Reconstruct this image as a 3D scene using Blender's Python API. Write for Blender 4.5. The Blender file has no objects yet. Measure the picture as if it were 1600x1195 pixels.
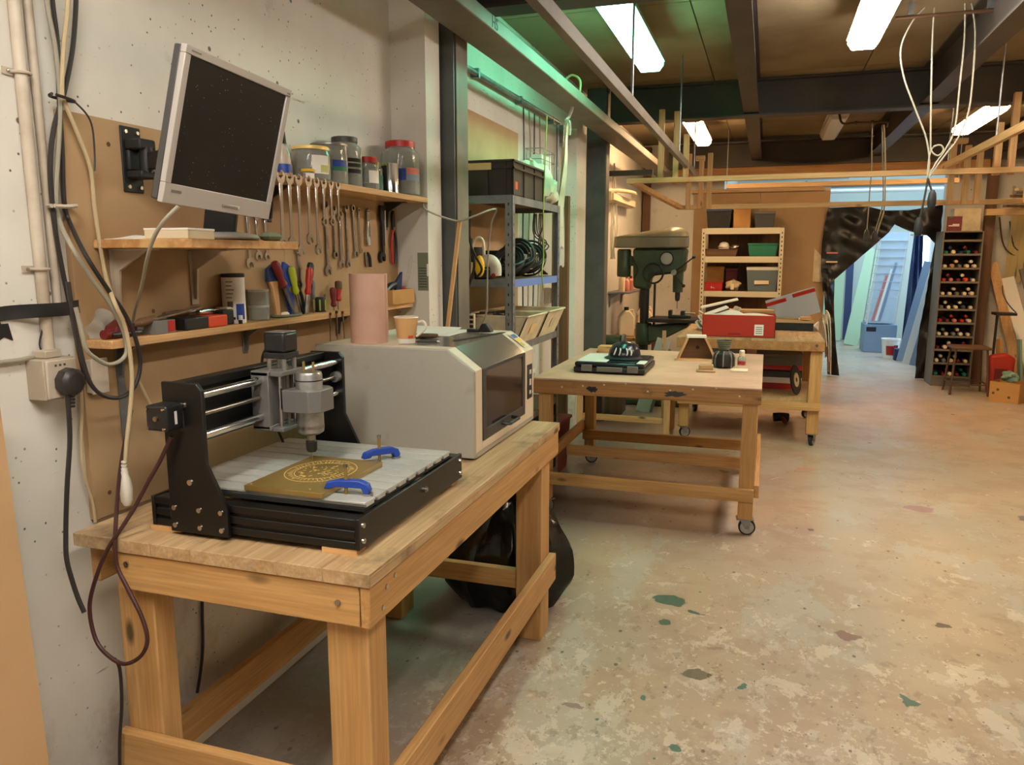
import bpy, bmesh, math, random
from mathutils import Vector, Matrix, Euler

sc = bpy.context.scene
col = sc.collection
R = math.radians
PI = math.pi

# ---------------------------------------------------------------- camera
cam_d = bpy.data.cameras.new('camera')
cam_d.sensor_fit = 'HORIZONTAL'
cam_d.sensor_width = 36.0
cam_d.lens = 36.0 * 1210.0 / 1600.0
cam_d.clip_start = 0.05
cam = bpy.data.objects.new('camera', cam_d)
col.objects.link(cam)
cam.location = (0, 0, 1.5)
cam.rotation_euler = (R(90 - 9.27), 0, R(18.07))
sc.camera = cam

# ---------------------------------------------------------------- sky, exposure
w = bpy.data.worlds.new('sky')
sc.world = w
w.use_nodes = True
bg = w.node_tree.nodes['Background']
bg.inputs['Color'].default_value = (0.50, 0.73, 1.0, 1)
bg.inputs['Strength'].default_value = 8.5
sc.view_settings.view_transform = 'Standard'
sc.view_settings.look = 'None'
sc.view_settings.gamma = 1.0
sc.view_settings.use_curve_mapping = False
sc.view_settings.exposure = 0.36
sc.cycles.use_denoising = True
sc.cycles.max_bounces = 8
sc.cycles.diffuse_bounces = 5
sc.cycles.sample_clamp_indirect = 6.0
sc.cycles.caustics_reflective = False
sc.cycles.caustics_refractive = False

WARM = (1.0, 0.74, 0.47)
WHITE = (1.0, 0.93, 0.83)
GREEN = (0.20, 1.0, 0.60)
LAMP = 42.0

# ---------------------------------------------------------------- helpers
def lin(c):
    r = []
    for v in c:
        v = v / 255.0
        r.append(v / 12.92 if v <= 0.04045 else ((v + 0.055) / 1.055) ** 2.4)
    return (r[0], r[1], r[2], 1.0)

class MB:
    """collects shapes, builds one mesh object"""
    def __init__(s):
        s.v = []; s.f = []; s.mi = []; s.m = 0
        s.T = None
    def add(s, vs, fs):
        o = len(s.v)
        if s.T is not None:
            vs = [s.T @ Vector(p) for p in vs]
        s.v += [tuple(p) for p in vs]
        s.f += [tuple(i + o for i in f) for f in fs]
        s.mi += [s.m] * len(fs)
        return s
    def box(s, x0, x1, y0, y1, z0, z1, M=None):
        vs = [(x0,y0,z0),(x1,y0,z0),(x1,y1,z0),(x0,y1,z0),(x0,y0,z1),(x1,y0,z1),(x1,y1,z1),(x0,y1,z1)]
        if M is not None: vs = [M @ Vector(p) for p in vs]
        return s.add(vs, [(0,3,2,1),(4,5,6,7),(0,1,5,4),(1,2,6,5),(2,3,7,6),(3,0,4,7)])
    def cbox(s, c, d, M=None):
        hx, hy, hz = d[0]/2, d[1]/2, d[2]/2
        T = Matrix.Translation(c) @ (M.to_4x4() if M is not None else Matrix())
        return s.box(-hx, hx, -hy, hy, -hz, hz, T)
    def bar(s, p0, p1, wd, ht, up=(0,0,1)):
        """rectangular bar between two points; wd across, ht along up"""
        p0 = Vector(p0); p1 = Vector(p1); d = (p1-p0); L = d.length; d.normalize()
        u = Vector(up); sd = d.cross(u)
        if sd.length < 1e-5: sd = d.cross(Vector((1,0,0)))
        sd.normalize(); u = sd.cross(d)
        vs = []
        for q in (p0, p1):
            for a, b in ((-1,-1),(1,-1),(1,1),(-1,1)):
                vs.append(q + sd*(a*wd/2) + u*(b*ht/2))
        return s.add(vs, [(0,1,2,3),(7,6,5,4),(0,4,5,1),(1,5,6,2),(2,6,7,3),(3,7,4,0)])
    def cyl(s, p0, p1, r0, r1=None, n=16, cap=True):
        if r1 is None: r1 = r0
        p0 = Vector(p0); p1 = Vector(p1); d = (p1-p0).normalized()
        a = d.orthogonal().normalized(); b = d.cross(a)
        vs = []
        for q, r in ((p0, r0), (p1, r1)):
            for i in range(n):
                t = 2*PI*i/n
                vs.append(q + a*(math.cos(t)*r) + b*(math.sin(t)*r))
        fs = [(i, (i+1) % n, n+(i+1) % n, n+i) for i in range(n)]
        if cap: fs += [tuple(range(n-1, -1, -1)), tuple(range(n, 2*n))]
        return s.add(vs, fs)
    def lathe(s, prof, n=24, o=(0,0,0), M=None, sx=1.0, sy=1.0):
        """prof: (r,z) pairs"""
        vs = []; k = len(prof)
        for r, z in prof:
            for i in range(n):
                t = 2*PI*i/n
                vs.append(Vector((math.cos(t)*r*sx, math.sin(t)*r*sy, z)))
        if M is not None: vs = [M @ p for p in vs]
        vs = [p + Vector(o) for p in vs]
        fs = []
        for j in range(k-1):
            for i in range(n):
                fs.append((j*n+i, j*n+(i+1) % n, (j+1)*n+(i+1) % n, (j+1)*n+i))
        band = k <= 4 and prof[0][0] > 1e-6 and prof[-1][0] > 1e-6
        if prof[0][0] > 1e-6 and not band: fs.append(tuple(range(n-1, -1, -1)))
        if prof[-1][0] > 1e-6 and not band: fs.append(tuple(range((k-1)*n, k*n)))
        return s.add(vs, fs)
    def prism(s, pts, a, b, ax='y'):
        """polygon extruded along axis from a to b. pts are the two other coords in x,y,z order"""
        n = len(pts)
        def P(p, t):
            if ax == 'y': return (p[0], t, p[1])
            if ax == 'x': return (t, p[0], p[1])
            return (p[0], p[1], t)
        vs = [P(p, a) for p in pts] + [P(p, b) for p in pts]
        fs = [tuple(range(n)), tuple(range(2*n-1, n-1, -1))]
        fs += [((i+1) % n, i, n+i, n+(i+1) % n) for i in range(n)]
        return s.add(vs, fs)
    def tube(s, pts, r, n=8, smooth=6, cap=True):
        P = [Vector(p) for p in pts]
        if smooth and len(P) > 2:
            Q = []
            for i in range(len(P)-1):
                p0 = P[max(i-1, 0)]; p1 = P[i]; p2 = P[i+1]; p3 = P[min(i+2, len(P)-1)]
                for k in range(smooth):
                    t = k/smooth
                    Q.append(0.5*((2*p1)+(p2-p0)*t+(2*p0-5*p1+4*p2-p3)*t*t+(3*p1-p0-3*p2+p3)*t**3))
            Q.append(P[-1]); P = Q
        vs = []; prev = None
        m = len(P)
        for i in range(m):
            d = (P[min(i+1, m-1)]-P[max(i-1, 0)])
            if d.length < 1e-9: d = Vector((0,0,1))
            d.normalize()
            if prev is None: a = d.orthogonal().normalized()
            else:
                a = prev - d*prev.dot(d)
                if a.length < 1e-6: a = d.orthogonal()
                a.normalize()
            prev = a; b = d.cross(a)
            rr = r[min(i, len(r)-1)] if isinstance(r, (list, tuple)) else r
            for k in range(n):
                t = 2*PI*k/n
                vs.append(P[i] + a*(math.cos(t)*rr) + b*(math.sin(t)*rr))
        fs = []
        for i in range(m-1):
            for k in range(n):
                fs.append((i*n+k, i*n+(k+1) % n, (i+1)*n+(k+1) % n, (i+1)*n+k))
        if cap: fs += [tuple(range(n-1, -1, -1)), tuple(range((m-1)*n, m*n))]
        return s.add(vs, fs)
    def ball(s, c, r, n=16, k=10, sc3=(1,1,1)):
        prof = [(math.sin(PI*i/k)*r, -math.cos(PI*i/k)*r) for i in range(k+1)]
        vs0 = len(s.v)
        M = Matrix.Diagonal((sc3[0], sc3[1], sc3[2])).to_4x4()
        return s.lathe(prof, n, c, M)
    def grid(s, fn, nu, nv, thick=0.0):
        """surface fn(u,v)->xyz, u,v in 0..1; thick along approx normal"""
        A = [[Vector(fn(i/nu, j/nv)) for j in range(nv+1)] for i in range(nu+1)]
        vs = [p for r_ in A for p in r_]; k = nv+1
        fs = [(i*k+j, (i+1)*k+j, (i+1)*k+j+1, i*k+j+1) for i in range(nu) for j in range(nv)]
        if thick:
            N = []
            for i in range(nu+1):
                for j in range(nv+1):
                    du = A[min(i+1, nu)][j]-A[max(i-1, 0)][j]; dv = A[i][min(j+1, nv)]-A[i][max(j-1, 0)]
                    nn = du.cross(dv)
                    N.append(nn.normalized() if nn.length > 1e-9 else Vector((0,0,1)))
            o = len(vs)
            vs = vs + [p - N[i]*thick for i, p in enumerate(vs)]
            fs = fs + [tuple(o+i for i in reversed(f)) for f in fs[:]]
            bd = [i*k for i in range(nu+1)] + [nu*k+j for j in range(1, nv+1)] + [i*k+nv for i in range(nu-1, -1, -1)] + [j for j in range(nv-1, 0, -1)]
            for i in range(len(bd)):
                a, b = bd[i], bd[(i+1) % len(bd)]
                fs.append((b, a, o+a, o+b))
        return s.add(vs, fs)
    def build(s, name, mat, parent=None, bev=0.0, seg=2, loc=(0,0,0), rz=0.0, rot=None, ang=35):
        me = bpy.data.meshes.new(name)
        me.from_pydata(s.v, [], s.f)
        ms = mat if isinstance(mat, (list, tuple)) else [mat]
        for m in ms: me.materials.append(MT(m))
        if len(ms) > 1:
            me.polygons.foreach_set('material_index', s.mi)
        bm = bmesh.new(); bm.from_mesh(me)
        bmesh.ops.recalc_face_normals(bm, faces=bm.faces[:])
        bm.to_mesh(me); bm.free()
        me.polygons.foreach_set('use_smooth', [True]*len(me.polygons))
        me.set_sharp_from_angle(angle=R(ang))
        o = bpy.data.objects.new(name, me)
        col.objects.link(o)
        o.parent = parent
        o.location = loc
        o.rotation_euler = rot if rot is not None else (0, 0, rz)
        if bev:
            b = o.modifiers.new('bevel', 'BEVEL')
            b.width = bev; b.segments = seg; b.limit_method = 'ANGLE'; b.angle_limit = R(40)
            b.harden_normals = False
        return o

def tag(o, label, cat, group=None, kind=None):
    o['label'] = label; o['category'] = cat
    if group: o['group'] = group
    if kind: o['kind'] = kind
    return o

def thing(name, label, cat, loc=(0,0,0), rz=0.0, group=None, rot=None):
    o = bpy.data.objects.new(name, None)
    o.empty_display_size = 0.05
    col.objects.link(o)
    o.location = loc; o.rotation_euler = rot if rot is not None else (0, 0, rz)
    return tag(o, label, cat, group)

def struct(o, label=None):
    o['kind'] = 'structure'
    if label: o['label'] = label
    return o

def kids(o):
    return [c for c in bpy.data.objects if c.parent == o]

def clone(o, parent=None):
    c = o.copy(); col.objects.link(c); c.parent = parent
    for ch in o.children: clone(ch, c)
    return c

def box(name, mat, d, parent=None, bev=0.0, **k):
    return MB().box(*d).build(name, mat, parent, bev, **k)

def text(name, mat, s, size, parent=None, loc=(0,0,0), rot=(0,0,0), depth=0.0006):
    cu = bpy.data.curves.new(name, 'FONT'); cu.body = s; cu.size = size; cu.extrude = depth
    cu.align_x = 'CENTER'; cu.align_y = 'CENTER'; cu.resolution_u = 3
    t = bpy.data.objects.new(name+'_t', cu); col.objects.link(t)
    bpy.context.view_layer.update()
    me = bpy.data.meshes.new_from_object(t)
    bpy.data.objects.remove(t)
    me.name = name
    me.materials.clear(); me.materials.append(MT(mat))
    o = bpy.data.objects.new(name, me); col.objects.link(o)
    o.parent = parent; o.location = loc; o.rotation_euler = rot
    return o

# ---------------------------------------------------------------- materials
MATS = {}
DEFS = {}
def MT(n):
    if n not in MATS: MATS[n] = DEFS[n](n)
    return MATS[n]

class NT:
    def __init__(s, name):
        s.m = bpy.data.materials.new(name); s.m.use_nodes = True
        s.t = s.m.node_tree; s.b = s.t.nodes['Principled BSDF']
        s.n = s.t.nodes; s.l = s.t.links
        tc = s.n.new('ShaderNodeTexCoord'); s.co = tc.outputs['Object']
    def node(s, ty, **k):
        x = s.n.new(ty)
        for a, b in k.items(): setattr(x, a, b)
        return x
    def put(s, sock, v):
        if hasattr(v, 'links') or isinstance(v, bpy.types.NodeSocket): s.l.new(v, sock)
        else: sock.default_value = v
    def noise(s, scale, detail=4, rough=.55, co=None, dist=0.0):
        x = s.node('ShaderNodeTexNoise'); s.put(x.inputs['Vector'], co or s.co)
        x.inputs['Scale'].default_value = scale; x.inputs['Detail'].default_value = detail
        x.inputs['Roughness'].default_value = rough; x.inputs['Distortion'].default_value = dist
        return x.outputs['Fac']
    def vor(s, scale, co=None, out='Distance', rnd=1.0):
        x = s.node('ShaderNodeTexVoronoi'); s.put(x.inputs['Vector'], co or s.co)
        x.inputs['Scale'].default_value = scale; x.inputs['Randomness'].default_value = rnd
        return x.outputs[out]
    def ramp(s, f, a, b, lo=0.0, hi=1.0):
        x = s.node('ShaderNodeMapRange'); s.put(x.inputs[0], f)
        x.inputs[1].default_value = a; x.inputs[2].default_value = b
        x.inputs[3].default_value = lo; x.inputs[4].default_value = hi
        return x.outputs[0]
    def mix(s, f, a, b, ty='MIX'):
        x = s.node('ShaderNodeMix', data_type='RGBA', blend_type=ty)
        s.put(x.inputs[0], f); s.put(x.inputs[6], a); s.put(x.inputs[7], b)
        return x.outputs[2]
    def math(s, op, a, b=0.0):
        x = s.node('ShaderNodeMath', operation=op); s.put(x.inputs[0], a); s.put(x.inputs[1], b)
        return x.outputs[0]
    def vmath(s, op, a, b):
        x = s.node('ShaderNodeVectorMath', operation=op); s.put(x.inputs[0], a); s.put(x.inputs[1], b)
        return x
    def map(s, scale=(1,1,1), loc=(0,0,0), rot=(0,0,0), co=None, rnd=False):
        c = co or s.co
        if rnd:
            oi = s.node('ShaderNodeObjectInfo')
            k = s.vmath('SCALE', (7.3, 3.1, 5.7), (0,0,0)); s.put(k.inputs['Scale'], oi.outputs['Random'])
            c = s.vmath('ADD', c, k.outputs[0]).outputs[0]
        x = s.node('ShaderNodeMapping'); s.put(x.inputs[0], c)
        x.inputs['Location'].default_value = loc; x.inputs['Rotation'].default_value = rot; x.inputs['Scale'].default_value = scale
        return x.outputs[0]
    def bump(s, h, st=.3, d=.002):
        x = s.node('ShaderNodeBump'); s.put(x.inputs['Height'], h)
        x.inputs['Strength'].default_value = st; x.inputs['Distance'].default_value = d
        s.l.new(x.outputs[0], s.b.inputs['Normal'])
    def fin(s, colr, rough=.5, metal=0.0, spec=None):
        s.put(s.b.inputs['Base Color'], colr); s.put(s.b.inputs['Roughness'], rough)
        s.put(s.b.inputs['Metallic'], metal)
        if spec is not None: s.b.inputs['Specular IOR Level'].default_value = spec
        return s.m

def plain(c, rough=.5, metal=0.0, c2=None, scale=8.0, bump=0.0, bscale=40.0, lo=.42, hi=.62, spec=None, detail=5):
    def f(n):
        t = NT(n)
        k = lin(c)
        if c2 is not None:
            co = t.map(rnd=True)
            k = t.mix(t.ramp(t.noise(scale, detail, co=co), lo, hi), lin(c), lin(c2))
        if bump: t.bump(t.noise(bscale, 4), bump)
        return t.fin(k, rough, metal, spec)
    return f

def wood(c1, c2, ax, rough=.6, knots=True, grime=None, gr=.6, fine=1.0):
    def f(n):
        t = NT(n)
        sca = [22*fine, 22*fine, 22*fine]; sca[ax] = 1.3
        co = t.map(tuple(sca), rnd=True)
        g = t.noise(1.0, 6, .6, co, .4)
        k = t.mix(t.ramp(g, .33, .66), lin(c1), lin(c2))
        sf = [150, 150, 150]; sf[ax] = 5
        k = t.mix(t.ramp(t.noise(1.0, 3, .5, t.map(tuple(sf), rnd=True)), .35, .7, 0, .35), k, lin([v*.62 for v in c2]))
        if knots:
            sk = [9, 9, 9]; sk[ax] = 3.4
            d = t.vor(1.0, t.map(tuple(sk), rnd=True))
            k = t.mix(t.ramp(d, .06, .15, .9, 0), k, lin([v*.36 for v in c2]))
        if grime:
            q = t.noise(5.0, 8, .65, t.map(rnd=True))
            k = t.mix(t.ramp(q, gr-.07, gr+.1, 0, .8), k, lin(grime))
        t.bump(g, .25, .001)
        return t.fin(k, rough)
    return f

def clear(c, rough=.05, alpha=.2):
    """thin clear plastic or glass: mostly see-through with a sheen"""
    def f(n):
        t = NT(n)
        tr = t.node('ShaderNodeBsdfTransparent'); tr.inputs['Color'].default_value = (.95, .95, .95, 1)
        mx = t.node('ShaderNodeMixShader')
        lw = t.node('ShaderNodeLayerWeight'); lw.inputs['Blend'].default_value = .35
        fac = t.ramp(lw.outputs['Facing'], 0, 1, alpha, min(1, alpha+.5))
        t.put(mx.inputs[0], fac); t.l.new(tr.outputs[0], mx.inputs[1]); t.l.new(t.b.outputs[0], mx.inputs[2])
        t.l.new(mx.outputs[0], t.n['Material Output'].inputs['Surface'])
        return t.fin(lin(c), rough)
    return f

def emit(c, st, base=(255,255,255)):
    def f(n):
        t = NT(n)
        t.b.inputs['Emission Color'].default_value = (c[0], c[1], c[2], 1)
        t.b.inputs['Emission Strength'].default_value = st
        return t.fin(lin(base), .4)
    return f

def wallpaint(n):
    t = NT(n)
    base = t.mix(t.ramp(t.noise(1.3, 5), .4, .65), lin((222, 218, 208)), lin((203, 198, 188)))
    base = t.mix(t.ramp(t.noise(5, 8, .7), .62, .72, 0, .5), base, lin((158, 146, 132)))
    # dark pits in the concrete, in loose drifts
    d = t.vor(34.0); ms = t.ramp(t.noise(3.0, 3), .42, .55)
    pit = t.math('MULTIPLY', t.ramp(d, .07, .13, 1, 0), ms)
    base = t.mix(pit, base, lin((88, 78, 70)))
    d2 = t.vor(6.5); base = t.mix(t.ramp(d2, .035, .055, .9, 0), base, lin((70, 62, 56)))
    # scuffs running sideways
    s_ = t.noise(1.0, 6, .65, t.map((8, 3, 26)))
    base = t.mix(t.ramp(s_, .66, .72, 0, .6), base, lin((120, 104, 92)))
    sx = t.node('ShaderNodeSeparateXYZ'); t.put(sx.inputs[0], t.co)
    low = t.ramp(sx.outputs[2], .0, 1.1, .10, -.08)
    dirt = t.math('ADD', t.noise(2.6, 9, .7, t.map((1, 1, .7), (4, 7, 1))), low)
    base = t.mix(t.ramp(dirt, .56, .70, 0, .55), base, lin((142, 122, 100)))
    t.bump(t.noise(14, 8, .6), .25, .004)
    return t.fin(base, .7)
DEFS['wall_paint'] = wallpaint

BLOTS = [  # x, y, rx, ry, colour
    (-.33, 3.28, .10, .085, (40, 92, 78)), (-.22, 3.19, .04, .03, (40, 92, 78)), (-.33, 3.07, .035, .04, (46, 90, 72)),
    (-.33, 2.47, .02, .03, (40, 110, 96)), (.0, 2.66, .02, .035, (36, 104, 92)), (.53, 2.73, .032, .055, (34, 96, 84)),
    (-.2, 2.23, .03, .03, (38, 96, 84)), (.94, 5.01, .11, .09, (158, 112, 112)), (.38, 3.17, .075, .05, (128, 92, 80)),
    (-.17, 2.68, .065, .06, (98, 90, 68)), (.3, 4.42, .035, .03, (86, 74, 70)), (.76, 3.38, .05, .035, (60, 52, 46)),
    (1.5, 5.0, .07, .1, (96, 82, 92)), (-.12, 2.9, .06, .02, (150, 122, 104)), (.33, 5.75, .09, .07, (196, 138, 112)),
    (-.55, 2.35, .05, .018, (140, 112, 100))]
def floorm(n):
    t = NT(n)
    big = t.noise(.9, 3)
    base = t.mix(t.ramp(big, .38, .62), lin((184, 159, 132)), lin((170, 155, 137)))
    mid = t.noise(3.2, 7, .62)
    base = t.mix(t.ramp(mid, .50, .56, 0, .45), base, lin((166, 138, 114)))
    base = t.mix(t.ramp(t.noise(2.3, 10, .66, t.map((1, .55, 1), (3, 1, 0))), .56, .575, 0, .5), base, lin((182, 176, 164)))
    # flaking to a pale coat, thickest near the bench
    sx = t.node('ShaderNodeSeparateXYZ'); t.put(sx.inputs[0], t.co)
    near = t.ramp(sx.outputs[1], 1.5, 5.0, .05, -.07)
    ch = t.math('ADD', t.noise(6.5, 12, .72, t.map((1, .7, 1), (7, 2, 0)), .3), near)
    base = t.mix(t.ramp(ch, .575, .585, 0, .6), base, lin((216, 200, 180)))
    ch3 = t.math('ADD', t.noise(11, 12, .7, t.map((1, .6, 1), (1, 8, 0))), near)
    base = t.mix(t.ramp(ch3, .57, .58, 0, .5), base, lin((202, 190, 174)))
    ch4 = t.math('ADD', t.noise(17, 10, .66, t.map((1, .6, 1), (9, 4, 0))), near)
    base = t.mix(t.ramp(ch4, .60, .61, 0, .55), base, lin((148, 124, 104)))
    ch2 = t.math('ADD', t.noise(26, 8, .7), near)
    base = t.mix(t.ramp(ch2, .61, .625, 0, .6), base, lin((222, 208, 188)))
    # darker and greyer along the left wall, with a ragged edge
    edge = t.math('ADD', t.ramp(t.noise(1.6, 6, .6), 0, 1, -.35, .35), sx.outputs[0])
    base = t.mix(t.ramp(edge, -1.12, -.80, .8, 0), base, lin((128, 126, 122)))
    # specks and drips
    d = t.vor(11.0, t.map((1, .7, 1)), rnd=1.0)
    base = t.mix(t.math('MULTIPLY', t.ramp(d, .07, .09, .85, 0), t.ramp(t.noise(2.1, 2), .45, .5)), base, lin((92, 78, 66)))
    d = t.vor(34.0, t.map((1, .8, 1), (2, 9, 0)))
    base = t.mix(t.math('MULTIPLY', t.ramp(d, .10, .14, .8, 0), t.ramp(t.noise(3.4, 3), .5, .56)), base, lin((104, 90, 74)))
    d = t.vor(9.0, t.map((1, .8, 1), (5, 5, 0)))
    base = t.mix(t.math('MULTIPLY', t.ramp(d, .05, .06, .9, 0), t.ramp(t.noise(1.4, 2, co=t.map(loc=(4, 4, 0))), .5, .55)), base, lin((52, 108, 92)))
    # scuff streaks
    base = t.mix(t.ramp(t.noise(1.0, 6, .7, t.map((2.5, 9, 1))), .6, .75, 0, .35), base, lin((112, 98, 84)))
    wrp = t.node('ShaderNodeTexNoise'); t.put(wrp.inputs['Vector'], t.co); wrp.inputs['Scale'].default_value = 16; wrp.inputs['Detail'].default_value = 5
    off = t.vmath('SUBTRACT', wrp.outputs['Color'], (.5, .5, .5))
    off = t.vmath('MULTIPLY', off.outputs[0], (.09, .09, 0))
    pc = t.vmath('ADD', t.co, off.outputs[0]).outputs[0]
    for x, y, rx, ry, c in BLOTS:
        rx *= .75; ry *= .68
        q = t.vmath('SUBTRACT', pc, (x, y, 0))
        q = t.vmath('MULTIPLY', q.outputs[0], (1/rx, 1/ry, 0))
        ln = t.vmath('LENGTH', q.outputs[0], (0, 0, 0)).outputs['Value']
        base = t.mix(t.ramp(ln, .92, 1.0, .85, 0), base, lin(c))
    t.bump(t.noise(9, 8, .65), .12, .003)
    return t.fin(base, t.ramp(mid, .3, .7, .26, .5), 0, .5)
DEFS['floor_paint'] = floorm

def mdf(c, c2):
    return plain(c, .7, 0, c2, 2.2, .05, 120)
D = DEFS
D['mdf'] = mdf((178, 146, 108), (164, 132, 94))
D['mdf_lean'] = mdf((190, 154, 112), (180, 144, 102))
D['ceil_board'] = plain((150, 134, 104), .75, 0, (130, 112, 82), 1.6, .06, 60)
D['steel_dark'] = plain((70, 66, 64), .5, .3, (82, 74, 66), 3, .05, 30)
D['steel_grey'] = plain((92, 96, 96), .5, .3, (78, 80, 80), 3, .05, 30)
D['steel_web'] = plain((128, 118, 104), .55, .1, (110, 100, 88), 3)
for ax, nm in enumerate('xyz'):
    D['pine_'+nm] = wood((208, 164, 106), (186, 138, 80), ax)
    D['pine_pale_'+nm] = wood((222, 178, 124), (200, 150, 96), ax)
    D['bench_top_'+nm] = wood((206, 176, 134), (178, 142, 98), ax, grime=(96, 78, 60), gr=.60)
    D['worn_'+nm] = wood((190, 142, 88), (160, 112, 62), ax, grime=(72, 62, 52), gr=.68)
    D['ply_'+nm] = wood((206, 172, 124), (190, 152, 104), ax, knots=False)
    D['dark_wood_'+nm] = wood((120, 84, 52), (92, 62, 38), ax, knots=False)
D['table_sheet'] = plain((200, 160, 136), .45, 0, (182, 144, 120), 4, .03)
D['osb'] = plain((208, 164, 108), .65, 0, (176, 124, 70), 24, .15, 60)
D['white_gloss'] = plain((215, 212, 205), .4)
D['fixture_white'] = plain((200, 196, 186), .4)
D['lamp_green'] = emit(GREEN, LAMP*0.5)
D['lamp_warm'] = emit(WARM, LAMP)
D['lamp_white'] = emit(WHITE, LAMP)
D['lamp_orange'] = emit((1.0, 0.64, 0.32), LAMP)
D['diff_off'] = plain((205, 200, 190), .35)
D['black_plastic'] = plain((26, 26, 28), .4)
D['black_matte'] = plain((22, 22, 23), .65, 0, (34, 33, 32), 12)
D['black_anod'] = plain((20, 19, 19), .38, .2)
D['rubber'] = plain((32, 31, 30), .7)
D['chrome'] = plain((206, 206, 208), .18, 1.0)
D['steel_tool'] = plain((168, 162, 154), .3, 1.0, (140, 132, 122), 30)
D['alu'] = plain((176, 176, 174), .36, .85, (158, 158, 156), 40)
D['alu_bed'] = plain((196, 198, 192), .4, .25, (178, 180, 174), 6)
D['grey_anod'] = plain((118, 116, 114), .45, .3)
D['zinc'] = plain((150, 152, 154), .42, .75, (132, 134, 138), 14)
D['screw'] = plain((190, 186, 178), .25, 1.0)
D['brass'] = plain((158, 134, 78), .36, .45, (142, 118, 64), 9)
D['brass_bright'] = plain((255, 222, 140), .3, .35)
D['blue_clamp'] = plain((30, 66, 160), .4)
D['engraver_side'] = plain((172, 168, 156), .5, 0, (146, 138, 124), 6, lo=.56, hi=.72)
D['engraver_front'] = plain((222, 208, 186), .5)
D['smoked'] = clear((52, 44, 44), .08, .62)
D['smoked_dusty'] = clear((128, 120, 112), .16, .5)
D['cardboard_tube'] = plain((196, 156, 136), .7, 0, (182, 142, 122), 5, .1, 90)
D['cup_tan'] = plain((214, 168, 112), .55)
D['cup_white'] = plain((236, 228, 214), .45)
D['paper'] = plain((236, 232, 224), .7)
D['red'] = plain((178, 36, 28), .4)
D['orange'] = plain((226, 78, 34), .4)
D['dark_red'] = plain((110, 26, 24), .5)
D['yellow'] = plain((238, 186, 20), .4)
D['lime'] = plain((170, 178, 40), .45)
D['blue'] = plain((26, 62, 150), .4)
D['dark_blue'] = plain((28, 46, 84), .5)
D['cream'] = plain((226, 210, 178), .5)
D['glass'] = clear((200, 208, 205), .05, .14)
D['glass_tint'] = clear((176, 180, 172), .08, .32)
D['film'] = clear((214, 210, 198), .2, .42)
D['contents'] = plain((92, 76, 62), .5, .3, (60, 52, 46), 60)
D['silver_plastic'] = plain((176, 170, 164), .4, .2)
D['screen'] = plain((20, 20, 21), .32, 0, (27, 26, 26), 5, spec=.3)
D['dust'] = plain((150, 146, 140), .8)
D['cable_grey'] = plain((150, 144, 128), .5)
D['cable_beige'] = plain((188, 168, 132), .5)
D['cable_black'] = plain((44, 39, 37), .45)
D['cable_brown'] = plain((62, 30, 26), .5)
D['cable_green'] = plain((150, 170, 70), .5)
D['conduit'] = plain((196, 184, 166), .5, 0, (170, 154, 134), 6)
D['box_grey'] = plain((184, 172, 154), .5, 0, (164, 150, 130), 8)
D['tape'] = plain((30, 29, 31), .45)
D['bag_black'] = plain((14, 14, 15), .2, 0, None, 5, .8, 24)
D['tarp'] = plain((17, 16, 17), .36, 0, None, 5, .6, 22)
D['crate_brown'] = plain((58, 46, 40), .5)
D['blue_shelf'] = plain((112, 132, 196), .45, .2)
D['bin_cream'] = plain((214, 198, 166), .5, 0, (196, 178, 146), 10)
D['tag_paper'] = plain((226, 198, 140), .7)
D['helmet_white'] = plain((214, 204, 186), .4)
D['drill_green'] = plain((64, 78, 56), .4, .1, (54, 66, 48), 6)
D['drill_cover'] = plain((132, 128, 108), .35, .1, (116, 112, 94), 3)
D['cast_dark'] = plain((44, 40, 36), .5, .4)
D['red_card'] = plain((176, 44, 24), .6)
D['cream_steel'] = plain((206, 198, 172), .45)
D['teal_green'] = plain((24, 112, 84), .5)
D['grey_blue'] = plain((96, 110, 116), .45)
D['dark_grey'] = plain((62, 60, 58), .5)
D['mid_grey'] = plain((112, 110, 106), .5)
D['card'] = plain((190, 142, 82), .7, 0, (176, 128, 72), 5)
D['bottle_white'] = plain((226, 206, 178), .45)
D['pink'] = plain((206, 120, 110), .5)
D['rack_grey'] = plain((112, 104, 92), .55, .2)
D['maroon'] = plain((112, 36, 40), .5)
D['board_green'] = plain((168, 190, 150), .55)
D['board_blue'] = plain((124, 144, 168), .5)
D['board_pale'] = plain((206, 206, 200), .5)
D['board_navy'] = plain((34, 48, 84), .5)
D['acrylic'] = clear((205, 222, 240), .1, .45)
D['back_wall'] = plain((196, 200, 186), .6)
D['strap'] = plain((190, 170, 120), .6)
D['white_foam'] = plain((232, 220, 190), .6)
D['teal_cloth'] = plain((120, 150, 132), .8)
D['steel_rust'] = plain((96, 70, 48), .6, .4)
D['navy_metal'] = plain((46, 56, 82), .5)
D['pad_green'] = plain((120, 128, 104), .7)
D['cap_dark'] = plain((26, 26, 38), .25)
D['cloth_film'] = clear((212, 204, 180), .35, .82)
D['dial_white'] = plain((170, 166, 156), .4)
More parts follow.
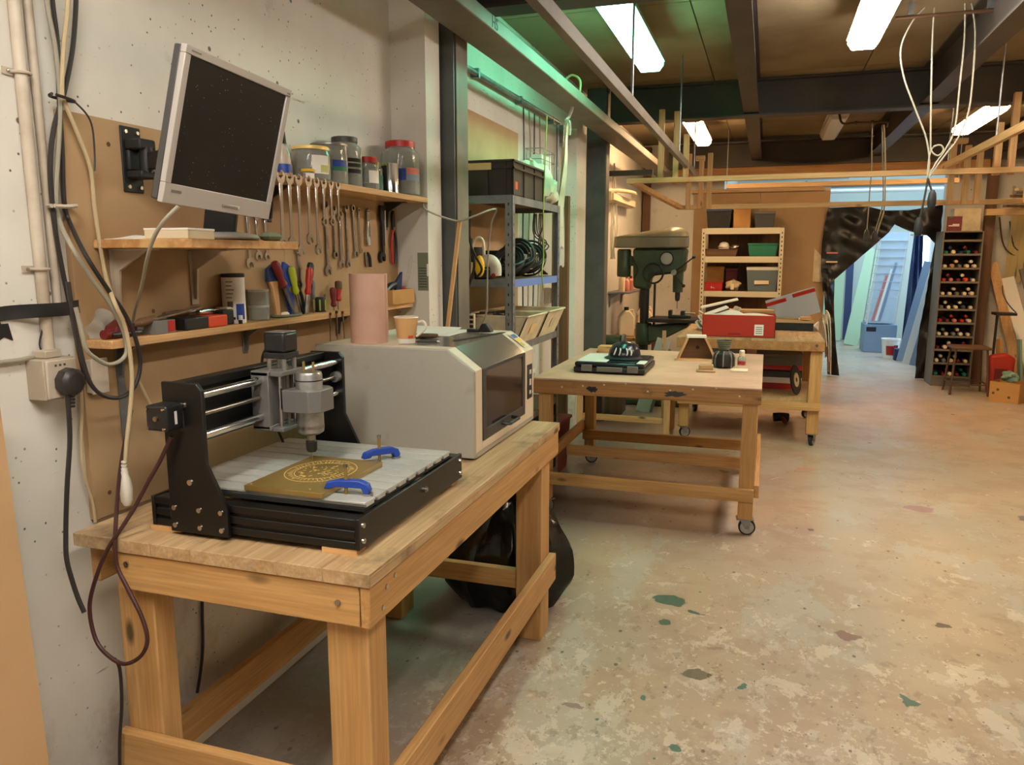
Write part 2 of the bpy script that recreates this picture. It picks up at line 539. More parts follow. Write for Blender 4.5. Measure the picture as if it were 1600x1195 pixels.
# ================================================================ the room
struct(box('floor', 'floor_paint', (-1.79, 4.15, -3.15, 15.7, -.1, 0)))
m = MB().box(-1.79, -1.625, -3.0, 10.75, 0, 3.05)
m.box(-1.625, -1.455, 3.245, 3.40, 0, 3.05)
struct(m.build('wall_left', 'wall_paint'))
m = MB().box(-1.625, -.58, 10.6, 10.75, 0, 3.05).box(-.58, .70, 10.6, 10.75, 0, 2.34).box(1.98, 4.0, 10.6, 10.75, 0, 3.05).box(-.58, 1.98, 10.6, 10.75, 2.50, 3.05)
struct(m.build('wall_far', 'wall_paint'))
struct(MB().box(-1.6249, -1.600, -2.9, 3.24, 0, .055).build('baseboard_left', 'white_gloss', None, .004))
struct(box('wall_right', 'wall_paint', (4.0, 4.15, -3.0, 10.75, 0, 3.05)))
struct(box('wall_back', 'wall_paint', (-1.79, 4.15, -3.15, -3.0, 0, 3.05)))
ceil = struct(box('ceiling', 'steel_dark', (-1.79, 4.15, -3.15, 10.75, 2.96, 3.08)))
pan = None
for i in range(5):
    for j in range(7):
        x0 = -1.62 + i*1.13; y0 = -3.0 + j*1.95
        x1 = min(x0+1.122, 3.99); y1 = min(y0+1.942, 10.59)
        box('ceiling_board', 'ceil_board', (x0, x1, y0, y1, 2.935, 2.96), ceil)
# the store behind
m = MB().box(-.75, -.6, 10.75, 15.6, 0, 3.3)
struct(m.build('wall_store_left', 'back_wall'))
m = MB().box(3.6, 3.75, 10.75, 15.6, 0, 1.0).box(3.6, 3.75, 10.75, 15.6, 2.8, 3.3).box(3.6, 3.75, 10.75, 11.3, 1.0, 2.8).box(3.6, 3.75, 15.0, 15.6, 1.0, 2.8)
struct(m.build('wall_store_right', 'back_wall'))
m = MB().box(-.75, 2.48, 15.5, 15.65, 0, 3.3).box(3.25, 3.75, 15.5, 15.65, 0, 3.3).box(2.48, 3.25, 15.5, 15.65, 0, .75).box(2.48, 3.25, 15.5, 15.65, 2.0, 3.3)
struct(m.build('wall_store_far', 'back_wall'))
m = MB().box(-.75, .6, 10.75, 15.65, 3.3, 3.4).box(2.9, 3.75, 10.75, 15.65, 3.3, 3.4).box(.6, 2.9, 10.75, 11.2, 3.3, 3.4).box(.6, 2.9, 14.6, 15.65, 3.3, 3.4).box(-.75, 3.75, 10.66, 10.75, 3.05, 3.4)
struct(m.build('ceiling_store', 'back_wall'))
def window(name, frame, pane):
    o = struct(frame.build(name, 'white_gloss'))
    return o
fr = MB()
for x in (.6, 1.35, 2.10, 2.85): fr.box(x, x+.05, 11.2, 14.6, 3.32, 3.38)
fr.box(.6, 2.9, 11.2, 11.25, 3.32, 3.38).box(.6, 2.9, 14.55, 14.6, 3.32, 3.38)
wn = window('window_1', fr, None)
for x in (.65, 1.40, 2.15): box('window_pane', 'glass', (x, x+.70, 11.25, 14.55, 3.345, 3.35), wn)
fr = MB()
for y in (11.3, 12.5, 13.7, 14.95): fr.box(3.64, 3.70, y, y+.05, 1.0, 2.8)
fr.box(3.64, 3.70, 11.3, 15.0, 1.0, 1.05).box(3.64, 3.70, 11.3, 15.0, 2.75, 2.8)
wn = window('window_2', fr, None)
for y in (11.35, 12.55, 13.75): box('window_pane', 'glass', (3.665, 3.67, y, y+1.15, 1.05, 2.75), wn)
fr = MB().box(2.48, 3.25, 15.54, 15.60, .75, .80).box(2.48, 3.25, 15.54, 15.60, 1.95, 2.0)
for x in (2.48, 2.72, 2.97, 3.20): fr.box(x, x+.05, 15.54, 15.60, .80, 1.95)
wn = window('window_3', fr, None)
for x in (2.53, 2.77, 3.02): box('window_pane', 'glass', (x, x+.19, 15.565, 15.57, .80, 1.95), wn)
for nm, loc, rot, sx, sy in (('portal_roof', (1.75, 12.9, 3.42), (0, 0, 0), 2.3, 3.4), ('portal_right', (3.72, 13.15, 1.9), (0, R(90), 0), 1.7, 3.6)):
    ld = bpy.data.lights.new(nm, 'AREA'); ld.shape = 'RECTANGLE'; ld.size = sx; ld.size_y = sy
    ld.cycles.is_portal = True
    lo = bpy.data.objects.new(nm, ld); col.objects.link(lo); lo.location = loc; lo.rotation_euler = rot

# ---------------------------------------------------------------- steelwork
def ibeam(name, mat, a0, a1, c, z0, h, b, ax, label, tf=.012, tw=.01, cat='beam'):
    prof = [(-b/2, 0), (b/2, 0), (b/2, tf), (tw/2, tf), (tw/2, h-tf), (b/2, h-tf), (b/2, h), (-b/2, h), (-b/2, h-tf), (-tw/2, h-tf), (-tw/2, tf), (-b/2, tf)]
    L = a1-a0
    m = MB().prism(prof, -L/2, L/2, ax)
    o = m.build(name, mat, loc=((c, (a0+a1)/2, z0) if ax == 'y' else ((a0+a1)/2, c, z0)))
    if ax == 'x':
        pass
    return tag(o, label, cat)
def ibeam_x(name, mat, x0, x1, y, z0, h, b, label):
    tf, tw = .014, .01
    prof = [(-b/2, 0), (b/2, 0), (b/2, tf), (tw/2, tf), (tw/2, h-tf), (b/2, h-tf), (b/2, h), (-b/2, h), (-b/2, h-tf), (-tw/2, h-tf), (-tw/2, tf), (-b/2, tf)]
    o = MB().prism(prof, x0, x1, 'x').build(name, mat, loc=(0, y, z0))
    return tag(o, label, 'beam')
t = thing('steel_beam', 'long brown hollow steel beam fixed to the two wall columns', 'beam', (-1.285, 3.75, 2.475))
MB().box(-.09, .09, -6.6, 6.6, 0, .068).build('beam_body', 'steel_web', t, .006)
text('lettering', 'black_matte', 'HS', .07, t, (.0905, .02-.35, .034), (R(90), 0, R(90)))
ibeam('steel_beam', 'steel_dark', -2.9, 10.4, -.19, 2.665, .27, .12, 'y', 'long steel ceiling beam between the green lamp and the big warm lamp')
ibeam('steel_beam', 'steel_dark', -2.9, 10.4, 1.13, 2.665, .27, .13, 'y', 'long steel ceiling beam right of the big warm lamp, by the hanging cords')
ibeam('steel_beam', 'steel_dark', -2.9, 10.4, 2.5, 2.665, .27, .13, 'y', 'long steel ceiling beam nearest the right wall')
ibeam_x('steel_beam', 'steel_dark', -1.375, 3.98, 7.0, 2.64, .29, .15, 'deep dark cross beam in the middle of the ceiling')
ibeam_x('steel_beam', 'steel_dark', -1.26, 3.98, 10.30, 2.585, .29, .16, 'dark cross beam at the far end of the ceiling')
ibeam_x('steel_beam', 'steel_dark', -1.60, 3.98, 3.75, 2.66, .27, .15, 'dark cross beam nearest the viewer at the top edge')
def column(x, y, label, mat):
    b, d, tf, tw = .17, .16, .014, .012
    prof = [(-b/2, -d/2), (b/2, -d/2), (b/2, -d/2+tf), (tw/2, -d/2+tf), (tw/2, d/2-tf), (b/2, d/2-tf), (b/2, d/2), (-b/2, d/2), (-b/2, d/2-tf), (-tw/2, d/2-tf), (-tw/2, -d/2+tf), (-b/2, -d/2+tf)]
    t = thing('steel_column', label, 'column', (x, y, 0))
    MB().prism(prof, .012, 2.934, 'z').build('shaft', mat, t)
    box('base_plate', mat, (-.10, .12, -.10, .12, 0, .012), t)
    # timber lining fixed to the outer flange
    box('lining', 'pine_pale_z' if False else 'steel_web', (b/2+.0003, b/2+.006, -d/2+.02, d/2, .05, 2.9), t)
    return t
column(-1.482, 3.505, 'grey steel column beside the jar shelf', 'steel_grey')
column(-1.482, 7.0, 'grey green steel column beyond the tool racking', 'steel_grey')
t = tag(box('timber_post', 'dark_wood_z', (-.045, .045, -.05, .05, 0, 2.9), loc=(-1.56, 10.53, 0)), 'brown timber post in the far left corner', 'post')
# brown board partition on the far wall
for i, (x0, x1) in enumerate(((-.95, -.13), (-.125, .695))):
    pb = struct(box('wall_far_panel', 'mdf', (x0, x1, 10.575, 10.6, 0, 2.30)))
tag(box('timber_header', 'ply_x', (-.98, .62, 10.53, 10.572, 2.302, 2.345)), 'pale timber rail along the top of the far brown board wall', 'rail')

# ---------------------------------------------------------------- lamps
def lamp(x, y0, y1, label, mat, z=2.70, off=False):
    t = thing('ceiling_lamp', label, 'ceiling lamp', (x, y0, z))
    L = y1-y0
    prof = [(-.085, .06), (-.085, .035), (-.06, 0), (.06, 0), (.085, .035), (.085, .06)]
    MB().prism(prof, .02, L-.02, 'y').build('diffuser', mat, t, .006)
    MB().prism([(-.095, .06), (.095, .06), (.08, .11), (-.08, .11)], 0, L, 'y').build('housing', 'fixture_white', t, .004)
    for yy in (.02, L-.02):
        box('end_cap', 'fixture_white', (-.07, .07, yy-.012, yy+.012, .035, .075), t, .004)
    for yy in (.3, L-.3):
        MB().cyl((0, yy, .11), (0, yy, 2.934-z), .008, n=8).build('hanger', 'steel_tool', t)
    return t
lamp(-.80, 4.00, 5.42, 'greenish glowing strip lamp over the left side of the room', 'lamp_green')
lamp(.47, 3.75, 5.25, 'large warm white strip lamp at the top right of the ceiling', 'lamp_white')
lamp(-.74, 7.70, 9.10, 'warm glowing strip lamp above the drill press corner', 'lamp_orange')
lamp(1.78, 7.70, 9.10, 'warm glowing strip lamp over the hanging timber rack at right', 'lamp_orange')
lamp(.55, 7.85, 9.20, 'unlit strip lamp in the middle of the far ceiling bay', 'diff_off', z=2.72)
lamp(-.76, -.60, .90, 'strip lamp behind the viewer on the left', 'lamp_white')
lamp(.47, -.60, .90, 'strip lamp behind the viewer in the middle', 'lamp_white')
lamp(1.82, 3.75, 5.25, 'strip lamp just out of view on the right', 'lamp_warm')
# ================================================================ near workbench
def bench_near():
    t = thing('workbench', 'heavy pine workbench carrying the router and the engraver', 'workbench', (-1.145, 2.13, 0))
    X0, X1, Y0, Y1 = -.395, .395, -.78, .78
    n = 7; ys = [Y0 + (Y1-Y0)*i/n for i in range(n+1)]
    xs = [X0 + (X1-X0)*i/n for i in range(n+1)]
    top = MB().box(X0, X1, Y0, Y1, .817, .846).build('worktop', 'bench_top_y', t, .004)
    for i in range(n):
        box('top_board', 'bench_top_y', (xs[i]+.0006, xs[i+1]-.0006, Y0-.001, Y1+.001, .8185, .8502), top, .0015)
    # aprons
    box('apron', 'pine_x', (X0+.12, X1-.030, Y0+.005, Y0+.035, .725, .817), t, .003)
    box('apron', 'pine_x', (X0+.02, X1-.02, Y1-.04, Y1-.01, .725, .817), t, .003)
    box('apron', 'pine_y', (X1-.027, X1-.004, Y0+.004, Y1-.005, .725, .817), t, .003)
    box('apron', 'pine_y', (X0+.004, X0+.030, Y0+.04, Y1-.045, .715, .817), t, .003)
    for x0, x1, y0, y1 in ((.265, .367, -.745, -.660), (.265, .367, .615, .735), (-.310, -.205, -.745, -.680), (-.345, -.235, .615, .735)):
        lg = box('leg', 'pine_z', (x0, x1, y0, y1, 0, .724 if x0 > 0 else .714), t, .004)
    # lower rails
    box('stretcher', 'pine_y', (.368, .396, -.745, .735, .215, .325), t, .003)
    box('stretcher', 'pine_y', (-.374, -.346, -.655, .735, .13, .235), t, .003)
    box('stretcher', 'pine_x', (-.233, .263, .63, .665, .20, .275), t, .003)
    box('stretcher', 'pine_x', (-.32, .263, -.774, -.746, .235, .345), t, .003)
    for x, z in ((.315, .775), (-.245, .79)):
        MB().cyl((x, Y0+.0055, z), (x, Y0+.001, z), .007, n=10).build('screw', 'screw', t)
    for y, z in ((-.70, .79), (-.72, .75), (-.66, .80)):
        MB().cyl((X1-.0045, y, z), (X1-.001, y, z), .006, n=10).build('screw', 'screw', t)
    return t
bench_near()

# ---------------------------------------------------------------- desktop router
def screw(m, p, d, r=.006):
    p = Vector(p); d = Vector(d)
    m.cyl(p, p+d*.005, r, r*.85, 12)
def router():
    # local: x across the bench (+ to the room), y away from the viewer
    t = thing('desktop_router', 'black desktop engraving router with silver rods on the workbench', 'router', (-1.09, 1.725, .865))
    # base frame
    def extr(y0, y1):
        m = MB().box(-.27, .266, y0, y1, 0, .018).box(-.27, .266, y0, y1, .026, .044).box(-.27, .266, y0, y1, .052, .07)
        m.box(-.27, .266, y0+.006, y1-.006, .004, .066)
        return m
    extr(-.30, -.262).build('side_extrusion', 'black_anod', t, .002)
    extr(.262, .30).build('side_extrusion', 'black_anod', t, .002)
    fp = box('front_plate', 'black_anod', (.266, .276, -.302, .302, 0, .072), t, .002)
    box('rear_plate', 'black_anod', (-.280, -.270, -.302, .302, 0, .072), t, .002)
    for y in (-.285, .285):
        for z in (.018, .054):
            m = MB(); screw(m, (.276, y, z), (1, 0, 0), .007); m.build('bolt', 'screw', fp)
    m = MB(); m.cyl((.276, .03, .044), (.286, .03, .044), .008, n=14).cyl((.286, .03, .044), (.290, .03, .044), .005, n=12)
    m.build('bearing', 'steel_tool', fp)
    # guide rods under the bed
    for x in (-.12, .12):
        pass
    for y in (-.15, .15):
        MB().cyl((-.27, y, .045), (.266, y, .045), .008).build('bed_rod', 'chrome', t)
    MB().cyl((-.27, .03, .045), (.266, .03, .045), .005).build('bed_screw', 'steel_tool', t)
    # slotted bed, strips running across x
    bed = box('bed', 'black_matte', (-.262, .262, -.252, .245, .072, .080), t)
    n = 9; y = -.252; wd = .497/n
    for i in range(n):
        a = y + i*wd
        m = MB().prism([(a+.0035, .092), (a+wd-.0035, .092), (a+wd-.0035, .087), (a+wd-.009, .0865), (a+wd-.009, .080), (a+.009, .080), (a+.009, .0865), (a+.0035, .087)], -.264, .264, 'x')
        m.build('bed_strip', 'alu_bed', bed, .0006)
    # gantry side plates
    prof = [(-.215, -.004), (-.055, -.004), (-.055, .065), (-.105, .165), (-.105, .335), (-.118, .352), (-.215, .352)]
    for k, (y0, y1) in enumerate(((-.314, -.302), (.302, .314))):
        gp = MB().prism(prof, y0, y1, 'y').build('gantry_plate', 'black_anod', t, .002)
        yy = y0 if k == 0 else y1; d = -1 if k == 0 else 1
        for x, z in ((-.20, .013), (-.13, .013), (-.07, .013), (-.20, .055), (-.13, .055), (-.07, .055), (-.155, .30), (-.15, .12)):
            m = MB(); screw(m, (x, yy, z), (0, d, 0), .008 if z > .1 else .007); m.build('bolt', 'screw', gp)
    # rods across
    MB().cyl((-.125, -.302, .322), (-.125, .302, .322), .010, n=20).build('guide_rod', 'chrome', t)
    MB().cyl((-.125, -.302, .228), (-.125, .302, .228), .010, n=20).build('guide_rod', 'chrome', t)
    MB().cyl((-.125, -.302, .278), (-.125, .302, .278), .0055, n=14).build('lead_screw', 'steel_tool', t)
    m = MB().box(-.205, -.165, -.302, .302, .330, .350).box(-.195, -.175, -.302, .302, .21, .33).box(-.205, -.165, -.302, .302, .20, .215)
    m.build('cross_extrusion', 'black_anod', t, .002)
    for y in (.285,):
        MB().cyl((-.125, y, .278), (-.125, y+.017, .278), .016, n=20).build('bearing', 'grey_anod', t)
    # x motor on the near plate
    mt = MB().cbox((-.185, -.341, .278), (.058, .054, .058)).build('axis_motor', 'black_plastic', t, .005)
    box('motor_flange', 'alu', (-.213, -.157, -.3145, -.3142, .25, .306), mt)
    for sx in (-1, 1):
        for sz in (-1, 1):
            m = MB(); screw(m, (-.185+sx*.022, -.3681, .278+sz*.022), (0, -1, 0), .0035); m.build('bolt', 'screw', mt)
    m = MB().cyl((-.185, -.3681, .278), (-.185, -.372, .278), .006, n=12); m.build('shaft', 'steel_tool', mt)
    box('marking', 'white_gloss', (-.1558, -.1555, -.344, -.336, .262, .292), mt)
    # z carriage
    Y = -.018
    ca = MB().box(-.150, -.098, Y-.058, Y-.044, .195, .345).box(-.150, -.098, Y+.044, Y+.058, .195, .345)
    ca.box(-.150, -.096, Y-.058, Y+.058, .333, .347).box(-.150, -.096, Y-.058, Y+.058, .193, .205).box(-.108, -.103, Y-.045, Y+.045, .205, .333)
    ca.build('carriage', 'grey_anod', t, .003)
    for y in (-.032, .032):
        MB().cyl((-.082, Y+y, .195), (-.082, Y+y, .345), .006).build('carriage_rod', 'chrome', t)
    for z0, z1 in ((.333, .346), (.19, .20)): box('carriage_plate', 'grey_anod', (-.100, -.064, Y-.05, Y+.05, z0, z1), t, .002)
    MB().cyl((-.082, Y, .20), (-.082, Y, .36), .004).build('lead_screw', 'steel_tool', t)
    zm = MB().cbox((-.095, Y, .417), (.062, .062, .050)).build('lift_motor', 'black_plastic', t, .006)
    box('motor_cap', 'alu', (-.123, -.067, Y-.028, Y+.028, .4421, .4445), zm, .002)
    box('motor_flange', 'black_matte', (-.127, -.063, Y-.032, Y+.032, .376, .391), zm, .002)
    for sx in (-1, 1):
        for sy in (-1, 1):
            MB().cyl((-.095+sx*.022, Y+sy*.022, .346), (-.095+sx*.022, Y+sy*.022, .378), .006, n=10).build('standoff', 'alu', zm)
    # spindle clamp and spindle
    sx_ = -.016
    cl = MB().prism([(-.064, Y-.052), (.012, Y-.052), (.036, Y-.030), (.036, Y+.030), (.012, Y+.052), (-.064, Y+.052)], .243, .300, 'z')
    cl.build('spindle_clamp', 'grey_anod', t, .002)
    sp = MB().lathe([(0, .18), (.024, .18), (.033, .186), (.034, .192), (.034, .335), (.031, .342), (0, .342)], 32, (sx_, Y, 0))
    spo = sp.build('spindle', 'alu', t)
    MB().lathe([(.0345, .196), (.0346, .200), (.0345, .204)], 32, (sx_, Y, 0)).build('spindle_ring', 'steel_tool', spo)
    MB().lathe([(.0347, .320), (.0347, .323)], 32, (sx_, Y, 0)).build('spindle_slot', 'black_matte', spo)
    for a in (0, PI):
        MB().cyl((sx_+math.cos(a)*.014, Y+math.sin(a)*.014, .342), (sx_+math.cos(a)*.014, Y+math.sin(a)*.014, .368), .0035, n=8).build('terminal', 'brass', spo)
    MB().cyl((sx_, Y, .155), (sx_, Y, .181), .011, n=18).build('spindle_nose', 'steel_tool', spo)
    MB().lathe([(0, .132), (.011, .132), (.0145, .138), (.0145, .160), (.012, .163), (0, .163)], 12, (sx_, Y, 0)).build('collet_nut', 'cast_dark', spo)
    MB().lathe([(0, .1055), (.0008, .1055), (.0017, .112), (.0017, .133), (0, .133)], 10, (sx_, Y, 0)).build('cutting_bit', 'steel_tool', spo)
    # motor cable
    MB().tube([(-.10, Y+.03, .40), (-.15, Y+.06, .41), (-.215, Y+.09, .37), (-.235, Y+.11, .30), (-.24, Y+.14, .2), (-.245, Y+.2, .1), (-.25, Y+.22, .06)], .004).build('motor_cable', 'cable_black', t)
    return t
router()
for x, y, lb in ((-.86, 1.452, 'front'), (-1.33, 1.452, 'rear')):
    tag(MB().box(-.05, .035, -.025, .02, 0, .0135).build('wooden_shim', 'pine_pale_x', loc=(x, y, .8505), rz=.05), 'thin wooden shim under the router\'s %s near corner' % lb, 'shim')
for x, y, lb in ((-.86, 2.0, 'front'), (-1.33, 2.0, 'rear')):
    tag(MB().box(-.05, .035, -.025, .02, 0, .0135).build('wooden_shim', 'pine_pale_x', loc=(x, y, .8505)), 'thin wooden shim under the router\'s %s far corner' % lb, 'shim')

# brass plate on the bed
BZ = .958
def brass():
    t = thing('brass_plate', 'engraved brass plate clamped on the router bed', 'plate', (-1.035, 1.615, BZ))
    MB().box(-.105, .105, -.145, .145, 0, .0125).build('slab', 'brass', t, .0008)
    m = MB(); z = .0127; h = .0005
    random.seed(4)
    cx, cy = .0, .02
    def ring(r, n=60, wd=.0007, a0=0, a1=2*PI):
        for i in range(n):
            a = a0+(a1-a0)*i/n; b = a0+(a1-a0)*(i+.8)/n
            m.bar((cx+math.cos(a)*r*.86, cy+math.sin(a)*r, z), (cx+math.cos(b)*r*.86, cy+math.sin(b)*r, z), .0022, h)
    ring(.098); ring(.072, 48); 
    for i in range(46):   # lettering round the rim
        a = 2*PI*i/46
        r0 = .077; r1 = .077+.014*random.uniform(.4, 1)
        j = random.uniform(-.05, .05)
        m.bar((cx+math.cos(a)*r0*.86, cy+math.sin(a)*r0, z), (cx+math.cos(a+j)*r1*.86, cy+math.sin(a+j)*r1, z), .0024, h)
    for i in range(60):   # emblem strokes
        r = .066*math.sqrt(random.random()); a = random.uniform(0, 2*PI); L = random.uniform(.006, .018); q = random.choice((0, 0, PI/2, .6, -.6))
        px, py = cx+math.cos(a)*r*.8, cy+math.sin(a)*r
        m.bar((px, py, z), (px+math.cos(q)*L*.6, py+math.sin(q)*L*.6, z), .0024, h)
    m.build('engraving', 'brass_bright', t)
    for x, y in ((-.095, -.13), (.06, -.125), (.09, -.03)):
        MB().cyl((x, y, .0124), (x, y, .0132), .0022, n=8).build('drill_mark', 'brass_bright', t)
    return t
brass()
def bed_clamp(loc, rz, label):
    t = thing('bed_clamp', label, 'clamp', loc, rz, 'blue clamps on the router bed')
    MB().prism([(-.055, .013), (-.048, .028), (-.02, .034), (.03, .034), (.05, .026), (.056, .010), (.05, .003), (.040, .003), (.034, .016), (-.03, .018), (-.036, .013)], -.010, .010, 'y').build('clamp_arm', 'blue_clamp', t, .002)
    b = MB().cyl((-.004, 0, 0), (-.004, 0, .066), .0042, n=12).build('bolt', 'brass', t)
    MB().cyl((-.004, 0, .064), (-.004, 0, .070), .0055, n=10).build('bolt_head', 'steel_tool', b)
    MB().cyl((.047, 0, 0), (.047, 0, .004), .013, n=14).build('washer', 'alu', t)
    return t
bed_clamp((-.895, 1.522, BZ), R(10), 'blue bed clamp at the near end of the brass plate')
bed_clamp((-.962, 1.812, BZ), R(57), 'blue bed clamp at the far corner of the brass plate')

# ---------------------------------------------------------------- closed engraver
def engraver():
    t = thing('enclosed_engraver', 'beige boxy engraving machine with a smoked front window', 'engraver', (-.862, 2.255, .8503))
    D_, W_, H = -.57, .665, .357          # depth to -x, width +y, height
    prof = [(D_, .006), (0, .006), (0, .29), (-.092, H), (D_, H)]
    # side cheeks
    for y0, y1 in ((0, .018), (W_-.018, W_)):
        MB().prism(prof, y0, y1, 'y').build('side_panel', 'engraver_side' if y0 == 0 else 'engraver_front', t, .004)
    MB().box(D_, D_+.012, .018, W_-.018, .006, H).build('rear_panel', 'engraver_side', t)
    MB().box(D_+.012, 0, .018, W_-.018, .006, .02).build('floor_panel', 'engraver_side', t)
    # top
    MB().box(D_+.012, -.30, .018, W_-.018, H-.014, H).build('top_panel', 'engraver_front', t, .002)
    # front frame round the window: near post, far control post, sill
    fr = MB().prism([(0, .02), (0, .29), (-.092, H), (-.104, H), (-.014, .285), (-.014, .02)], .018, .075, 'y')
    fr.prism([(0, .02), (0, .29), (-.092, H), (-.104, H), (-.014, .285), (-.014, .02)], .545, W_-.018, 'y')
    fr.box(-.014, 0, .075, .545, .02, .048)
    fr.build('front_frame', 'engraver_front', t, .002)
    for ya, yb in ((.018, .075), (.545, W_-.018)): box('top_frame', 'engraver_front', (-.30, -.104, ya, yb, H-.012, H), t)
    # the lid: upright pane, sloped pane, top pane
    wf = MB()
    y0, y1 = .078, .542
    for a, b in ((y0, y0+.03), (y1-.03, y1)):
        wf.box(-.008, .003, a, b, .05, .287)
    wf.box(-.008, .003, y0+.03, y1-.03, .05, .085).box(-.008, .003, y0+.03, y1-.03, .278, .29)
    lid = wf.build('door', 'dark_grey', t, .001)
    box('door_pane', 'smoked', (-.004, .000, y0+.03, y1-.03, .085, .278), lid)
    MB().prism([(.003, .289), (.001, .286), (-.093, H-.003), (-.092, H+.001)], y0, y1, 'y').build('door_slope', 'smoked_dusty', lid)
    box('door_roof', 'smoked_dusty', (-.30, -.093, y0, y1, H-.004, H), lid)
    m = MB().tube([(.003, .265, .072), (.030, .268, .070), (.032, .29, .070), (.032, .35, .070), (.030, .372, .070), (.003, .375, .072)], .006, 8, 3)
    m.build('handle', 'black_plastic', lid)
    # innards
    MB().cyl((-.25, .05, .20), (-.25, .60, .20), .008).build('inner_rod', 'chrome', t)
    MB().box(-.28, -.20, .26, .34, .15, .24).build('inner_head', 'mid_grey', t, .004)
    box('inner_table', 'dark_grey', (-.45, -.06, .08, .58, .04, .06), t)
    # controls on the far post
    cp = box('control_panel', 'black_plastic', (.0, .003, .575, .635, .10, .235), t, .002)
    for z, hh in ((.205, .016), (.165, .024), (.125, .014)):
        box('button', 'white_gloss', (.003, .005, .597, .615, z-hh/2, z+hh/2), cp)
    sl = Matrix.Translation((-.046, .605, .326)) @ Euler((0, math.atan2(.067, .092), 0)).to_matrix().to_4x4()
    st = MB().box(-.040, .040, -.030, .030, .0022, .0030, sl).build('warning_sticker', 'cream', t)
    MB().box(-.034, -.012, -.025, .025, .0030, .0034, sl).build('sticker_print', 'blue', st)
    MB().box(-.008, .010, -.025, .025, .0030, .0034, sl).build('sticker_print', 'yellow', st)
    MB().box(.014, .034, -.025, .0, .0030, .0034, sl).build('sticker_print', 'lime', st)
    # lid catch
    k = MB().prism([(-.20, H), (-.145, H), (-.15, H+.012), (-.165, H+.034), (-.185, H+.032), (-.195, H+.012)], .565, .605, 'y').build('lid_catch', 'black_plastic', t, .004)
    box('catch_arm', 'black_plastic', (-.24, -.19, .55, .58, H, H+.012), k, .003)
    for i, (z, x) in enumerate(((.17, -.08), (.24, -.16), (.06, -.10), (.28, -.33))):
        pass
    return t
engraver()
# things lying on the engraver
EZ = 1.2078
t = thing('cardboard_tube', 'wide pinkish tan tube standing on the engraver', 'tube', (-1.29, 2.375, EZ))
MB().lathe([(.064, 0), (.064, .232), (.063, .2335), (.0575, .2335), (.0575, .002), (0, .002)], 48).build('tube_wall', 'cardboard_tube', t)
box('seam', 'cardboard_tube', (.0638, .0646, -.004, .004, .0, .23), t)
t = thing('paper_cup', 'tan paper coffee cup with a white paper handle', 'cup', (-1.158, 2.39, EZ))
MB().lathe([(.030, .014), (.041, .086), (.0398, .086), (.029, .010)], 32).build('cup_wall', 'cup_tan', t)
MB().lathe([(0, 0.004), (.028, .004), (.028, 0), (.0292, 0), (.0305, .016), (.029, .016)], 32).build('cup_foot', 'cup_white', t)
MB().lathe([(.0405, .085), (.0425, .087), (.0405, .090), (.0395, .088)], 32).build('rim', 'cup_white', t)
MB().tube([(.037, .012, .07), (.052, .018, .074), (.062, .02, .062), (.058, .018, .045), (.032, .01, .022)], .0045, 6, 5).build('handle', 'cup_white', t)
MB().lathe([(0, .07), (.038, .07)], 24).build('coffee', 'dark_wood_x', t)
def cup_patch(nm, mat, a0, a1, z0, z1):
    m = MB(); k = 8
    def fn(u, v):
        a = a0+(a1-a0)*u; z = z0+(z1-z0)*v; r = .030+(z-.014)*.011/.072+.0006
        return (math.cos(a)*r, math.sin(a)*r, z)
    m.grid(fn, k, 2); return m.build(nm, mat, t)
cup_patch('logo', 'orange', -.95, -.35, .018, .027)
for i in range(4): cup_patch('print', 'cup_white', -2.75+.02*i, -2.5-.06*(i % 2), .036+i*.008, .040+i*.008)
t = thing('paper_sheet', 'white paper sheets lying at the back of the engraver', 'paper', (-1.28, 2.72, EZ))
MB().grid(lambda u, v: (-.12+.30*u, -.14+.25*v+.05*u, .0012+.022*max(0, (.35-u))**1.5+.001*math.sin(6*v)), 10, 8, .0006).build('sheet', 'paper', t)
MB().grid(lambda u, v: (-.10+.24*u, -.10+.25*v-.02*u, .004+.06*max(0, (v-.75))**1.3), 8, 10, .0006).build('sheet', 'paper', t)
t = thing('tape_roll', 'flat brown disc on the paper beside the coffee cup', 'disc', (-1.165, 2.56, EZ+.006))
MB().lathe([(.014, 0), (.046, 0), (.046, .006), (.014, .006)], 32).build('rim', 'steel_rust', t)
MB().lathe([(0, .001), (.014, .001), (.014, .005), (0, .005)], 24).build('core', 'dark_wood_x', t)
t = thing('pen', 'thin dark pen lying on the engraver beside the cup', 'pen', (-1.10, 2.42, EZ+.004), .15)
MB().cyl((-.03, 0, 0), (.04, 0, 0), .0038, n=8).build('barrel', 'dark_grey', t)
MB().cyl((.04, 0, 0), (.05, 0, 0), .0035, .001, n=8).build('tip', 'steel_tool', t)
t = thing('metal_ruler', 'thin dark steel rule on the engraver top', 'rule', (-.99, 2.66, EZ+.0012), R(78))
box('blade', 'dark_grey', (-.17, .17, -.008, .008, 0, .0015), t)
for i in range(12): box('marking', 'alu', (-.16+.028*i, -.1592+.028*i, -.008, 0, .0015, .0017), t)
# ================================================================ tool wall
WX = -1.6245
tb = thing('tool_board', 'tan board on the wall behind the workbench shelves', 'board', (WX, 1.48, .83))
for i, (y0, y1) in enumerate(((0, .88), (.882, 1.762))):
    pb = box('board_panel', 'mdf', (0, .018, y0, y1, 0, 1.012), tb, .001)
    for y, z in ((.05, .06), (.44, .30), (.82, .06), (.25, .52), (.62, .30), (.44, .98), (.14, .95)):
        MB().cyl((.0178, y0+y, z), (.0186, y0+y, z), .006, n=10).build('screw_hole', 'dark_wood_x', pb)
BX = WX+.0185

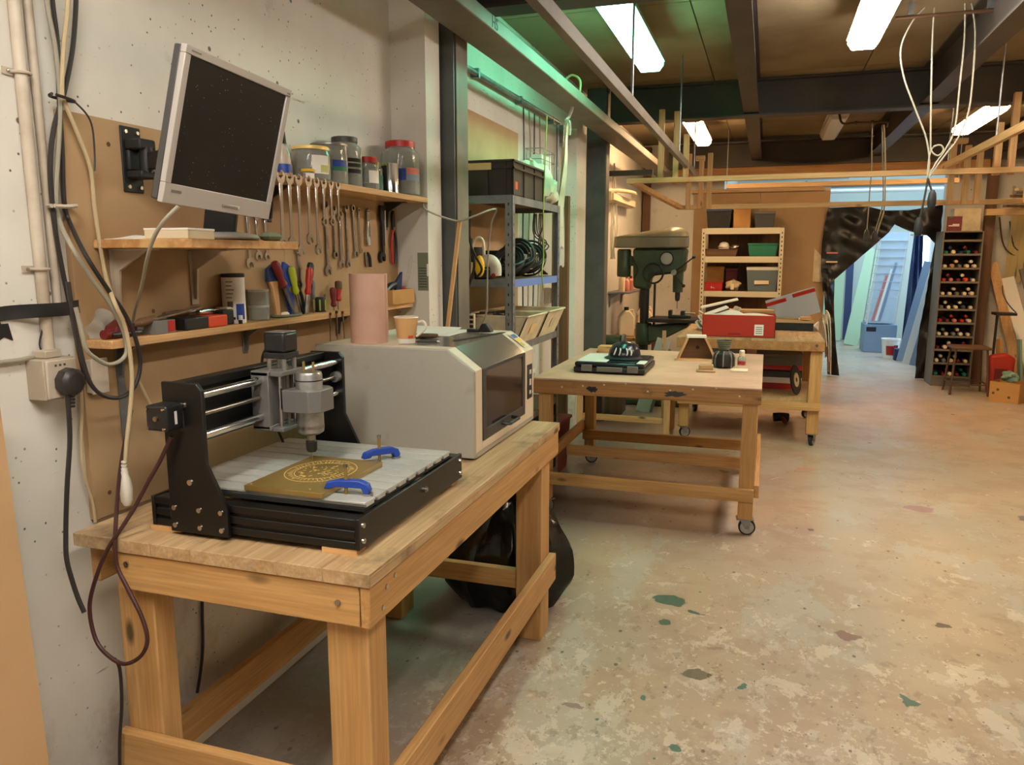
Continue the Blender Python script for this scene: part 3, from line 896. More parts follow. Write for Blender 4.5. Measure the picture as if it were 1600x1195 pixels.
def bracket(parent, y, ztop, L, mat, w_=.03):
    m = MB().box(0, .004, y-w_/2, y+w_/2, ztop-L*1.0, ztop)
    m.box(0, L*.85, y-w_/2, y+w_/2, ztop-.004, ztop)
    m.prism([(.003, ztop-.003), (L*.7, ztop-.003), (.02, ztop-L*.35), (.012, ztop-L*.9), (.003, ztop-L*.9)], y-.004, y+.004, 'y')
    return m.build('bracket', mat, parent, .001)
# monitor shelf
t = thing('wall_shelf', 'thick chipboard shelf under the monitor on white brackets', 'shelf', (BX, 1.545, 1.519))
box('board', 'osb', (0, .30, 0, .445, 0, .022), t, .002)
bracket(t, .06, -.0005, .16, 'conduit'); bracket(t, .35, -.0005, .16, 'conduit')
# long low shelf
t = thing('wall_shelf', 'long narrow pine shelf full of hand tools above the bench', 'shelf', (BX, 1.495, 1.273))
box('board', 'pine_pale_y', (0, .085, 0, 1.72, 0, .021), t, .002)
for y in (.10, .62, 1.2): bracket(t, y, -.0005, .085 if y > .2 else .09, 'zinc', .024)
box('support_strip', 'zinc', (0, .003, .09, .114, -.26, -.09), t)
# jar shelf
t = thing('wall_shelf', 'high pine shelf lined with glass jars, spanners on its edge', 'shelf', (BX, 2.03, 1.733))
box('board', 'pine_pale_y', (0, .157, 0, 1.205, 0, .022), t, .002)
for y in (.25, 1.10): bracket(t, y, -.0005, .12, 'dark_grey', .022)
JZ = 1.7553
LZ = 1.2945
MZ = 1.5415

# ---------------------------------------------------------------- monitor
def monitor():
    t = thing('monitor', 'silver flat monitor with a dusty black screen on a wall arm', 'monitor', (-1.169, 1.537, 1.756), rot=(R(-3.04), R(13.39), R(-.2)))
    w_, h = .37, .32
    m = MB()
    b = .017; bb = .042
    m.box(-.014, 0, -w_/2, w_/2, h/2-b, h/2).box(-.014, 0, -w_/2, w_/2, -h/2, -h/2+bb)
    m.box(-.014, 0, -w_/2, -w_/2+b, -h/2+bb, h/2-b).box(-.014, 0, w_/2-b, w_/2, -h/2+bb, h/2-b)
    fr = m.build('bezel', 'silver_plastic', t, .0015)
    box('screen', 'screen', (-.010, -.004, -w_/2+b-.001, w_/2-b+.001, -h/2+bb-.001, h/2-b+.001), t)
    MB().box(-.034, -.014, -w_/2+.002, w_/2-.002, -h/2+.003, h/2-.002).build('rear_shell', 'dark_grey', t, .004)
    MB().prism([(-.034, -.13), (-.034, .13), (-.055, .09), (-.055, -.09)], -.12, .12, 'y').build('rear_bulge', 'dark_grey', t, .004)
    bs = box('button_bar', 'alu', (0, .0022, .0, .062, -h/2+.012, -h/2+.019), fr, .001)
    box('lamp_dot', 'white_gloss', (.0022, .0028, .056, .060, -h/2+.013, -h/2+.018), fr)
    box('maker_mark', 'grey_anod', (0, .0006, -.165, -.135, -h/2+.024, -h/2+.030), fr)
    box('maker_mark', 'grey_anod', (0, .0006, -.168, -.14, h/2-.010, h/2-.007), fr)
    for k in range(2): box('maker_mark', 'grey_anod', (0, .0006, .168, .18, h/2-.012-.006*k, h/2-.009-.006*k), fr)
    random.seed(2)
    m = MB()
    for i in range(70):
        y = random.uniform(-.16, .16); z = random.uniform(-.11, .13); r = random.uniform(.0004, .0011)
        m.cyl((-.004, y, z), (-.0037, y, z), r, n=5)
    o = m.build('dust_specks', 'dust', t); o['kind'] = 'stuff'
    # arm to the wall
    q = Matrix.LocRotScale(Vector((-1.169, 1.537, 1.756)), Euler((R(-3.04), R(13.39), R(-.2))), None).inverted()
    def W(p): return q @ Vector(p)
    MB().bar(W((-1.215, 1.60, 1.745)), W((-1.54, 1.695, 1.745)), .03, .045, q.to_3x3() @ Vector((0, 0, 1))).build('wall_arm', 'black_plastic', t, .003)
    return t
monitor()
t = thing('wall_bracket', 'black steel bracket plate screwed to the tool board behind the monitor', 'bracket', (BX, 1.69, 1.665))
pl = box('plate', 'black_matte', (0, .006, -.034, .034, 0, .168), t, .004)
for y in (-.02, .02):
    for z in (.014, .154):
        m = MB(); screw(m, (.006, y, z), (1, 0, 0), .006); m.build('bolt', 'screw', pl)
m = MB().box(.006, .058, -.026, .03, .035, .055).box(.006, .058, -.026, .03, .108, .135).box(.006, .02, -.026, .03, .055, .108)
m.build('yoke', 'black_matte', t, .005)
MB().cyl((.045, .005, .05), (.045, .005, .115), .017, n=20).build('pivot', 'black_plastic', t)
# the loose monitor foot on the shelf
t = thing('monitor_stand', 'oval grey monitor foot with a black neck on the chipboard shelf', 'monitor stand', (-1.44, 1.80, MZ), R(20))
MB().lathe([(0, 0), (.075, 0), (.078, .004), (.070, .013), (.04, .019), (0, .021)], 40, (.02, .02, .004), sx=1.15, sy=1.35).build('foot', 'silver_plastic', t)
MB().lathe([(0, 0), (.070, 0), (.072, .004), (0, .004)], 40, (.02, .02, 0), sx=1.15, sy=1.35).build('foot_pad', 'black_plastic', t)
MB().bar((.01, .0, .018), (.03, -.01, .13), .085, .02, (0, 1, .0)).build('neck', 'black_plastic', t, .003)
t = tag(MB().ball((0, 0, .014), .02, 10, 6, (1.5, 2.3, .72)).build('stone', 'pad_green', loc=(-1.36, 1.935, MZ-.001), rz=.3), 'grey green stone at the end of the monitor shelf', 'stone')
t = thing('small_box', 'low cream carton on the monitor shelf', 'box', (-1.42, 1.63, MZ), R(4))
box('carton', 'cream', (-.05, .075, -.06, .045, 0, .026), t, .002)
box('lid_edge', 'paper', (-.051, .076, -.061, .046, .021, .0265), t, .001)
tag(MB().grid(lambda u, v: (-.06+.12*u, -.02+.045*v, .001+.01*math.sin(PI*u)*v), 8, 4, .001).build('paper_scrap', 'paper', loc=(-1.52, 1.575, MZ)), 'curled scrap of paper at the shelf end beside the carton', 'paper')

# ---------------------------------------------------------------- jars on the high shelf
def jar(x, y, r, h, label, lid, lidh=.016, fill=.3, glass='glass_tint', neck=.86, lab=None, labz=(.25, .55), labang=(-.9, .6), lid_r=None, stripes=None):
    t = thing('storage_jar', label, 'jar', (x, y, JZ), group='jars on the high shelf')
    nr = r*neck
    MB().lathe([(0, .001), (r*.94, .001), (r, .006), (r, h*.70), (r*.96, h*.80), (nr, h-lidh*1.2), (nr, h-lidh*.4), (nr-.002, h-lidh*.4), (nr-.002, h-lidh*1.2), (r-.002, h*.70), (r-.002, .008)], 32).build('jar_body', glass, t)
    lr = lid_r or nr+.003
    MB().lathe([(lr-.001, h-lidh), (lr, h-lidh), (lr, h-.002), (lr-.003, h), (0, h)], 32).build('lid', lid, t)
    if fill: MB().lathe([(0, .006), (r-.004, .007), (r-.004, h*fill), (r*.5, h*fill+.004), (0, h*fill+.006)], 24).build('contents', 'contents', t)
    if lab:
        for k, (mt, z0, z1, a0, a1) in enumerate(lab):
            m = MB().grid(lambda u, v: (math.cos(a0+(a1-a0)*u)*(r+.0008), math.sin(a0+(a1-a0)*u)*(r+.0008), h*(z0+(z1-z0)*v)), 14, 1)
            m.build('label', mt, t)
    return t
F = -.95   # label facing the viewer
jar(-1.53, 2.43, .067, .118, 'squat jar with a gold lid and a green label', 'brass_bright', .012, .35, lab=[('paper', .2, .72, F, F+1.0), ('lime', .24, .45, F+.45, F+.95)], neck=.9)
jar(-1.537, 2.565, .066, .146, 'jar with a thin steel lid and a blue label', 'steel_tool', .008, .42, lab=[('blue', .42, .58, F+.1, F+1.1), ('teal_green', .33, .42, F+.1, F+1.1)], neck=.97)
jar(-1.55, 2.70, .064, .188, 'tall jar with a grey rubber lid and black stripes', 'dark_grey', .02, .22, lab=[('black_matte', .28, .36, F-.2, F+1.0), ('black_matte', .40, .47, F-.2, F+1.0), ('black_matte', .50, .57, F-.2, F+1.0)], neck=.72)
jar(-1.51, 2.80, .045, .125, 'small jar with a red lid and a white label', 'red', .022, .2, lab=[('paper', .2, .58, F, F+1.1)], neck=.8)
jar(-1.535, 2.895, .038, .118, 'slim jar with a yellow cap and a teal label', 'lime', .018, 0, lab=[('teal_green', .1, .55, F, F+1.5)], neck=.6)
jar(-1.525, 3.125, .082, .228, 'large plastic jar with a wide red lid holding screws', 'red', .026, .27, lab=[('blue', .27, .48, F-.5, F+.1), ('pink', .38, .5, F+.15, F+1.1), ('board_blue', .27, .38, F+.15, F+1.1)], neck=.74)
jar(-1.50, 2.362, .022, .036, 'tiny jar with a yellow lid in front of the gold lidded jar', 'yellow', .009, .3, lab=[('paper', .1, .6, F-.4, F+1.2)], neck=.95)
t = thing('metal_tin', 'tall bare steel tin beside the big red lidded jar', 'tin', (-1.50, 2.975, JZ))
MB().lathe([(0, 0), (.036, 0), (.0365, .004), (.035, .008), (.035, .112), (.0365, .116), (.0365, .12), (.033, .12), (.033, .10), (0, .10)], 32).build('can_wall', 'chrome', t)
MB().grid(lambda u, v: (math.cos(-2.6+1.1*u)*.0356, math.sin(-2.6+1.1*u)*.0356, .01+.10*v), 10, 1).build('label', 'black_matte', t)
t = thing('glue_bottle', 'clear glue bottle with a dark cap beside the monitor edge', 'bottle', (-1.50, 2.22, JZ))
MB().lathe([(0, 0), (.026, 0), (.027, .005), (.025, .06), (.013, .10), (.010, .105), (0, .105)], 24).build('bottle_body', 'film', t)
MB().lathe([(.013, .10), (.014, .10), (.010, .138), (0, .14)], 20).build('cap', 'black_plastic', t)
MB().lathe([(.0275, .008), (.0268, .036)], 24).build('label', 'blue', t)
t = thing('small_bottle', 'tan bottle with a white foot behind the glue bottle', 'bottle', (-1.555, 2.315, JZ))
MB().lathe([(0, 0), (.022, 0), (.022, .045), (.012, .075), (.012, .09), (0, .09)], 20).build('bottle_body', 'cup_tan', t)
MB().lathe([(.0225, 0.001), (.0225, .02)], 20).build('label', 'paper', t)

# ---------------------------------------------------------------- spanners and pliers
def jaw(s_, th, c, up=True, tilt=.25, gap=.46):
    """open spanner end as a flat prism (plane y,z)"""
    pts = []
    for i in range(15):
        a = R(90+34) + (2*PI-R(68))*i/14
        pts.append((math.cos(a)*s_, math.sin(a)*s_))
    pts += [(s_*gap, s_*.0), (0, -s_*.22), (-s_*gap, s_*.0)]
    q = tilt + (0 if up else PI)
    pts = [(p[0]*math.cos(q)-p[1]*math.sin(q)+c[0], p[0]*math.sin(q)+p[1]*math.cos(q)+c[1]) for p in pts]
    return MB().prism(pts, -th/2, th/2, 'x')
def ringend(s_, th, c):
    m = MB(); n = 16; vs = []
    for x in (-th/2, th/2):
        for r in (s_, s_*.58):
            for i in range(n):
                a = 2*PI*i/n; vs.append((x, c[0]+math.cos(a)*r, c[1]+math.sin(a)*r))
    fs = []
    for i in range(n):
        j = (i+1) % n
        fs += [(i, j, n+j, n+i), (2*n+i, 3*n+i, 3*n+j, 2*n+j), (i, 2*n+i, 2*n+j, j), (n+i, n+j, 3*n+j, 3*n+i)]
    return m.add(vs, fs)
def spanner(loc, L, s_, label, group, mat='chrome', top='jaw', bot='ring', tilt=0.0, th=.005):
    t = thing('spanner', label, 'spanner', loc, group=group, rot=(tilt, 0, 0))
    s_ *= 1.2; wv = s_*.72
    MB().prism([(-wv*.55, -s_*.8), (wv*.55, -s_*.8), (wv*.42, -L*.5), (wv*.5, -L+s_*.8), (-wv*.5, -L+s_*.8), (-wv*.42, -L*.5)], -th/2, th/2, 'x').build('shank', mat, t, .001)
    (jaw(s_, th*1.3, (0, 0)) if top == 'jaw' else ringend(s_*.85, th*1.6, (0, 0))).build('open_end' if top == 'jaw' else 'ring_end', mat, t)
    (jaw(s_, th*1.3, (0, -L), False) if bot == 'jaw' else ringend(s_*.9, th*1.7, (0, -L))).build('open_end' if bot == 'jaw' else 'ring_end', mat, t)
    MB().cyl((-.008, 0, s_*.1), (.006, 0, s_*.1), .002, n=6).build('hook', 'cast_dark', t)
    return t
ORD = ['first', 'second', 'third', 'fourth', 'fifth', 'sixth', 'seventh', 'eighth', 'ninth', 'tenth', 'eleventh', 'twelfth']
FX = BX+.157+.0055
for i, (y, zb, bot) in enumerate(((2.117, 1.545, 'jaw'), (2.165, 1.54, 'jaw'), (2.214, 1.518, 'jaw'), (2.271, 1.556, 'jaw'), (2.318, 1.522, 'jaw'), (2.364, 1.615, 'ring'), (2.411, 1.618, 'ring'), (2.457, 1.632, 'ring'))):
    s_ = .0185-.0009*i
    spanner((FX, y, 1.742), 1.742-zb, s_, 'chrome spanner hanging %s from left on the jar shelf edge' % ORD[i], 'spanners on the jar shelf edge', bot=bot)
HX = BX+.006
for i, (y, zt, zb, s_, tp, bt, mt) in enumerate(((2.158, 1.64, 1.477, .017, 'ring', 'jaw', 'chrome'), (2.203, 1.63, 1.50, .014, 'ring', 'jaw', 'chrome'), (2.250, 1.63, 1.50, .012, 'ring', 'jaw', 'chrome'), (2.435, 1.52, 1.40, .013, 'jaw', 'ring', 'steel_tool'),
        (2.632, 1.685, 1.445, .019, 'jaw', 'jaw', 'steel_tool'), (2.690, 1.675, 1.505, .014, 'jaw', 'ring', 'steel_tool'), (2.735, 1.655, 1.468, .017, 'jaw', 'jaw', 'chrome'), (2.785, 1.685, 1.47, .014, 'jaw', 'jaw', 'steel_tool'), (2.835, 1.69, 1.508, .014, 'ring', 'ring', 'chrome'), (2.880, 1.685, 1.52, .009, 'ring', 'jaw', 'chrome'))):
    spanner((HX, y, zt), zt-zb, s_, 'steel spanner hanging %s from left on the tool board' % ORD[i], 'spanners on the tool board', mat=mt, top=tp, bot=bt, tilt=0.0 if i < 8 else .08)
def pliers(loc, L, label, m1, m2, jawm='cast_dark', spread=.02):
    t = thing('pliers', label, 'pliers', loc)
    MB().prism([(-.006, .0), (-.013, -.03), (-.012, -L*.36), (0, -L*.40), (.012, -L*.36), (.013, -.03), (.006, 0)], 0, .008, 'x').build('jaws', jawm, t, .001)
    MB().cyl((-.001, 0, -L*.34), (.010, 0, -L*.34), .008, n=14).build('pivot', 'steel_tool', t)
    for sgn, m in ((-1, m1), (1, m2)):
        MB().tube([(.004, sgn*.004, -L*.36), (.004, sgn*spread, -L*.52), (.004, sgn*spread*1.1, -L*.75), (.004, sgn*spread*.7, -L)], .0065, 8, 4).build('grip', m, t)
    MB().cyl((-.008, 0, -.012), (.012, 0, -.012), .002, n=6).build('hook', 'cast_dark', t)
    return t
pliers((HX, 3.185, 1.70), .235, 'pliers with one red and one black grip at the board end', 'red', 'black_plastic')
pliers((HX, 2.955, 1.695), .15, 'small steel pliers with bare handles on the board', 'chrome', 'steel_tool', 'chrome', .010)
t = thing('locking_wrench', 'dark adjustable pipe wrench hanging beside the red gripped pliers', 'wrench', (HX, 3.075, 1.715))
MB().prism([(-.02, 0), (.02, 0), (.022, -.05), (.01, -.07), (.010, -.20), (-.010, -.20), (-.012, -.08), (-.022, -.05)], 0, .012, 'x').build('handle', 'cast_dark', t, .002)
MB().cyl((.008, .018, -.02), (.008, .020, -.17), .006, n=10).build('rod', 'chrome', t)
jaw(.026, .014, (0, -.22), False).build('open_end', 'cast_dark', t)
ringend(.011, .016, (0, -.075)).build('knurl_ring', 'steel_tool', t)
t = thing('hex_key', 'small black hex key on the board above the tube', 'key', (HX, 2.93, 1.515))
MB().tube([(0, 0, .0), (0, .004, -.05), (0, .012, -.055)], .005, 6, 2).build('shaft', 'steel_tool', t)
MB().tube([(.003, .012, -.004), (.003, .03, -.02), (.003, .034, -.06)], .007, 8, 3).build('sleeve', 'black_plastic', t)

# ---------------------------------------------------------------- clutter on the low shelf
t = thing('can', 'white printed can with a blue panel and black rim on the shelf', 'can', (-1.572, 2.03, LZ))
MB().lathe([(0, 0), (.034, 0), (.0345, .004), (.0345, .146), (0, .146)], 32).build('can_wall', 'paper', t)
MB().lathe([(.035, .141), (.0355, .142), (.0355, .152), (.033, .153), (.032, .149), (0, .149)], 32).build('lid', 'black_plastic', t)
def wrap(t, nm, mt, r, a0, a1, z0, z1):
    return MB().grid(lambda u, v: (math.cos(a0+(a1-a0)*u)*r, math.sin(a0+(a1-a0)*u)*r, z0+(z1-z0)*v), 10, 1).build(nm, mt, t)
wrap(t, 'blue_panel', 'blue', .0349, -.75, .1, .012, .060)
for i in range(5): wrap(t, 'print', 'mid_grey', .0349, -1.6, -1.6+.55+.1*(i % 3), .078+.012*i, .081+.012*i)
wrap(t, 'print', 'mid_grey', .0349, -1.5, -1.0, .05, .068)
wrap(t, 'print', 'black_matte', .0349, -1.45, -.85, .012, .020)
t = thing('plastic_jar', 'clear straight sided plastic pot next to the printed can', 'jar', (-1.570, 2.15, LZ))
MB().lathe([(0, .001), (.033, .001), (.033, .096), (.031, .096), (.031, .003)], 32).build('jar_body', 'glass_tint', t)
MB().lathe([(.0335, .040), (.0345, .042), (.0345, .046), (.0335, .048)], 32).build('rib', 'film', t)
MB().lathe([(.0335, .092), (.0345, .093), (.0345, .099), (0, .1)], 32).build('lid', 'film', t)
t = thing('shallow_dish', 'flat grey plastic lid holding a lump of putty', 'dish', (-1.568, 2.30, LZ))
MB().lathe([(0, 0), (.034, 0), (.038, .004), (.038, .010), (.036, .010), (.034, .004), (0, .003)], 32, sx=1.0, sy=2.0).build('dish_body', 'pad_green', t)
MB().ball((0, -.01, .008), .014, 12, 6, (1, 1.5, .7)).build('putty', 'cream', t)
def driver(x, y, z, tilt_y, tilt_x, L, r, hm, label, hl=.10, tip=.0035, hm2=None):
    t = thing('screwdriver', label, 'screwdriver', (x, y, z), rot=(tilt_x, tilt_y, 0))
    MB().lathe([(0, L), (r*.7, L-.002), (r, L-.012), (r*.95, L-hl*.45), (r*.7, L-hl*.7), (r*.95, L-hl*.9), (r*.6, L-hl), (0, L-hl)], 12).build('handle', hm, t)
    if hm2: MB().lathe([(r*1.02, L-hl*.42), (r*1.04, L-hl*.3), (r*1.04, L-hl*.1), (r*.9, L-.003)], 12).build('grip_band', hm2, t)
    MB().cyl((0, 0, 0), (0, 0, L-hl+.004), tip, n=8).build('shaft', 'steel_tool', t)
    return t
driver(-1.566, 2.348, LZ+.001, 0, R(30), .215, .016, 'dark_red', 'red handled screwdriver leaning left in the tool row', .10, .005)
driver(-1.572, 2.390, LZ+.001, 0, R(15), .175, .013, 'lime', 'yellow handled screwdriver leaning in the tool row', .10)
driver(-1.566, 2.418, LZ+.001, 0, R(-12), .168, .013, 'red', 'red and black screwdriver leaning right in the tool row', .10, .008, None)
driver(-1.575, 2.445, LZ+.001, 0, R(-9), .185, .013, 'black_plastic', 'black handled screwdriver behind the red one', .10)
driver(-1.57, 2.615, LZ+.001, 0, R(2), .088, .013, 'dark_red', 'stubby dark red screwdriver on the shelf', .075)
driver(-1.572, 2.650, LZ+.001, 0, R(-4), .112, .0135, 'red', 'stubby bright red screwdriver with a brown end', .08, .0035, 'steel_rust')
driver(-1.57, 2.475, LZ+.001, 0, R(2), .12, .011, 'mid_grey', 'grey square handled driver in the tool row', .07)
t = thing('paint_brush', 'wide blue brush with pale bristles standing in the tool row', 'brush', (-1.585, 2.275, LZ+.001), rot=(R(8), 0, 0))
MB().prism([(-.012, 0), (.012, 0), (.016, .10), (.030, .13), (-.030, .13), (-.016, .10)], -.005, .005, 'x').build('handle', 'pine_pale_z', t, .002)
MB().prism([(-.036, .125), (.040, .118), (.030, .155), (.0, .178), (-.030, .168)], -.007, .007, 'x').build('ferrule', 'dark_blue', t, .002)
t = thing('blue_clamp', 'blue plastic spring clamp among the screwdrivers', 'clamp', (-1.587, 2.36, LZ+.001), rot=(R(10), 0, 0))
MB().prism([(-.012, .0), (.012, 0), (.022, .17), (-.006, .19), (-.02, .16)], -.007, .007, 'x').build('arm', 'blue', t, .003)
MB().cyl((-.009, .004, .09), (.009, .004, .09), .012, n=14).build('spring', 'steel_tool', t)
t = thing('pliers', 'black handled cutters standing open in the tool row', 'pliers', (-1.580, 2.42, LZ+.001), rot=(R(20), 0, 0))
MB().tube([(0, 0, 0), (0, -.012, .06), (0, -.004, .12)], .006, 8, 4).build('grip', 'black_plastic', t)
MB().tube([(.0, .006, 0), (0, .018, .06), (0, .004, .12)], .006, 8, 4).build('grip', 'black_plastic', t)
MB().prism([(-.010, .11), (.010, .11), (.012, .14), (.002, .165), (-.006, .15)], -.004, .004, 'x').build('jaws', 'steel_tool', t)
t = thing('bit_holder', 'striped olive and black bit holder at the shelf back', 'holder', (-1.580, 2.535, LZ))
MB().lathe([(0, 0), (.020, 0), (.022, .008), (.022, .045), (.018, .055), (0, .055)], 18).build('holder_body', 'black_matte', t)
for k in range(6):
    a = 2*PI*k/6
    MB().bar((math.cos(a)*.0218, math.sin(a)*.0218, .006), (math.cos(a)*.0218, math.sin(a)*.0218, .046), .006, .003, (math.cos(a), math.sin(a), 0)).build('stripe', 'lime', t)
t = thing('tool_case', 'black and orange hard case on the low shelf', 'case', (-1.565, 1.85, LZ))
box('case_body', 'black_plastic', (-.032, .034, -.085, .01, 0, .034), t, .003)
box('case_end', 'orange', (-.03, .036, .01, .092, 0, .034), t, .004)
box('latch', 'orange', (-.01, .02, .088, .104, .008, .02), t, .002)
t = thing('small_carton', 'grey carton with a red end lying on the low shelf', 'box', (-1.562, 1.69, LZ), R(3))
box('carton', 'mid_grey', (-.03, .036, -.045, .03, 0, .036), t, .001)
box('label', 'red', (.0361, .0366, .0, .028, .004, .034), t)
box('end_label', 'dark_red', (-.02, .03, .0301, .0306, .003, .033), t)
t = thing('file_rasp', 'long steel file lying across the boxes on the low shelf', 'file', (-1.552, 1.73, LZ+.046), rot=(R(5), 0, R(6)))
box('blade', 'steel_tool', (-.01, .01, -.13, .14, -.002, .003), t)
MB().lathe([(0, -.16), (.01, -.155), (.012, -.10), (.006, -.07), (0, -.07)], 12, M=Matrix.Rotation(R(90), 4, 'X')).build('handle', 'dark_wood_y', t, loc=(0, -.22, 0))
t = thing('red_tool', 'dark red plastic tool under the loops of cable', 'tool', (-1.572, 1.565, LZ))
MB().prism([(-.03, 0), (.045, 0), (.05, .03), (.01, .045), (-.02, .03)], -.02, .02, 'x').build('tool_body', 'dark_red', t, .004)
MB().cyl((.022, -.04, .010), (.022, .055, .010), .006, n=8).build('shaft', 'black_plastic', t)
t = thing('red_tool', 'short red handled tool at the near end of the low shelf', 'tool', (-1.56, 1.508, LZ))
MB().cyl((0, 0, .012), (0, .03, .012), .012, n=12).build('knob', 'dark_red', t)
MB().cyl((0, .03, .010), (0, .10, .008), .005, n=8).build('shaft', 'cast_dark', t)
t = thing('plastic_bag', 'crumpled clear bag at the near end of the low shelf', 'bag', (-1.598, 1.545, LZ))
MB().grid(lambda u, v: (.0-.008*math.sin(9*u+4*v), -.045+.085*u+.006*math.sin(7*v), .075*v*(.55+.45*math.sin(PI*u))), 12, 10, .0006).build('bag_film', 'film', t)
for i, (y, L, z, nm, lb, mt) in enumerate(((1.78, .10, .052, 'chisel', 'dark wooden chisel handle on top of the black case', 'dark_wood_y'), (1.90, .07, .050, 'socket', 'bright steel socket piece on the orange case', 'chrome'))):
    t = thing(nm, lb, 'tool', (-1.575, y, LZ+z-.006), .1)
    MB().lathe([(0, -L/2), (.009, -L/2), (.010, 0), (.008, L/2), (0, L/2)], 12, M=Matrix.Rotation(R(90), 4, 'X')).build('handle', mt, t)
    MB().cyl((0, L/2, 0), (0, L/2+.05, 0), .004, n=8).build('shaft', 'steel_tool', t)
t = thing('dark_block', 'black battery block beside the printed can', 'block', (-1.575, 1.967, LZ))
box('block_body', 'black_matte', (-.028, .03, -.022, .026, 0, .045), t, .004)
box('block_cap', 'cream', (-.02, .022, .005, .026, .0451, .052), t, .002)
t = thing('glue_stick', 'little white capped tube in front of the printed can', 'tube', (-1.532, 2.005, LZ))
MB().cyl((0, 0, 0), (0, 0, .012), .006, n=12).build('tube_body', 'black_plastic', t)
MB().cyl((0, 0, .012), (0, 0, .026), .0065, n=12).build('cap', 'paper', t)
for k, (y, L, dz) in enumerate(((2.50, .12, .0), (2.545, .10, .004), (2.59, .11, .0), (2.70, .10, .006), (2.76, .12, .002))):
    t = thing('needle_file', 'thin steel needle file slotted behind the low shelf edge, %s from left' % ORD[k], 'file', (BX+.088, y, 1.273+dz), rot=(R(4*(k % 3)-4), 0, 0), group='needle files under the low shelf')
    MB().cyl((0, 0, .012), (0, 0, -L), .0028, .0015, n=6).build('shaft', 'steel_tool', t)
    MB().cyl((0, 0, .012), (0, 0, .022), .0045, n=8).build('handle', ('steel_rust', 'cast_dark', 'dark_red')[k % 3], t)
# box of tools at the far end of the low shelf
t = thing('tool_carton', 'open cardboard tray of tools at the far end of the low shelf', 'carton', (-1.552, 3.06, LZ))
m = MB().box(-.05, .045, -.075, .14, 0, .004).box(.041, .045, -.075, .14, .004, .062).box(-.05, -.046, -.075, .14, .004, .062).box(-.046, .041, -.075, -.071, .004, .062).box(-.046, .041, .136, .14, .004, .062)
m.build('tray', 'card', t)
t = thing('blue_wedge', 'dark blue pointed plastic wedge sticking out of the carton', 'wedge', (-1.545, 3.10, LZ+.006), rot=(R(-6), 0, 0))
MB().prism([(-.02, 0), (.03, 0), (.035, .10), (.036, .135), (-.02, .085)], -.006, .006, 'x').build('blade', 'dark_blue', t, .001)
box('tang', 'zinc', (-.008, .008, -.005, .012, -.004, .03), t)
t = thing('tape_measure', 'black tool with a grey end in the cardboard tray', 'tool', (-1.545, 3.02, LZ+.006))
MB().tube([(0, -.03, .05), (0, .02, .07), (0, .06, .075)], .016, 10, 4).build('tool_body', 'black_plastic', t)
MB().tube([(0, -.032, .01), (0, -.03, .05)], .010, 8, 2).build('handle', 'cup_white', t)
t = thing('red_tool', 'red topped tool at the back of the cardboard tray', 'tool', (-1.558, 3.16, LZ+.006))
MB().tube([(0, -.03, .066), (0, .03, .055)], .012, 8, 2).build('grip', 'red', t)
MB().tube([(0, .0, .0), (0, .0, .066)], .010, 8, 2).build('tool_body', 'black_matte', t)

# paper notes on the pier
t = thing('paper_note', 'grey green printed notice taped to the wall pier', 'notice', (-1.4835, 3.2445, 1.43))
box('sheet', 'pad_green', (-.025, .027, -.001, 0, -.085, .085), t)
for i in range(8): box('print', 'dark_grey', (-.02, .02, -.0014, -.001, -.07+.012*i, -.066+.012*i), t)
box('sheet', 'paper', (.020, .029, -.0015, -.0005, -.02, .035), t)
t = thing('wire_hook', 'bent white wire hung on the wall pier', 'hook', (-1.56, 3.243, 1.42))
MB().tube([(0, 0, .0), (.012, -.002, .05), (.02, -.002, .085), (.028, -.002, .07), (.012, -.002, .0), (.004, -.002, -.03)], .0018, 6, 5).build('wire', 'white_gloss', t)

# ---------------------------------------------------------------- conduit, socket, tape, cables
t = thing('wall_conduit', 'beige vertical conduit pipe clipped to the near wall', 'conduit', (-1.612, 1.43, 1.27))
MB().cyl((0, -.035, .0), (0, -.040, 1.67), .0135, n=16).build('pipe', 'conduit', t)
MB().cyl((-.004, .005, .1), (-.004, -.005, 1.67), .010, n=12).build('pipe', 'box_grey', t)
for z in (.20, .635):
    c = MB().box(-.012, -.009, -.075, -.045, z-.008, z+.008); c.tube([(-.010, -.055, z), (.010, -.05, z), (.017, -.037, z), (.010, -.02, z), (-.010, -.016, z)], .0035, 6, 4)
    c = c.build('pipe_clip', 'conduit', t)
    MB().cyl((-.009, -.062, z), (-.006, -.062, z), .004, n=8).build('screw', 'screw', c)
t = thing('socket_box', 'grey beige wall socket box with a black plug', 'socket', (-1.6245, 1.352, 1.168))
box('back_box', 'box_grey', (0, .055, -.012, .075, 0, .096), t, .003)
fpl = box('face_plate', 'conduit', (.055, .062, -.010, .073, .003, .093), t, .003)
box('gland', 'box_grey', (.005, .045, .005, .05, .0962, .115), t, .003)
for y in (.0, .012, .024): box('mark', 'dark_grey', (.0621, .0625, y+.012, y+.018, .078, .083), fpl)
pg = MB().lathe([(0, 0), (.031, 0), (.034, .005), (.033, .026), (.024, .036), (0, .038)], 10, (.063, .036, .040), Matrix.Rotation(R(90), 4, 'Y')).build('plug', 'cable_black', t, .003)
for k in range(4): MB().cyl((.078, .036, .008-.008*k), (.078, .036, .003-.008*k), .0075-.0006*k, n=10).build('strain_relief', 'cable_black', pg)
t = thing('socket_box', 'pale socket plate on the board edge behind the cable loops', 'socket', (BX, 1.497, 1.20))
box('back_box', 'box_grey', (0, .02, -.012, .035, -.04, .045), t, .003)
box('face_plate', 'conduit', (.0202, .026, -.014, .037, -.042, .047), t, .002)
t = thing('black_tape', 'black tape stuck across the wall and the conduit', 'tape', (-1.624, 1.29, 1.36))
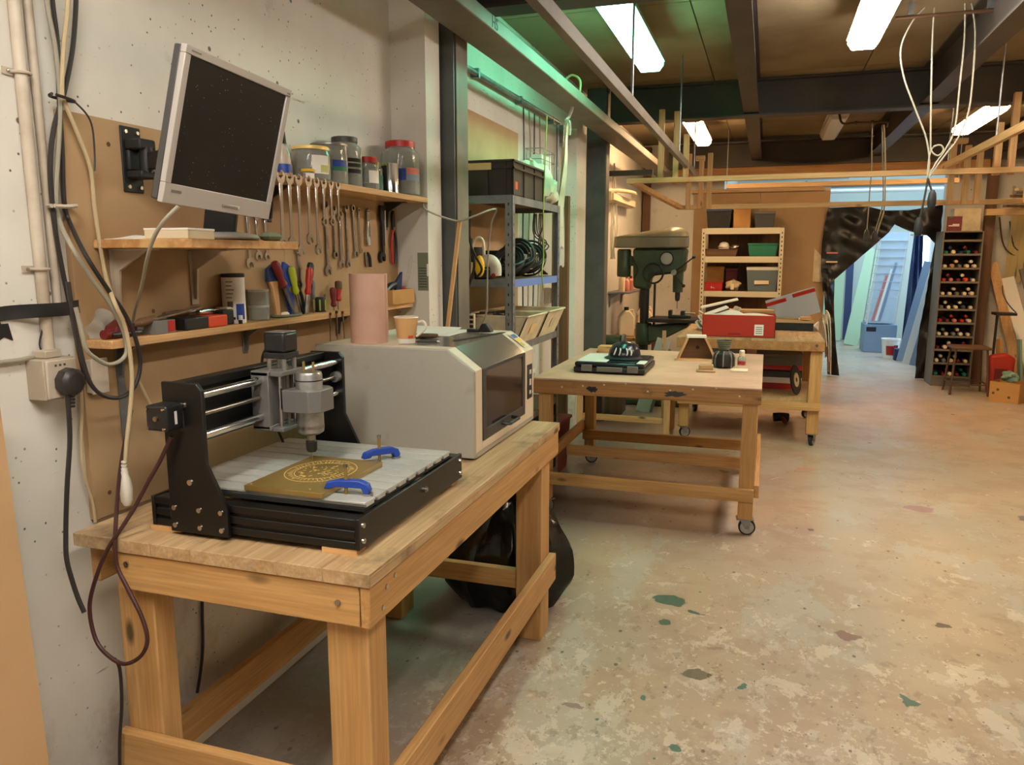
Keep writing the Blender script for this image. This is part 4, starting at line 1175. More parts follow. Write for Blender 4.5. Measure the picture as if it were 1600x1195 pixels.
MB().grid(lambda u, v: (.0015+.032*min(1, max(0, (u-.30)/.25))-.012*max(0, (u-.8)/.2)+.002*math.sin(9*u+3*v), -.06+.255*u, -.012+.032*v+.018*u+.004*math.sin(5*u)), 24, 3, .0008).build('strip', 'tape', t)
MB().grid(lambda u, v: (.0012+.0005*v, -.03+.035*u-.05*v, -.02+.12*v), 2, 6, .0008).build('strip', 'tape', t)
MB().prism([(-.022, -.01), (.018, -.01), (.026, -.050), (.005, -.040), (-.018, -.052)], .0, .0012, 'x').build('strip', 'tape', t)
CA = [(-1.590,1.461,2.110), (-1.590,1.459,2.061), (-1.590,1.470,1.981), (-1.590,1.471,1.866), (-1.590,1.460,1.781), (-1.590,1.437,1.648), (-1.590,1.439,1.582), (-1.500,1.383,1.521), (-1.500,1.425,1.456), (-1.500,1.475,1.391), (-1.500,1.508,1.329), (-1.500,1.518,1.273), (-1.500,1.499,1.248), (-1.500,1.459,1.242), (-1.500,1.423,1.261), (-1.500,1.398,1.286), (-1.500,1.389,1.332), (-1.500,1.379,1.384)]
CB = [(-1.597,1.481,2.117), (-1.597,1.481,2.068), (-1.597,1.484,1.985), (-1.597,1.475,1.870), (-1.597,1.471,1.753), (-1.597,1.463,1.635), (-1.597,1.472,1.583), (-1.515,1.435,1.500), (-1.515,1.489,1.421), (-1.515,1.536,1.358), (-1.515,1.565,1.292), (-1.515,1.573,1.225), (-1.515,1.548,1.172), (-1.515,1.498,1.153), (-1.515,1.447,1.168), (-1.515,1.416,1.200), (-1.515,1.401,1.248), (-1.515,1.393,1.294), (-1.515,1.384,1.354), (-1.515,1.378,1.442)]
CC = [(-1.596,1.551,2.138), (-1.596,1.542,2.071), (-1.596,1.523,1.980), (-1.596,1.492,1.887), (-1.596,1.482,1.864), (-1.596,1.452,1.794), (-1.596,1.432,1.705), (-1.596,1.429,1.589), (-1.596,1.437,1.485), (-1.596,1.450,1.393), (-1.596,1.460,1.315), (-1.596,1.468,1.251), (-1.596,1.476,1.202)]
CD = [(-1.585,1.520,2.128), (-1.585,1.508,2.061), (-1.585,1.487,1.971), (-1.585,1.473,1.876), (-1.585,1.481,1.849), (-1.585,1.511,1.780), (-1.585,1.537,1.709), (-1.585,1.538,1.625), (-1.585,1.545,1.539), (-1.585,1.555,1.452), (-1.490,1.480,1.394), (-1.490,1.509,1.322), (-1.490,1.518,1.233), (-1.490,1.510,1.154), (-1.490,1.484,1.045), (-1.490,1.470,0.964)]
CE = [(-1.170,1.351,1.602), (-1.200,1.340,1.572), (-1.240,1.351,1.537), (-1.290,1.382,1.493), (-1.400,1.478,1.433), (-1.490,1.546,1.371), (-1.530,1.576,1.334)]
CF = [(-1.545,1.376,1.186), (-1.545,1.375,1.144), (-1.545,1.370,1.068), (-1.545,1.351,0.963), (-1.545,1.336,0.858), (-1.538,1.325,0.797), (-1.528,1.325,0.745), (-1.514,1.325,0.699), (-1.499,1.325,0.666)]
CG = [(-1.270,1.394,1.095), (-1.300,1.386,1.037), (-1.330,1.378,0.988), (-1.365,1.370,0.929), (-1.387,1.350,0.884), (-1.427,1.335,0.822), (-1.469,1.330,0.735), (-1.488,1.330,0.668), (-1.471,1.325,0.600), (-1.431,1.320,0.569), (-1.385,1.320,0.557), (-1.336,1.320,0.585), (-1.313,1.320,0.628), (-1.328,1.325,0.679), (-1.367,1.330,0.741), (-1.398,1.335,0.790), (-1.404,1.340,0.842), (-1.423,1.370,0.907), (-1.500,1.464,0.968), (-1.510,1.504,1.056), (-1.520,1.537,1.114)]
CH = [(-1.427,1.330,0.559), (-1.412,1.330,0.534), (-1.426,1.340,0.435), (-1.443,1.340,0.330), (-1.454,1.340,0.207)]
CI = [(-1.615,1.862,0.522), (-1.615,1.850,0.422), (-1.615,1.841,0.298), (-1.615,1.823,0.222), (-1.615,1.803,0.164)]
CJ = [(-1.600,1.467,1.203), (-1.600,1.462,1.124), (-1.600,1.450,1.029), (-1.600,1.453,0.954), (-1.600,1.469,0.882), (-1.600,1.472,0.829)]
CK = [(-1.580,1.631,1.171), (-1.580,1.675,1.084), (-1.580,1.722,1.017), (-1.580,1.787,0.950)]
CL = [(-1.615,1.185,1.269), (-1.615,1.272,1.266), (-1.615,1.335,1.266), (-1.615,1.387,1.274)]
CM = [(-1.612,1.386,1.337), (-1.612,1.373,1.300), (-1.612,1.375,1.280)]
def cable(pts, r, mat, label, name='cable'):
    return tag(MB().tube(pts, r, 8, 6).build(name, mat), label, 'cable')
cable(CA, .0052, 'cable_grey', 'grey beige cable forming the small loop beside the socket')
cable(CB, .0052, 'cable_black', 'dark cable forming the large loop beside the low shelf')
cable(CC, .0055, 'cable_black', 'thick black cable running straight down beside the conduit')
cable(CE, .0042, 'cable_grey', 'thin grey cable hanging from the monitor to the low shelf')
cable(CF, .0055, 'cable_black', 'black cable dropping from the socket plug past the bench')
cable(CG, .0048, 'cable_brown', 'dark brown cable looping from the router motor below the bench top')
cable(CH, .004, 'cable_black', 'thin black wire hanging beside the near bench leg')
cable(CI, .0048, 'cable_black', 'black cable hanging down the wall under the bench')
cable(CJ, .004, 'cable_beige', 'thin beige cable pinned along the near board edge')
cable(CK, .004, 'cable_beige', 'beige cable slanting across the board behind the router')
cable(CL, .0055, 'cable_grey', 'grey cable running along the near wall into the socket')
cable(CM, .002, 'cable_black', 'short thin wire from the tape to the socket box')
t = thing('inline_cable', 'long pale cable ending in a white inline plug over the bench', 'cable', (0, 0, 0))
MB().tube(CD, .0052, 8, 6).build('cord', 'cable_beige', t)
q = CD[-1]
MB().lathe([(.006, .02), (.009, .0), (.013, -.012), (.016, -.035), (.014, -.065), (.008, -.078), (0, -.078)], 12, q).build('inline_plug', 'cup_white', t)
for k in range(4): MB().cyl((q[0], q[1], q[2]+.004+.009*k), (q[0], q[1], q[2]+.009+.009*k), .0085-.0008*k, n=10).build('strain_relief', 'cup_white', t)
# cable ties
t = thing('cable_tie', 'dark twisted tie binding the cables near the top', 'cable tie', (-1.592, 1.476, 1.866))
MB().tube([(.018, -.03, .0), (.022, 0, -.004), (.016, .022, -.006), (-.008, .02, -.002), (-.010, -.02, .0), (.010, -.034, .002)], .004, 6, 4).build('band', 'cable_black', t)
MB().tube([(.016, .022, -.006), (.02, .05, -.03), (.018, .066, -.06), (.014, .07, -.12), (.014, .066, -.16)], .0022, 6, 4).build('tail', 'cable_black', t)
t = thing('cable_tie', 'beige tape band binding the cables beside the conduit', 'cable tie', (-1.592, 1.446, 1.615))
MB().tube([(.016, -.03, .0), (.02, 0, 0), (.014, .032, .004), (-.006, .034, .004), (-.010, -.02, .0), (.008, -.03, 0)], .005, 6, 4).build('band', 'box_grey', t)
# leaning sheet at the left edge of the picture
sh = MB()
P0 = [(-1.40, .10, 0), (-1.40, 1.115, 0), (-1.575, 1.215, 1.20), (-1.575, .20, 1.20)]
nn = Vector((1.2, 0, .175)).normalized()*.018
sh.add([Vector(p) for p in P0]+[Vector(p)+nn for p in P0], [(0, 1, 2, 3), (7, 6, 5, 4), (0, 4, 5, 1), (1, 5, 6, 2), (2, 6, 7, 3), (3, 7, 4, 0)])
tag(sh.build('fibreboard_sheet', 'mdf_lean'), 'plain tan fibreboard sheet leaning on the wall at the left edge', 'board')
# ================================================================ bag under the bench
random.seed(11)
t = thing('bin_bag', 'full shiny black bin bag slumped under the far bench end', 'bag', (-1.03, 3.10, 0))
def bagf(u, v):
    a = 2*PI*u; z = v
    prof = [(0, .0), (.20, .0), (.27, .12), (.26, .26), (.20, .38), (.13, .45), (.06, .50), (.04, .53)]
    k = v*(len(prof)-1); i = min(int(k), len(prof)-2); f = k-i
    r = prof[i][0]*(1-f)+prof[i+1][0]*f; zz = prof[i][1]*(1-f)+prof[i+1][1]*f
    w_ = 1+.10*math.sin(5*a+6*v)*v+.06*math.sin(11*a-9*v)+.05*math.sin(3*a+2)+.03*math.sin(23*a+14*v)*v
    return (math.cos(a)*r*w_*1.02, math.sin(a)*r*w_*.85, max(0.001, zz+.012*math.sin(7*a+8*v)*(v > .05)*min(1, v*4)))
MB().grid(bagf, 48, 26).build('bag_body', 'bag_black', t)
MB().lathe([(.04, .52), (.05, .54), (.03, .55), (.06, .60), (.045, .61), (0, .56)], 12).build('knot', 'bag_black', t)

# ================================================================ racking in the alcove
def racking():
    t = thing('steel_racking', 'grey bolted steel racking with a blue edged shelf in the alcove', 'shelving', (-1.445, 4.375, 0))
    def post(x, y, sx, sy):
        m = MB().box(min(0, sx*.04), max(0, sx*.04), min(0, sy*.003), max(0, sy*.003), 0, 1.813)
        m.box(min(0, sx*.003), max(0, sx*.003), min(0, sy*.045), max(0, sy*.045), 0, 1.813)
        p = m.build('post', 'zinc', t, loc=(x, y, 0))
        h = MB()
        for k in range(34):
            z = .05+k*.052
            h.cbox((sx*.022, -sy*.0002, z), (.006, .0004, .014)); h.cbox((-sx*.0002, sy*.024, z), (.0004, .006, .014))
        o = h.build('post_holes', 'black_matte', p); o['kind'] = 'stuff'
    post(.175, -.475, -1, 1); post(.175, .50, -1, -1); post(-.175, -.475, 1, 1); post(-.175, .50, 1, -1)
    for z, mt in ((1.771, 'zinc'), (1.335, 'blue_shelf'), (.985, 'zinc'), (.55, 'zinc'), (.08, 'zinc')):
        box('shelf_edge', mt, (.1685, .1715, -.43, .455, z, z+.042), t)
        box('shelf_edge', 'zinc', (-.1715, -.1685, -.43, .455, z, z+.042), t)
        box('shelf_edge', 'zinc', (-.135, .135, -.4715, -.4685, z, z+.042), t)
        box('shelf_edge', 'zinc', (-.135, .135, .4935, .4965, z, z+.042), t)
        box('shelf_board', 'dark_wood_y', (-.168, .168, -.468, .493, z+.030, z+.042), t)
    return t
racking()
RZ = [1.8135, 1.3775, 1.0275, .5925, .1225]
t = thing('stacking_crate', 'dark brown stacking crate with a paper label on top of the racking', 'crate', (-1.445, 4.24, RZ[0]))
x0, x1, y0, y1, h = -.17, .17, -.30, .30, .185
m = MB().box(x0+.01, x1-.01, y0+.01, y1-.01, 0, .006)
for a in ((x0+.01, x0+.016, y0+.01, y1-.01), (x1-.016, x1-.01, y0+.01, y1-.01), (x0+.01, x1-.01, y0+.01, y0+.016), (x0+.01, x1-.01, y1-.016, y1-.01)): m.box(a[0], a[1], a[2], a[3], 0, h)
m.build('crate_shell', 'crate_brown', t)
for z in (h-.012, h-.048):
    m = MB()
    m.box(x0, x1, y0, y0+.012, z, z+.010).box(x0, x1, y1-.012, y1, z, z+.010).box(x0, x0+.012, y0, y1, z, z+.010).box(x1-.012, x1, y0, y1, z, z+.010)
    m.build('crate_rim', 'crate_brown', t)
for y in (-.29, -.1, .1, .28): box('crate_rib', 'crate_brown', (x1-.011, x1-.003, y-.004, y+.004, 0, h-.012), t)
for x in (-.1, .02, .12): box('crate_rib', 'crate_brown', (x-.005, x+.005, y0+.003, y0+.011, 0, h-.012), t)
box('paper_label', 'tag_paper', (-.09, .045, y0-.0012, y0-.0002, h-.052, h-.016), t)
box('red_sticker', 'orange', (x1-.0101, x1-.0092, -.245, -.205, .035, .075), t)
t = thing('plastic_bundle', 'crumpled translucent plastic beside the dark crate', 'plastic', (-1.46, 4.74, RZ[0]))
def crum(cx, cy, cz, r, sd, fl=.9):
    rd = random.Random(sd); ph = [rd.uniform(0, 6) for _ in range(6)]
    def fn(u, v):
        a = 2*PI*u; b = PI*v
        k = 1+.18*math.sin(3*a+ph[0]+4*b)+.14*math.sin(5*b+ph[1]+2*a)+.10*math.sin(7*a+ph[2])*math.sin(b)
        return (cx+math.cos(a)*math.sin(b)*r*k, cy+math.sin(a)*math.sin(b)*r*k, max(0, cz+math.cos(b)*r*k*fl))
    return fn
MB().grid(crum(0.03, .0, .13, .14, 3), 24, 16).build('plastic_film', 'cloth_film', t)
MB().grid(crum(.10, .10, .08, .085, 5), 20, 12).build('plastic_film', 'cloth_film', t)
box('cardboard_flap', 'mid_grey', (.06, .15, -.10, .05, .0, .012), t)

# on the blue shelf
t = thing('angle_grinder', 'cream and black power tool on the blue edged shelf', 'power tool', (-1.45, 3.985, RZ[1]))
MB().tube([(-.02, -.01, .09), (.03, -.01, .10), (.055, 0, .07), (.055, .005, .02)], .032, 14, 5).build('tool_body', 'helmet_white', t)
box('battery', 'black_plastic', (-.05, .03, -.05, .04, 0, .05), t, .008)
MB().cyl((-.05, -.01, .09), (-.05, -.01, .17), .035, n=16).build('motor_end', 'black_plastic', t)
MB().cyl((.055, -.03, .02), (.055, -.034, .02), .012, n=12).build('switch', 'red', t)
for i, (y, s_, lb) in enumerate(((4.155, 1.2, 'nearest'), (4.31, 1.45, 'middle'), (4.56, 1.35, 'farthest'))):
    t = thing('cable_coil', 'tangled black cable coil on the blue edged shelf, %s of three' % lb, 'cable', (-1.375, y, RZ[1]))
    rd = random.Random(i)
    for k in range(10):
        pts = []
        ph = rd.uniform(0, 6); rr = rd.uniform(.05, .085)*s_; tl = rd.uniform(.3, 1.3)
        for j in range(15):
            a = 2*PI*j/14*1.0+ph
            x = math.cos(a)*rr; z = math.sin(a)*rr*math.cos(tl)
            pts.append((x*.9, math.sin(a)*rr*math.sin(tl)*.8, max(.008, .08*s_+z)))
        MB().tube(pts, .0065, 6, 3).build('cable_turn', 'cable_black' if k % 3 else 'black_matte', t)
t = thing('green_cable_coil', 'green garden wire heap on the blue edged shelf', 'cable', (-1.515, 4.25, RZ[1]))
for k in range(5):
    MB().tube([(math.cos(2*PI*j/9+k)*.045, math.sin(2*PI*j/9+k)*.06, .008+.008*k+.012*math.sin(j*2+k)**2) for j in range(10)], .004, 6, 3).build('cable_turn', 'teal_green' if k % 2 else 'cable_green', t)
t = thing('grey_tool_box', 'dark grey tool box at the back of the blue edged shelf', 'tool box', (-1.55, 4.48, RZ[1]))
box('box_body', 'dark_grey', (-.07, .06, -.12, .12, 0, .13), t, .006)
box('lid', 'black_matte', (-.072, .062, -.122, .122, .1305, .155), t, .006)
hk = thing('cable_hank', 'hank of dark cables hung from the racking top at the far post', 'cable', (0, 0, 0))
for k in range(6):
    (MB().tube([(-1.35-.012*k, 4.74+.012*(k % 3), 1.76), (-1.34-.014*k, 4.72+.02*k*.5, 1.68-.01*k), (-1.36+.01*k, 4.70+.012*k, 1.58-.02*(k % 2)), (-1.34-.01*k, 4.73-.008*k, 1.48), (-1.35+.008*k, 4.74, 1.383+.004)], .0045, 6, 5).build('cable_strand', ('cable_black', 'steel_rust', 'cable_black')[k % 3], hk))
# bins
def bin_(y, label, lab):
    t = thing('storage_bin', label, 'bin', (-1.42, y, RZ[2]), group='cream bins on the racking')
    m = MB()
    w_ = .185; zb = .15
    # open tray with a sloping lip to the front
    def wall(pts, a, b): m.prism(pts, a, b, 'y')
    side = [(-.14, 0), (.15, 0), (.215, zb), (-.17, zb)]
    wall(side, -w_, -w_+.006); wall(side, w_-.006, w_)
    m.add([(.15, -w_, 0), (.15, w_, 0), (.215, w_, zb), (.215, -w_, zb), (.144, -w_, .003), (.144, w_, .003), (.208, w_, zb), (.208, -w_, zb)], [(0, 1, 2, 3), (7, 6, 5, 4), (0, 4, 5, 1), (3, 2, 6, 7), (0, 3, 7, 4), (1, 5, 6, 2)])
    m.box(-.17, -.164, -w_, w_, 0.02, zb).box(-.14, .15, -w_, w_, 0, .005)
    m.build('bin_shell', 'bin_cream', t)
    rm = MB(); rm.tube([(-.17, -w_, zb), (.217, -w_, zb), (.217, w_, zb), (-.17, w_, zb), (-.17, -w_, zb)], .006, 6, 0)
    rm.build('bin_rim', 'bin_cream', t)
    M_ = Matrix.Translation((.187, 0, .075)) @ Euler((0, R(23), 0)).to_matrix().to_4x4()
    MB().box(.0, .0015, -.045, .045, -.03, .03, M_).build('bin_label', 'tag_paper' if lab else 'bin_cream', t)
    return t
bin_(4.15, 'cream storage bin with an orange label, nearer of two on the racking', True)
bin_(4.58, 'cream storage bin with a plain label, farther of two on the racking', False)
t = thing('hand_saw', 'black handled tool sticking out of the nearer cream bin', 'tool', (-1.40, 4.12, RZ[2]+.14))
MB().tube([(.02, .02, .0), (.0, .10, .05)], .018, 10, 3).build('handle', 'black_plastic', t)
MB().bar((-.02, -.10, .02), (.02, .03, -.02), .004, .03).build('blade', 'cast_dark', t)
t = thing('metal_strips', 'dark flat iron strip lying across the nearer cream bin', 'strip', (-1.42, 4.02, RZ[2]+.159))
MB().bar((-.10, -.06, .0), (.06, .10, .012), .02, .008).build('strip', 'cast_dark', t)
MB().bar((-.08, .0, .008), (.09, .06, .004), .012, .006).build('strip', 'cast_dark', t)
t = thing('paper_pile', 'slumped pile of papers and sleeves on the low racking shelf', 'paper', (-1.45, 4.46, RZ[3]))
for k in range(6):
    M_ = Matrix.Translation((.0, .0, .06+.030*k)) @ Euler((R(20-2*k), R(4), R(3*k))).to_matrix().to_4x4()
    MB().box(-.12, .12, -.13, .14, 0, .008, M_).build('sheaf', ('paper', 'black_matte', 'cream', 'film', 'paper', 'mid_grey')[k], t)
t = thing('dark_boxes', 'dark teal plastic box on the lowest racking shelf', 'box', (-1.43, 4.62, RZ[4]))
box('box_body', 'dark_blue', (-.15, .15, -.18, .20, 0, .33), t, .008)
box('lid', 'black_matte', (-.155, .155, -.185, .205, .3305, .36), t, .006)
t = thing('red_container', 'dark red plastic tub between the bench and the rolling table', 'tub', (-1.41, 5.13, 0))
MB().prism([(-.10, 0), (.10, 0), (.125, .36), (-.125, .36)], -.16, .16, 'y').build('tub_body', 'dark_red', t, .008)
MB().box(-.135, .135, -.172, .172, .3605, .385).build('tub_rim', 'dark_red', t, .006)

# things hung on the near column
t = thing('ear_defenders', 'yellow ear defender with black straps on the steel column', 'ear defenders', (-1.375, 3.645, 1.375))
MB().ball((.01, .02, .075), .040, 16, 10, (.62, .55, 1.35)).build('ear_cup', 'yellow', t)
MB().tube([(.0, .0, .02), (.03, -.004, .06), (.0, -.006, .12), (-.025, .0, .17), (-.03, .01, .21)], .006, 6, 5).build('strap', 'black_plastic', t)
MB().tube([(-.02, .03, .08), (-.035, .035, .17), (-.01, .04, .215), (.02, .04, .2), (.028, .035, .13)], .0075, 6, 5).build('headband', 'bin_cream', t)
t = thing('cable_bundle', 'dark cables and webbing hanging on the steel column', 'cable', (-1.42, 3.635, 1.30))
for k, (dx, m_) in enumerate(((0, 'cable_black'), (.015, 'pad_green'), (-.018, 'cable_grey'), (.03, 'cable_black'))):
    MB().tube([(-.01+dx, 0, .42), (-.02+dx, .008, .3), (-.012+dx*1.5, .01, .15), (-.02+dx*.6, .006, .02), (-.015+dx, 0, -.10)], .007, 6, 5).build('cord', m_, t)
t = thing('black_pouch', 'small black holster hung low on the steel column', 'pouch', (-1.43, 3.668, 1.09))
box('pouch_body', 'black_matte', (-.03, .035, -.014, .03, 0, .10), t, .008)
box('pouch_flap', 'black_plastic', (-.032, .037, -.016, .032, .1005, .112), t, .004)
t = thing('terminal_strip', 'white and black slotted terminal strip on the steel column', 'strip', (-1.405, 3.640, 1.04))
box('strip_back', 'bin_cream', (-.022, .022, -.012, .01, 0, .175), t, .003)
for k in range(7): box('slot', 'black_matte', (-.013, .017, -.0135, -.0122, .012+.023*k, .027+.023*k), t)
t = tag(MB().bar((-1.455, 3.36, .87), (-1.365, 3.405, 1.665), .016, .016, (1, 0, 0)).build('timber_batten', 'pine_pale_z'), 'thin pale batten propped in front of the steel column', 'batten')
tag(MB().tube([(-1.47, 3.235, 1.742), (-1.44, 3.20, 1.70), (-1.37, 3.37, 1.66), (-1.30, 3.41, 1.68), (-1.262, 3.50, 1.71), (-1.262, 3.62, 1.72), (-1.30, 3.66, 1.66), (-1.325, 3.68, 1.52), (-1.335, 3.69, 1.36), (-1.34, 3.69, 1.22), (-1.38, 3.70, 1.13)], .0045, 8, 6).build('cable', 'cable_grey'), 'pale cable draped from the jar shelf round the steel column', 'cable')
tag(MB().tube([(-1.255, 4.50, 2.30), (-1.26, 4.47, 1.95), (-1.262, 4.46, 1.70), (-1.262, 4.47, 1.50), (-1.26, 4.43, 1.40), (-1.262, 4.47, 1.30)], .004, 6, 6).build('cable', 'cable_green'), 'thin yellow green cable hanging in front of the racking', 'cable')

# things on the alcove wall
tag(box('wall_panel', 'mdf', (0, .012, -.6, .62, 0, 1.55), loc=(-1.624, 4.45, .75)), 'tan board fixed to the alcove wall behind the racking', 'board')
t = thing('wall_pipe', 'grey pipe run along the top of the alcove wall', 'pipe', (-1.595, 3.75, 2.50))
MB().cyl((0, 0, 0), (0, 2.3, .02), .016, n=12).build('pipe', 'zinc', t)
MB().cyl((.0, 2.28, .02), (0, 2.28, -.9), .012, n=10).build('drop_pipe', 'zinc', t)
for y in (.5, 1.3, 2.1): box('pipe_clip', 'zinc', (-.028, .018, y-.012, y+.012, -.02, .03), t)
t = thing('wire_rack', 'wire letter rack hung on the alcove wall', 'rack', (-1.60, 5.38, 2.02))
for k in range(6): MB().cyl((.01+.1*(k % 2), -.18+.072*k, 0), (.01+.1*(k % 2), -.18+.072*k, .20), .003, n=6).build('wire', 'zinc', t)
for z in (.0, .13, .2): MB().tube([(0, -.18, z), (.11, -.18, z), (.11, .18, z), (0, .18, z), (0, -.18, z)], .003, 6, 0).build('wire', 'zinc', t)
box('sheet', 'paper', (.02, .09, -.10, .15, .004, .17), t)
t = thing('junction_box', 'grey cable junction box on the alcove wall by the column', 'junction box', (-1.6245, 6.18, 2.37))
box('box_body', 'zinc', (0, .06, -.08, .08, 0, .14), t, .006)
box('lid', 'box_grey', (.0602, .068, -.075, .075, .006, .134), t, .003)
t = thing('junction_box', 'small grey socket box low on the alcove wall', 'junction box', (-1.6245, 5.83, 1.14))
box('box_body', 'box_grey', (0, .05, -.06, .06, 0, .12), t, .004)
box('lid', 'pad_green', (.0502, .056, -.055, .055, .005, .115), t, .002)
for k in range(4):
    tag(MB().tube([(-1.60, 5.15+.13*k, 2.48), (-1.598+.01*(k % 2), 5.16+.12*k, 2.1), (-1.60, 5.14+.14*k, 1.6), (-1.60, 5.15+.12*k, 1.1)], .006, 6, 5).build('wall_cable', 'cable_grey' if k % 2 else 'dark_grey'), 'vertical wall cable behind the racking, %s from the near side' % ORD[k], 'cable', 'cables on the alcove wall')
t = tag(box('timber_plank', 'dark_wood_z', (-.075, .045, -.03, .03, 0, 1.93), loc=(-1.44, 5.62, 0)), 'rough brown plank standing against the alcove wall', 'plank')
tag(box('wall_duct', 'wall_paint', (0, .13, -.17, .17, 0, 2.5), loc=(-1.6245, 6.42, 0)), 'white boxed duct beside the far steel column', 'duct')
# long plastic sheet hung from the beam
t = thing('plastic_sheet', 'long translucent plastic strips knotted on the beam above the racking', 'plastic', (-1.30, 5.20, 2.42))
for k in range(4):
    ph = k*1.3
    MB().grid(lambda u, v: (-.02+.012*math.sin(ph+4*v)-.02*k*v, (-.05+.10*u)*(.15+v*1.5)+.06*k*v-.08*v, -.05-(.55+.13*k)*v+.01*math.sin(9*u+ph)), 6, 14, .001).build('plastic_strip', 'cloth_film' if k < 3 else 'film', t)
MB().tube([(0, 0, .10), (.02, .01, .06), (0, .02, .0), (-.02, .0, -.03), (.01, -.02, -.05), (.0, .02, -.12)], .010, 8, 5).build('knot', 'film', t)
MB().tube([(.06, .02, .11), (.065, .03, .22), (.0, .04, .26), (-.06, .03, .2)], .008, 8, 5).build('hook', 'strap', t)

# ================================================================ rolling table in the middle
def caster(parent, x, y, z=.095, rz=0.0, r=.045):
    c, s_ = math.cos(rz), math.sin(rz)
    T = Matrix.Translation((x, y, 0)) @ Matrix.Rotation(rz, 4, 'Z')
    m = MB(); m.T = T
    m.box(-.045, .045, -.035, .035, z-.006, z-.0005)
    for a, b in ((-.025, -.021), (.021, .025)): m.prism([(-.028, z-.005), (.030, z-.005), (.024, r-.008), (.0, r-.008)], a, b, 'y')
    m.cyl((.012, -.028, r), (.012, .028, r), .006, n=8)
    o = m.build('caster', 'zinc', parent)
    m = MB(); m.T = T
    m.lathe([(r-.008, -.016), (r, -.011), (r, .011), (r-.008, .016)], 24, (.012, 0, r), Matrix.Rotation(R(90), 4, 'X'))
    m.build('tyre', 'rubber', o)
    m = MB(); m.T = T
    m.lathe([(0, -.0155), (r-.009, -.0155), (r-.008, -.012), (r-.008, .012), (r-.009, .0155), (0, .0155)], 20, (.012, 0, r), Matrix.Rotation(R(90), 4, 'X'))
    m.build('hub', 'alu', o)
    return o
t = thing('rolling_table', 'square pine rolling table with a case and cap on it', 'table', (-.62, 4.92, 0))
X0, X1, Y0, Y1, H = -.615, .625, -.75, .75, .82
box('table_top', 'table_sheet', (X0, X1, Y0, Y1, H-.012, H), t, .003)
box('apron', 'worn_x', (X0, X1, Y0, Y0+.045, .731, H-.0125), t, .004)
box('apron', 'worn_x', (X0, X1, Y1-.045, Y1, .731, H-.0125), t, .004)
box('apron', 'worn_y', (X0, X0+.045, Y0+.0455, Y1-.0455, .731, H-.0125), t, .004)
box('apron', 'worn_y', (X1-.045, X1, Y0+.0455, Y1-.0455, .731, H-.0125), t, .004)
for x0, x1 in ((X0+.025, X0+.095), (.532, .61)):
    for y0, y1 in ((Y0+.03, Y0+.105), (Y1-.26, Y1-.18)):
        lg = box('leg', 'pine_z', (x0, x1, y0, y1, .095, .7305), t, .004)
for y0, y1 in ((Y0+.029-.026, Y0+.029), (-.03, -.002), (Y1-.30, Y1-.262)):
    box('stretcher', 'pine_x', (X0+.02, .61, y0, y1, .20 if y0 < -.5 else .19, .27 if y0 < -.5 else .26), t, .003)
box('stretcher', 'pine_y', (X0-.006, X0+.0245, Y0+.03, Y1-.18, .25, .32), t, .003)
box('stretcher', 'pine_y', (.6105, .636, Y0+.03, Y1-.18, .22, .29), t, .003)
for x, y, a in ((.571, Y0+.068, .1), (X0+.06, Y0+.068, 1.0), (.571, Y1-.22, 1.4), (X0+.06, Y1-.22, .2)): caster(t, x, y, .095, a)
for x, w_, mt in ((-.30, .06, 'black_matte'), (.12, .11, 'dark_grey')):
    rp = random.Random(int(w_*1000)); pts = []
    for q in range(18):
        a = 2*PI*q/18; k_ = rp.uniform(.55, 1.15); pts.append((x+w_/2+math.cos(a)*w_*.6*k_, .768+math.sin(a)*.019*k_))
    MB().prism(pts, Y0-.0006, Y0+.0002, 'y').build('paint_stain', mt, t)
for k in range(9):
    box('paint_fleck', 'cream', (-.45+.12*k, -.44+.12*k, Y0-.0007, Y0+.0002, .77+.012*((k*5) % 4), .778+.012*((k*5) % 4)), t)
TZ = .8203
t = thing('tool_case', 'black and blue tool case lying flat on the rolling table', 'case', (-.85, 4.65, TZ))
box('case_base', 'black_plastic', (-.21, .21, -.23, .20, .004, .038), t, .008)
box('case_lid', 'cap_dark', (-.205, .205, -.225, .195, .039, .064), t, .008)
box('lid_panel', 'board_pale', (-.20, -.02, -.20, .18, .0645, .068), t, .004)
box('lid_panel', 'cap_dark', (-.018, .19, -.20, .18, .0645, .068), t, .004)
for x in (-.13, .14): box('latch', 'mid_grey', (x-.032, x+.032, -.240, -.231, .012, .052), t, .003)
box('handle', 'mid_grey', (-.07, .08, -.243, -.231, .014, .042), t, .003)
box('corner_guard', 'board_pale', (.16, .208, -.226, -.10, .0645, .07), t, .004)
t = thing('bump_cap', 'glossy dark blue cap with white curved marks on the tool case', 'cap', (-.80, 4.66, TZ+.0685))
MB().lathe([(.098, 0), (.100, .006), (.092, .05), (.072, .080), (.04, .098), (0, .104)], 28, sx=1.0, sy=1.15).build('crown', 'cap_dark', t)
MB().grid(lambda u, v: (math.cos(PI*(1.08+.84*u))*(.098+.022*v), math.sin(PI*(1.08+.84*u))*(.112+.03*v), .012-.010*v), 16, 4, .003).build('peak', 'black_plastic', t)
for a in (-2.05, -1.70, -1.25, -1.0):
    MB().tube([(math.cos(a+.05*math.sin(k))*(.101-.0045*k*k*.6), math.sin(a+.05*math.sin(k))*(.116-.005*k*k*.6), .028+.013*k) for k in range(4)], .0045, 6, 3).build('white_mark', 'white_gloss', t)
for k in range(4):
    tag(box('wood_offcut', ('ply_x', 'pine_pale_x')[k % 2], (-.08+.008*(k % 2), .07-.006*k, -.06, .06, 0, .011), None, .001, loc=(-1.05, 5.47, TZ+.0112*k), rz=.08*(k % 3)), 'thin pale wood offcut, %s from the bottom of the little stack' % ORD[k], 'wood', 'stacked offcuts on the rolling table')
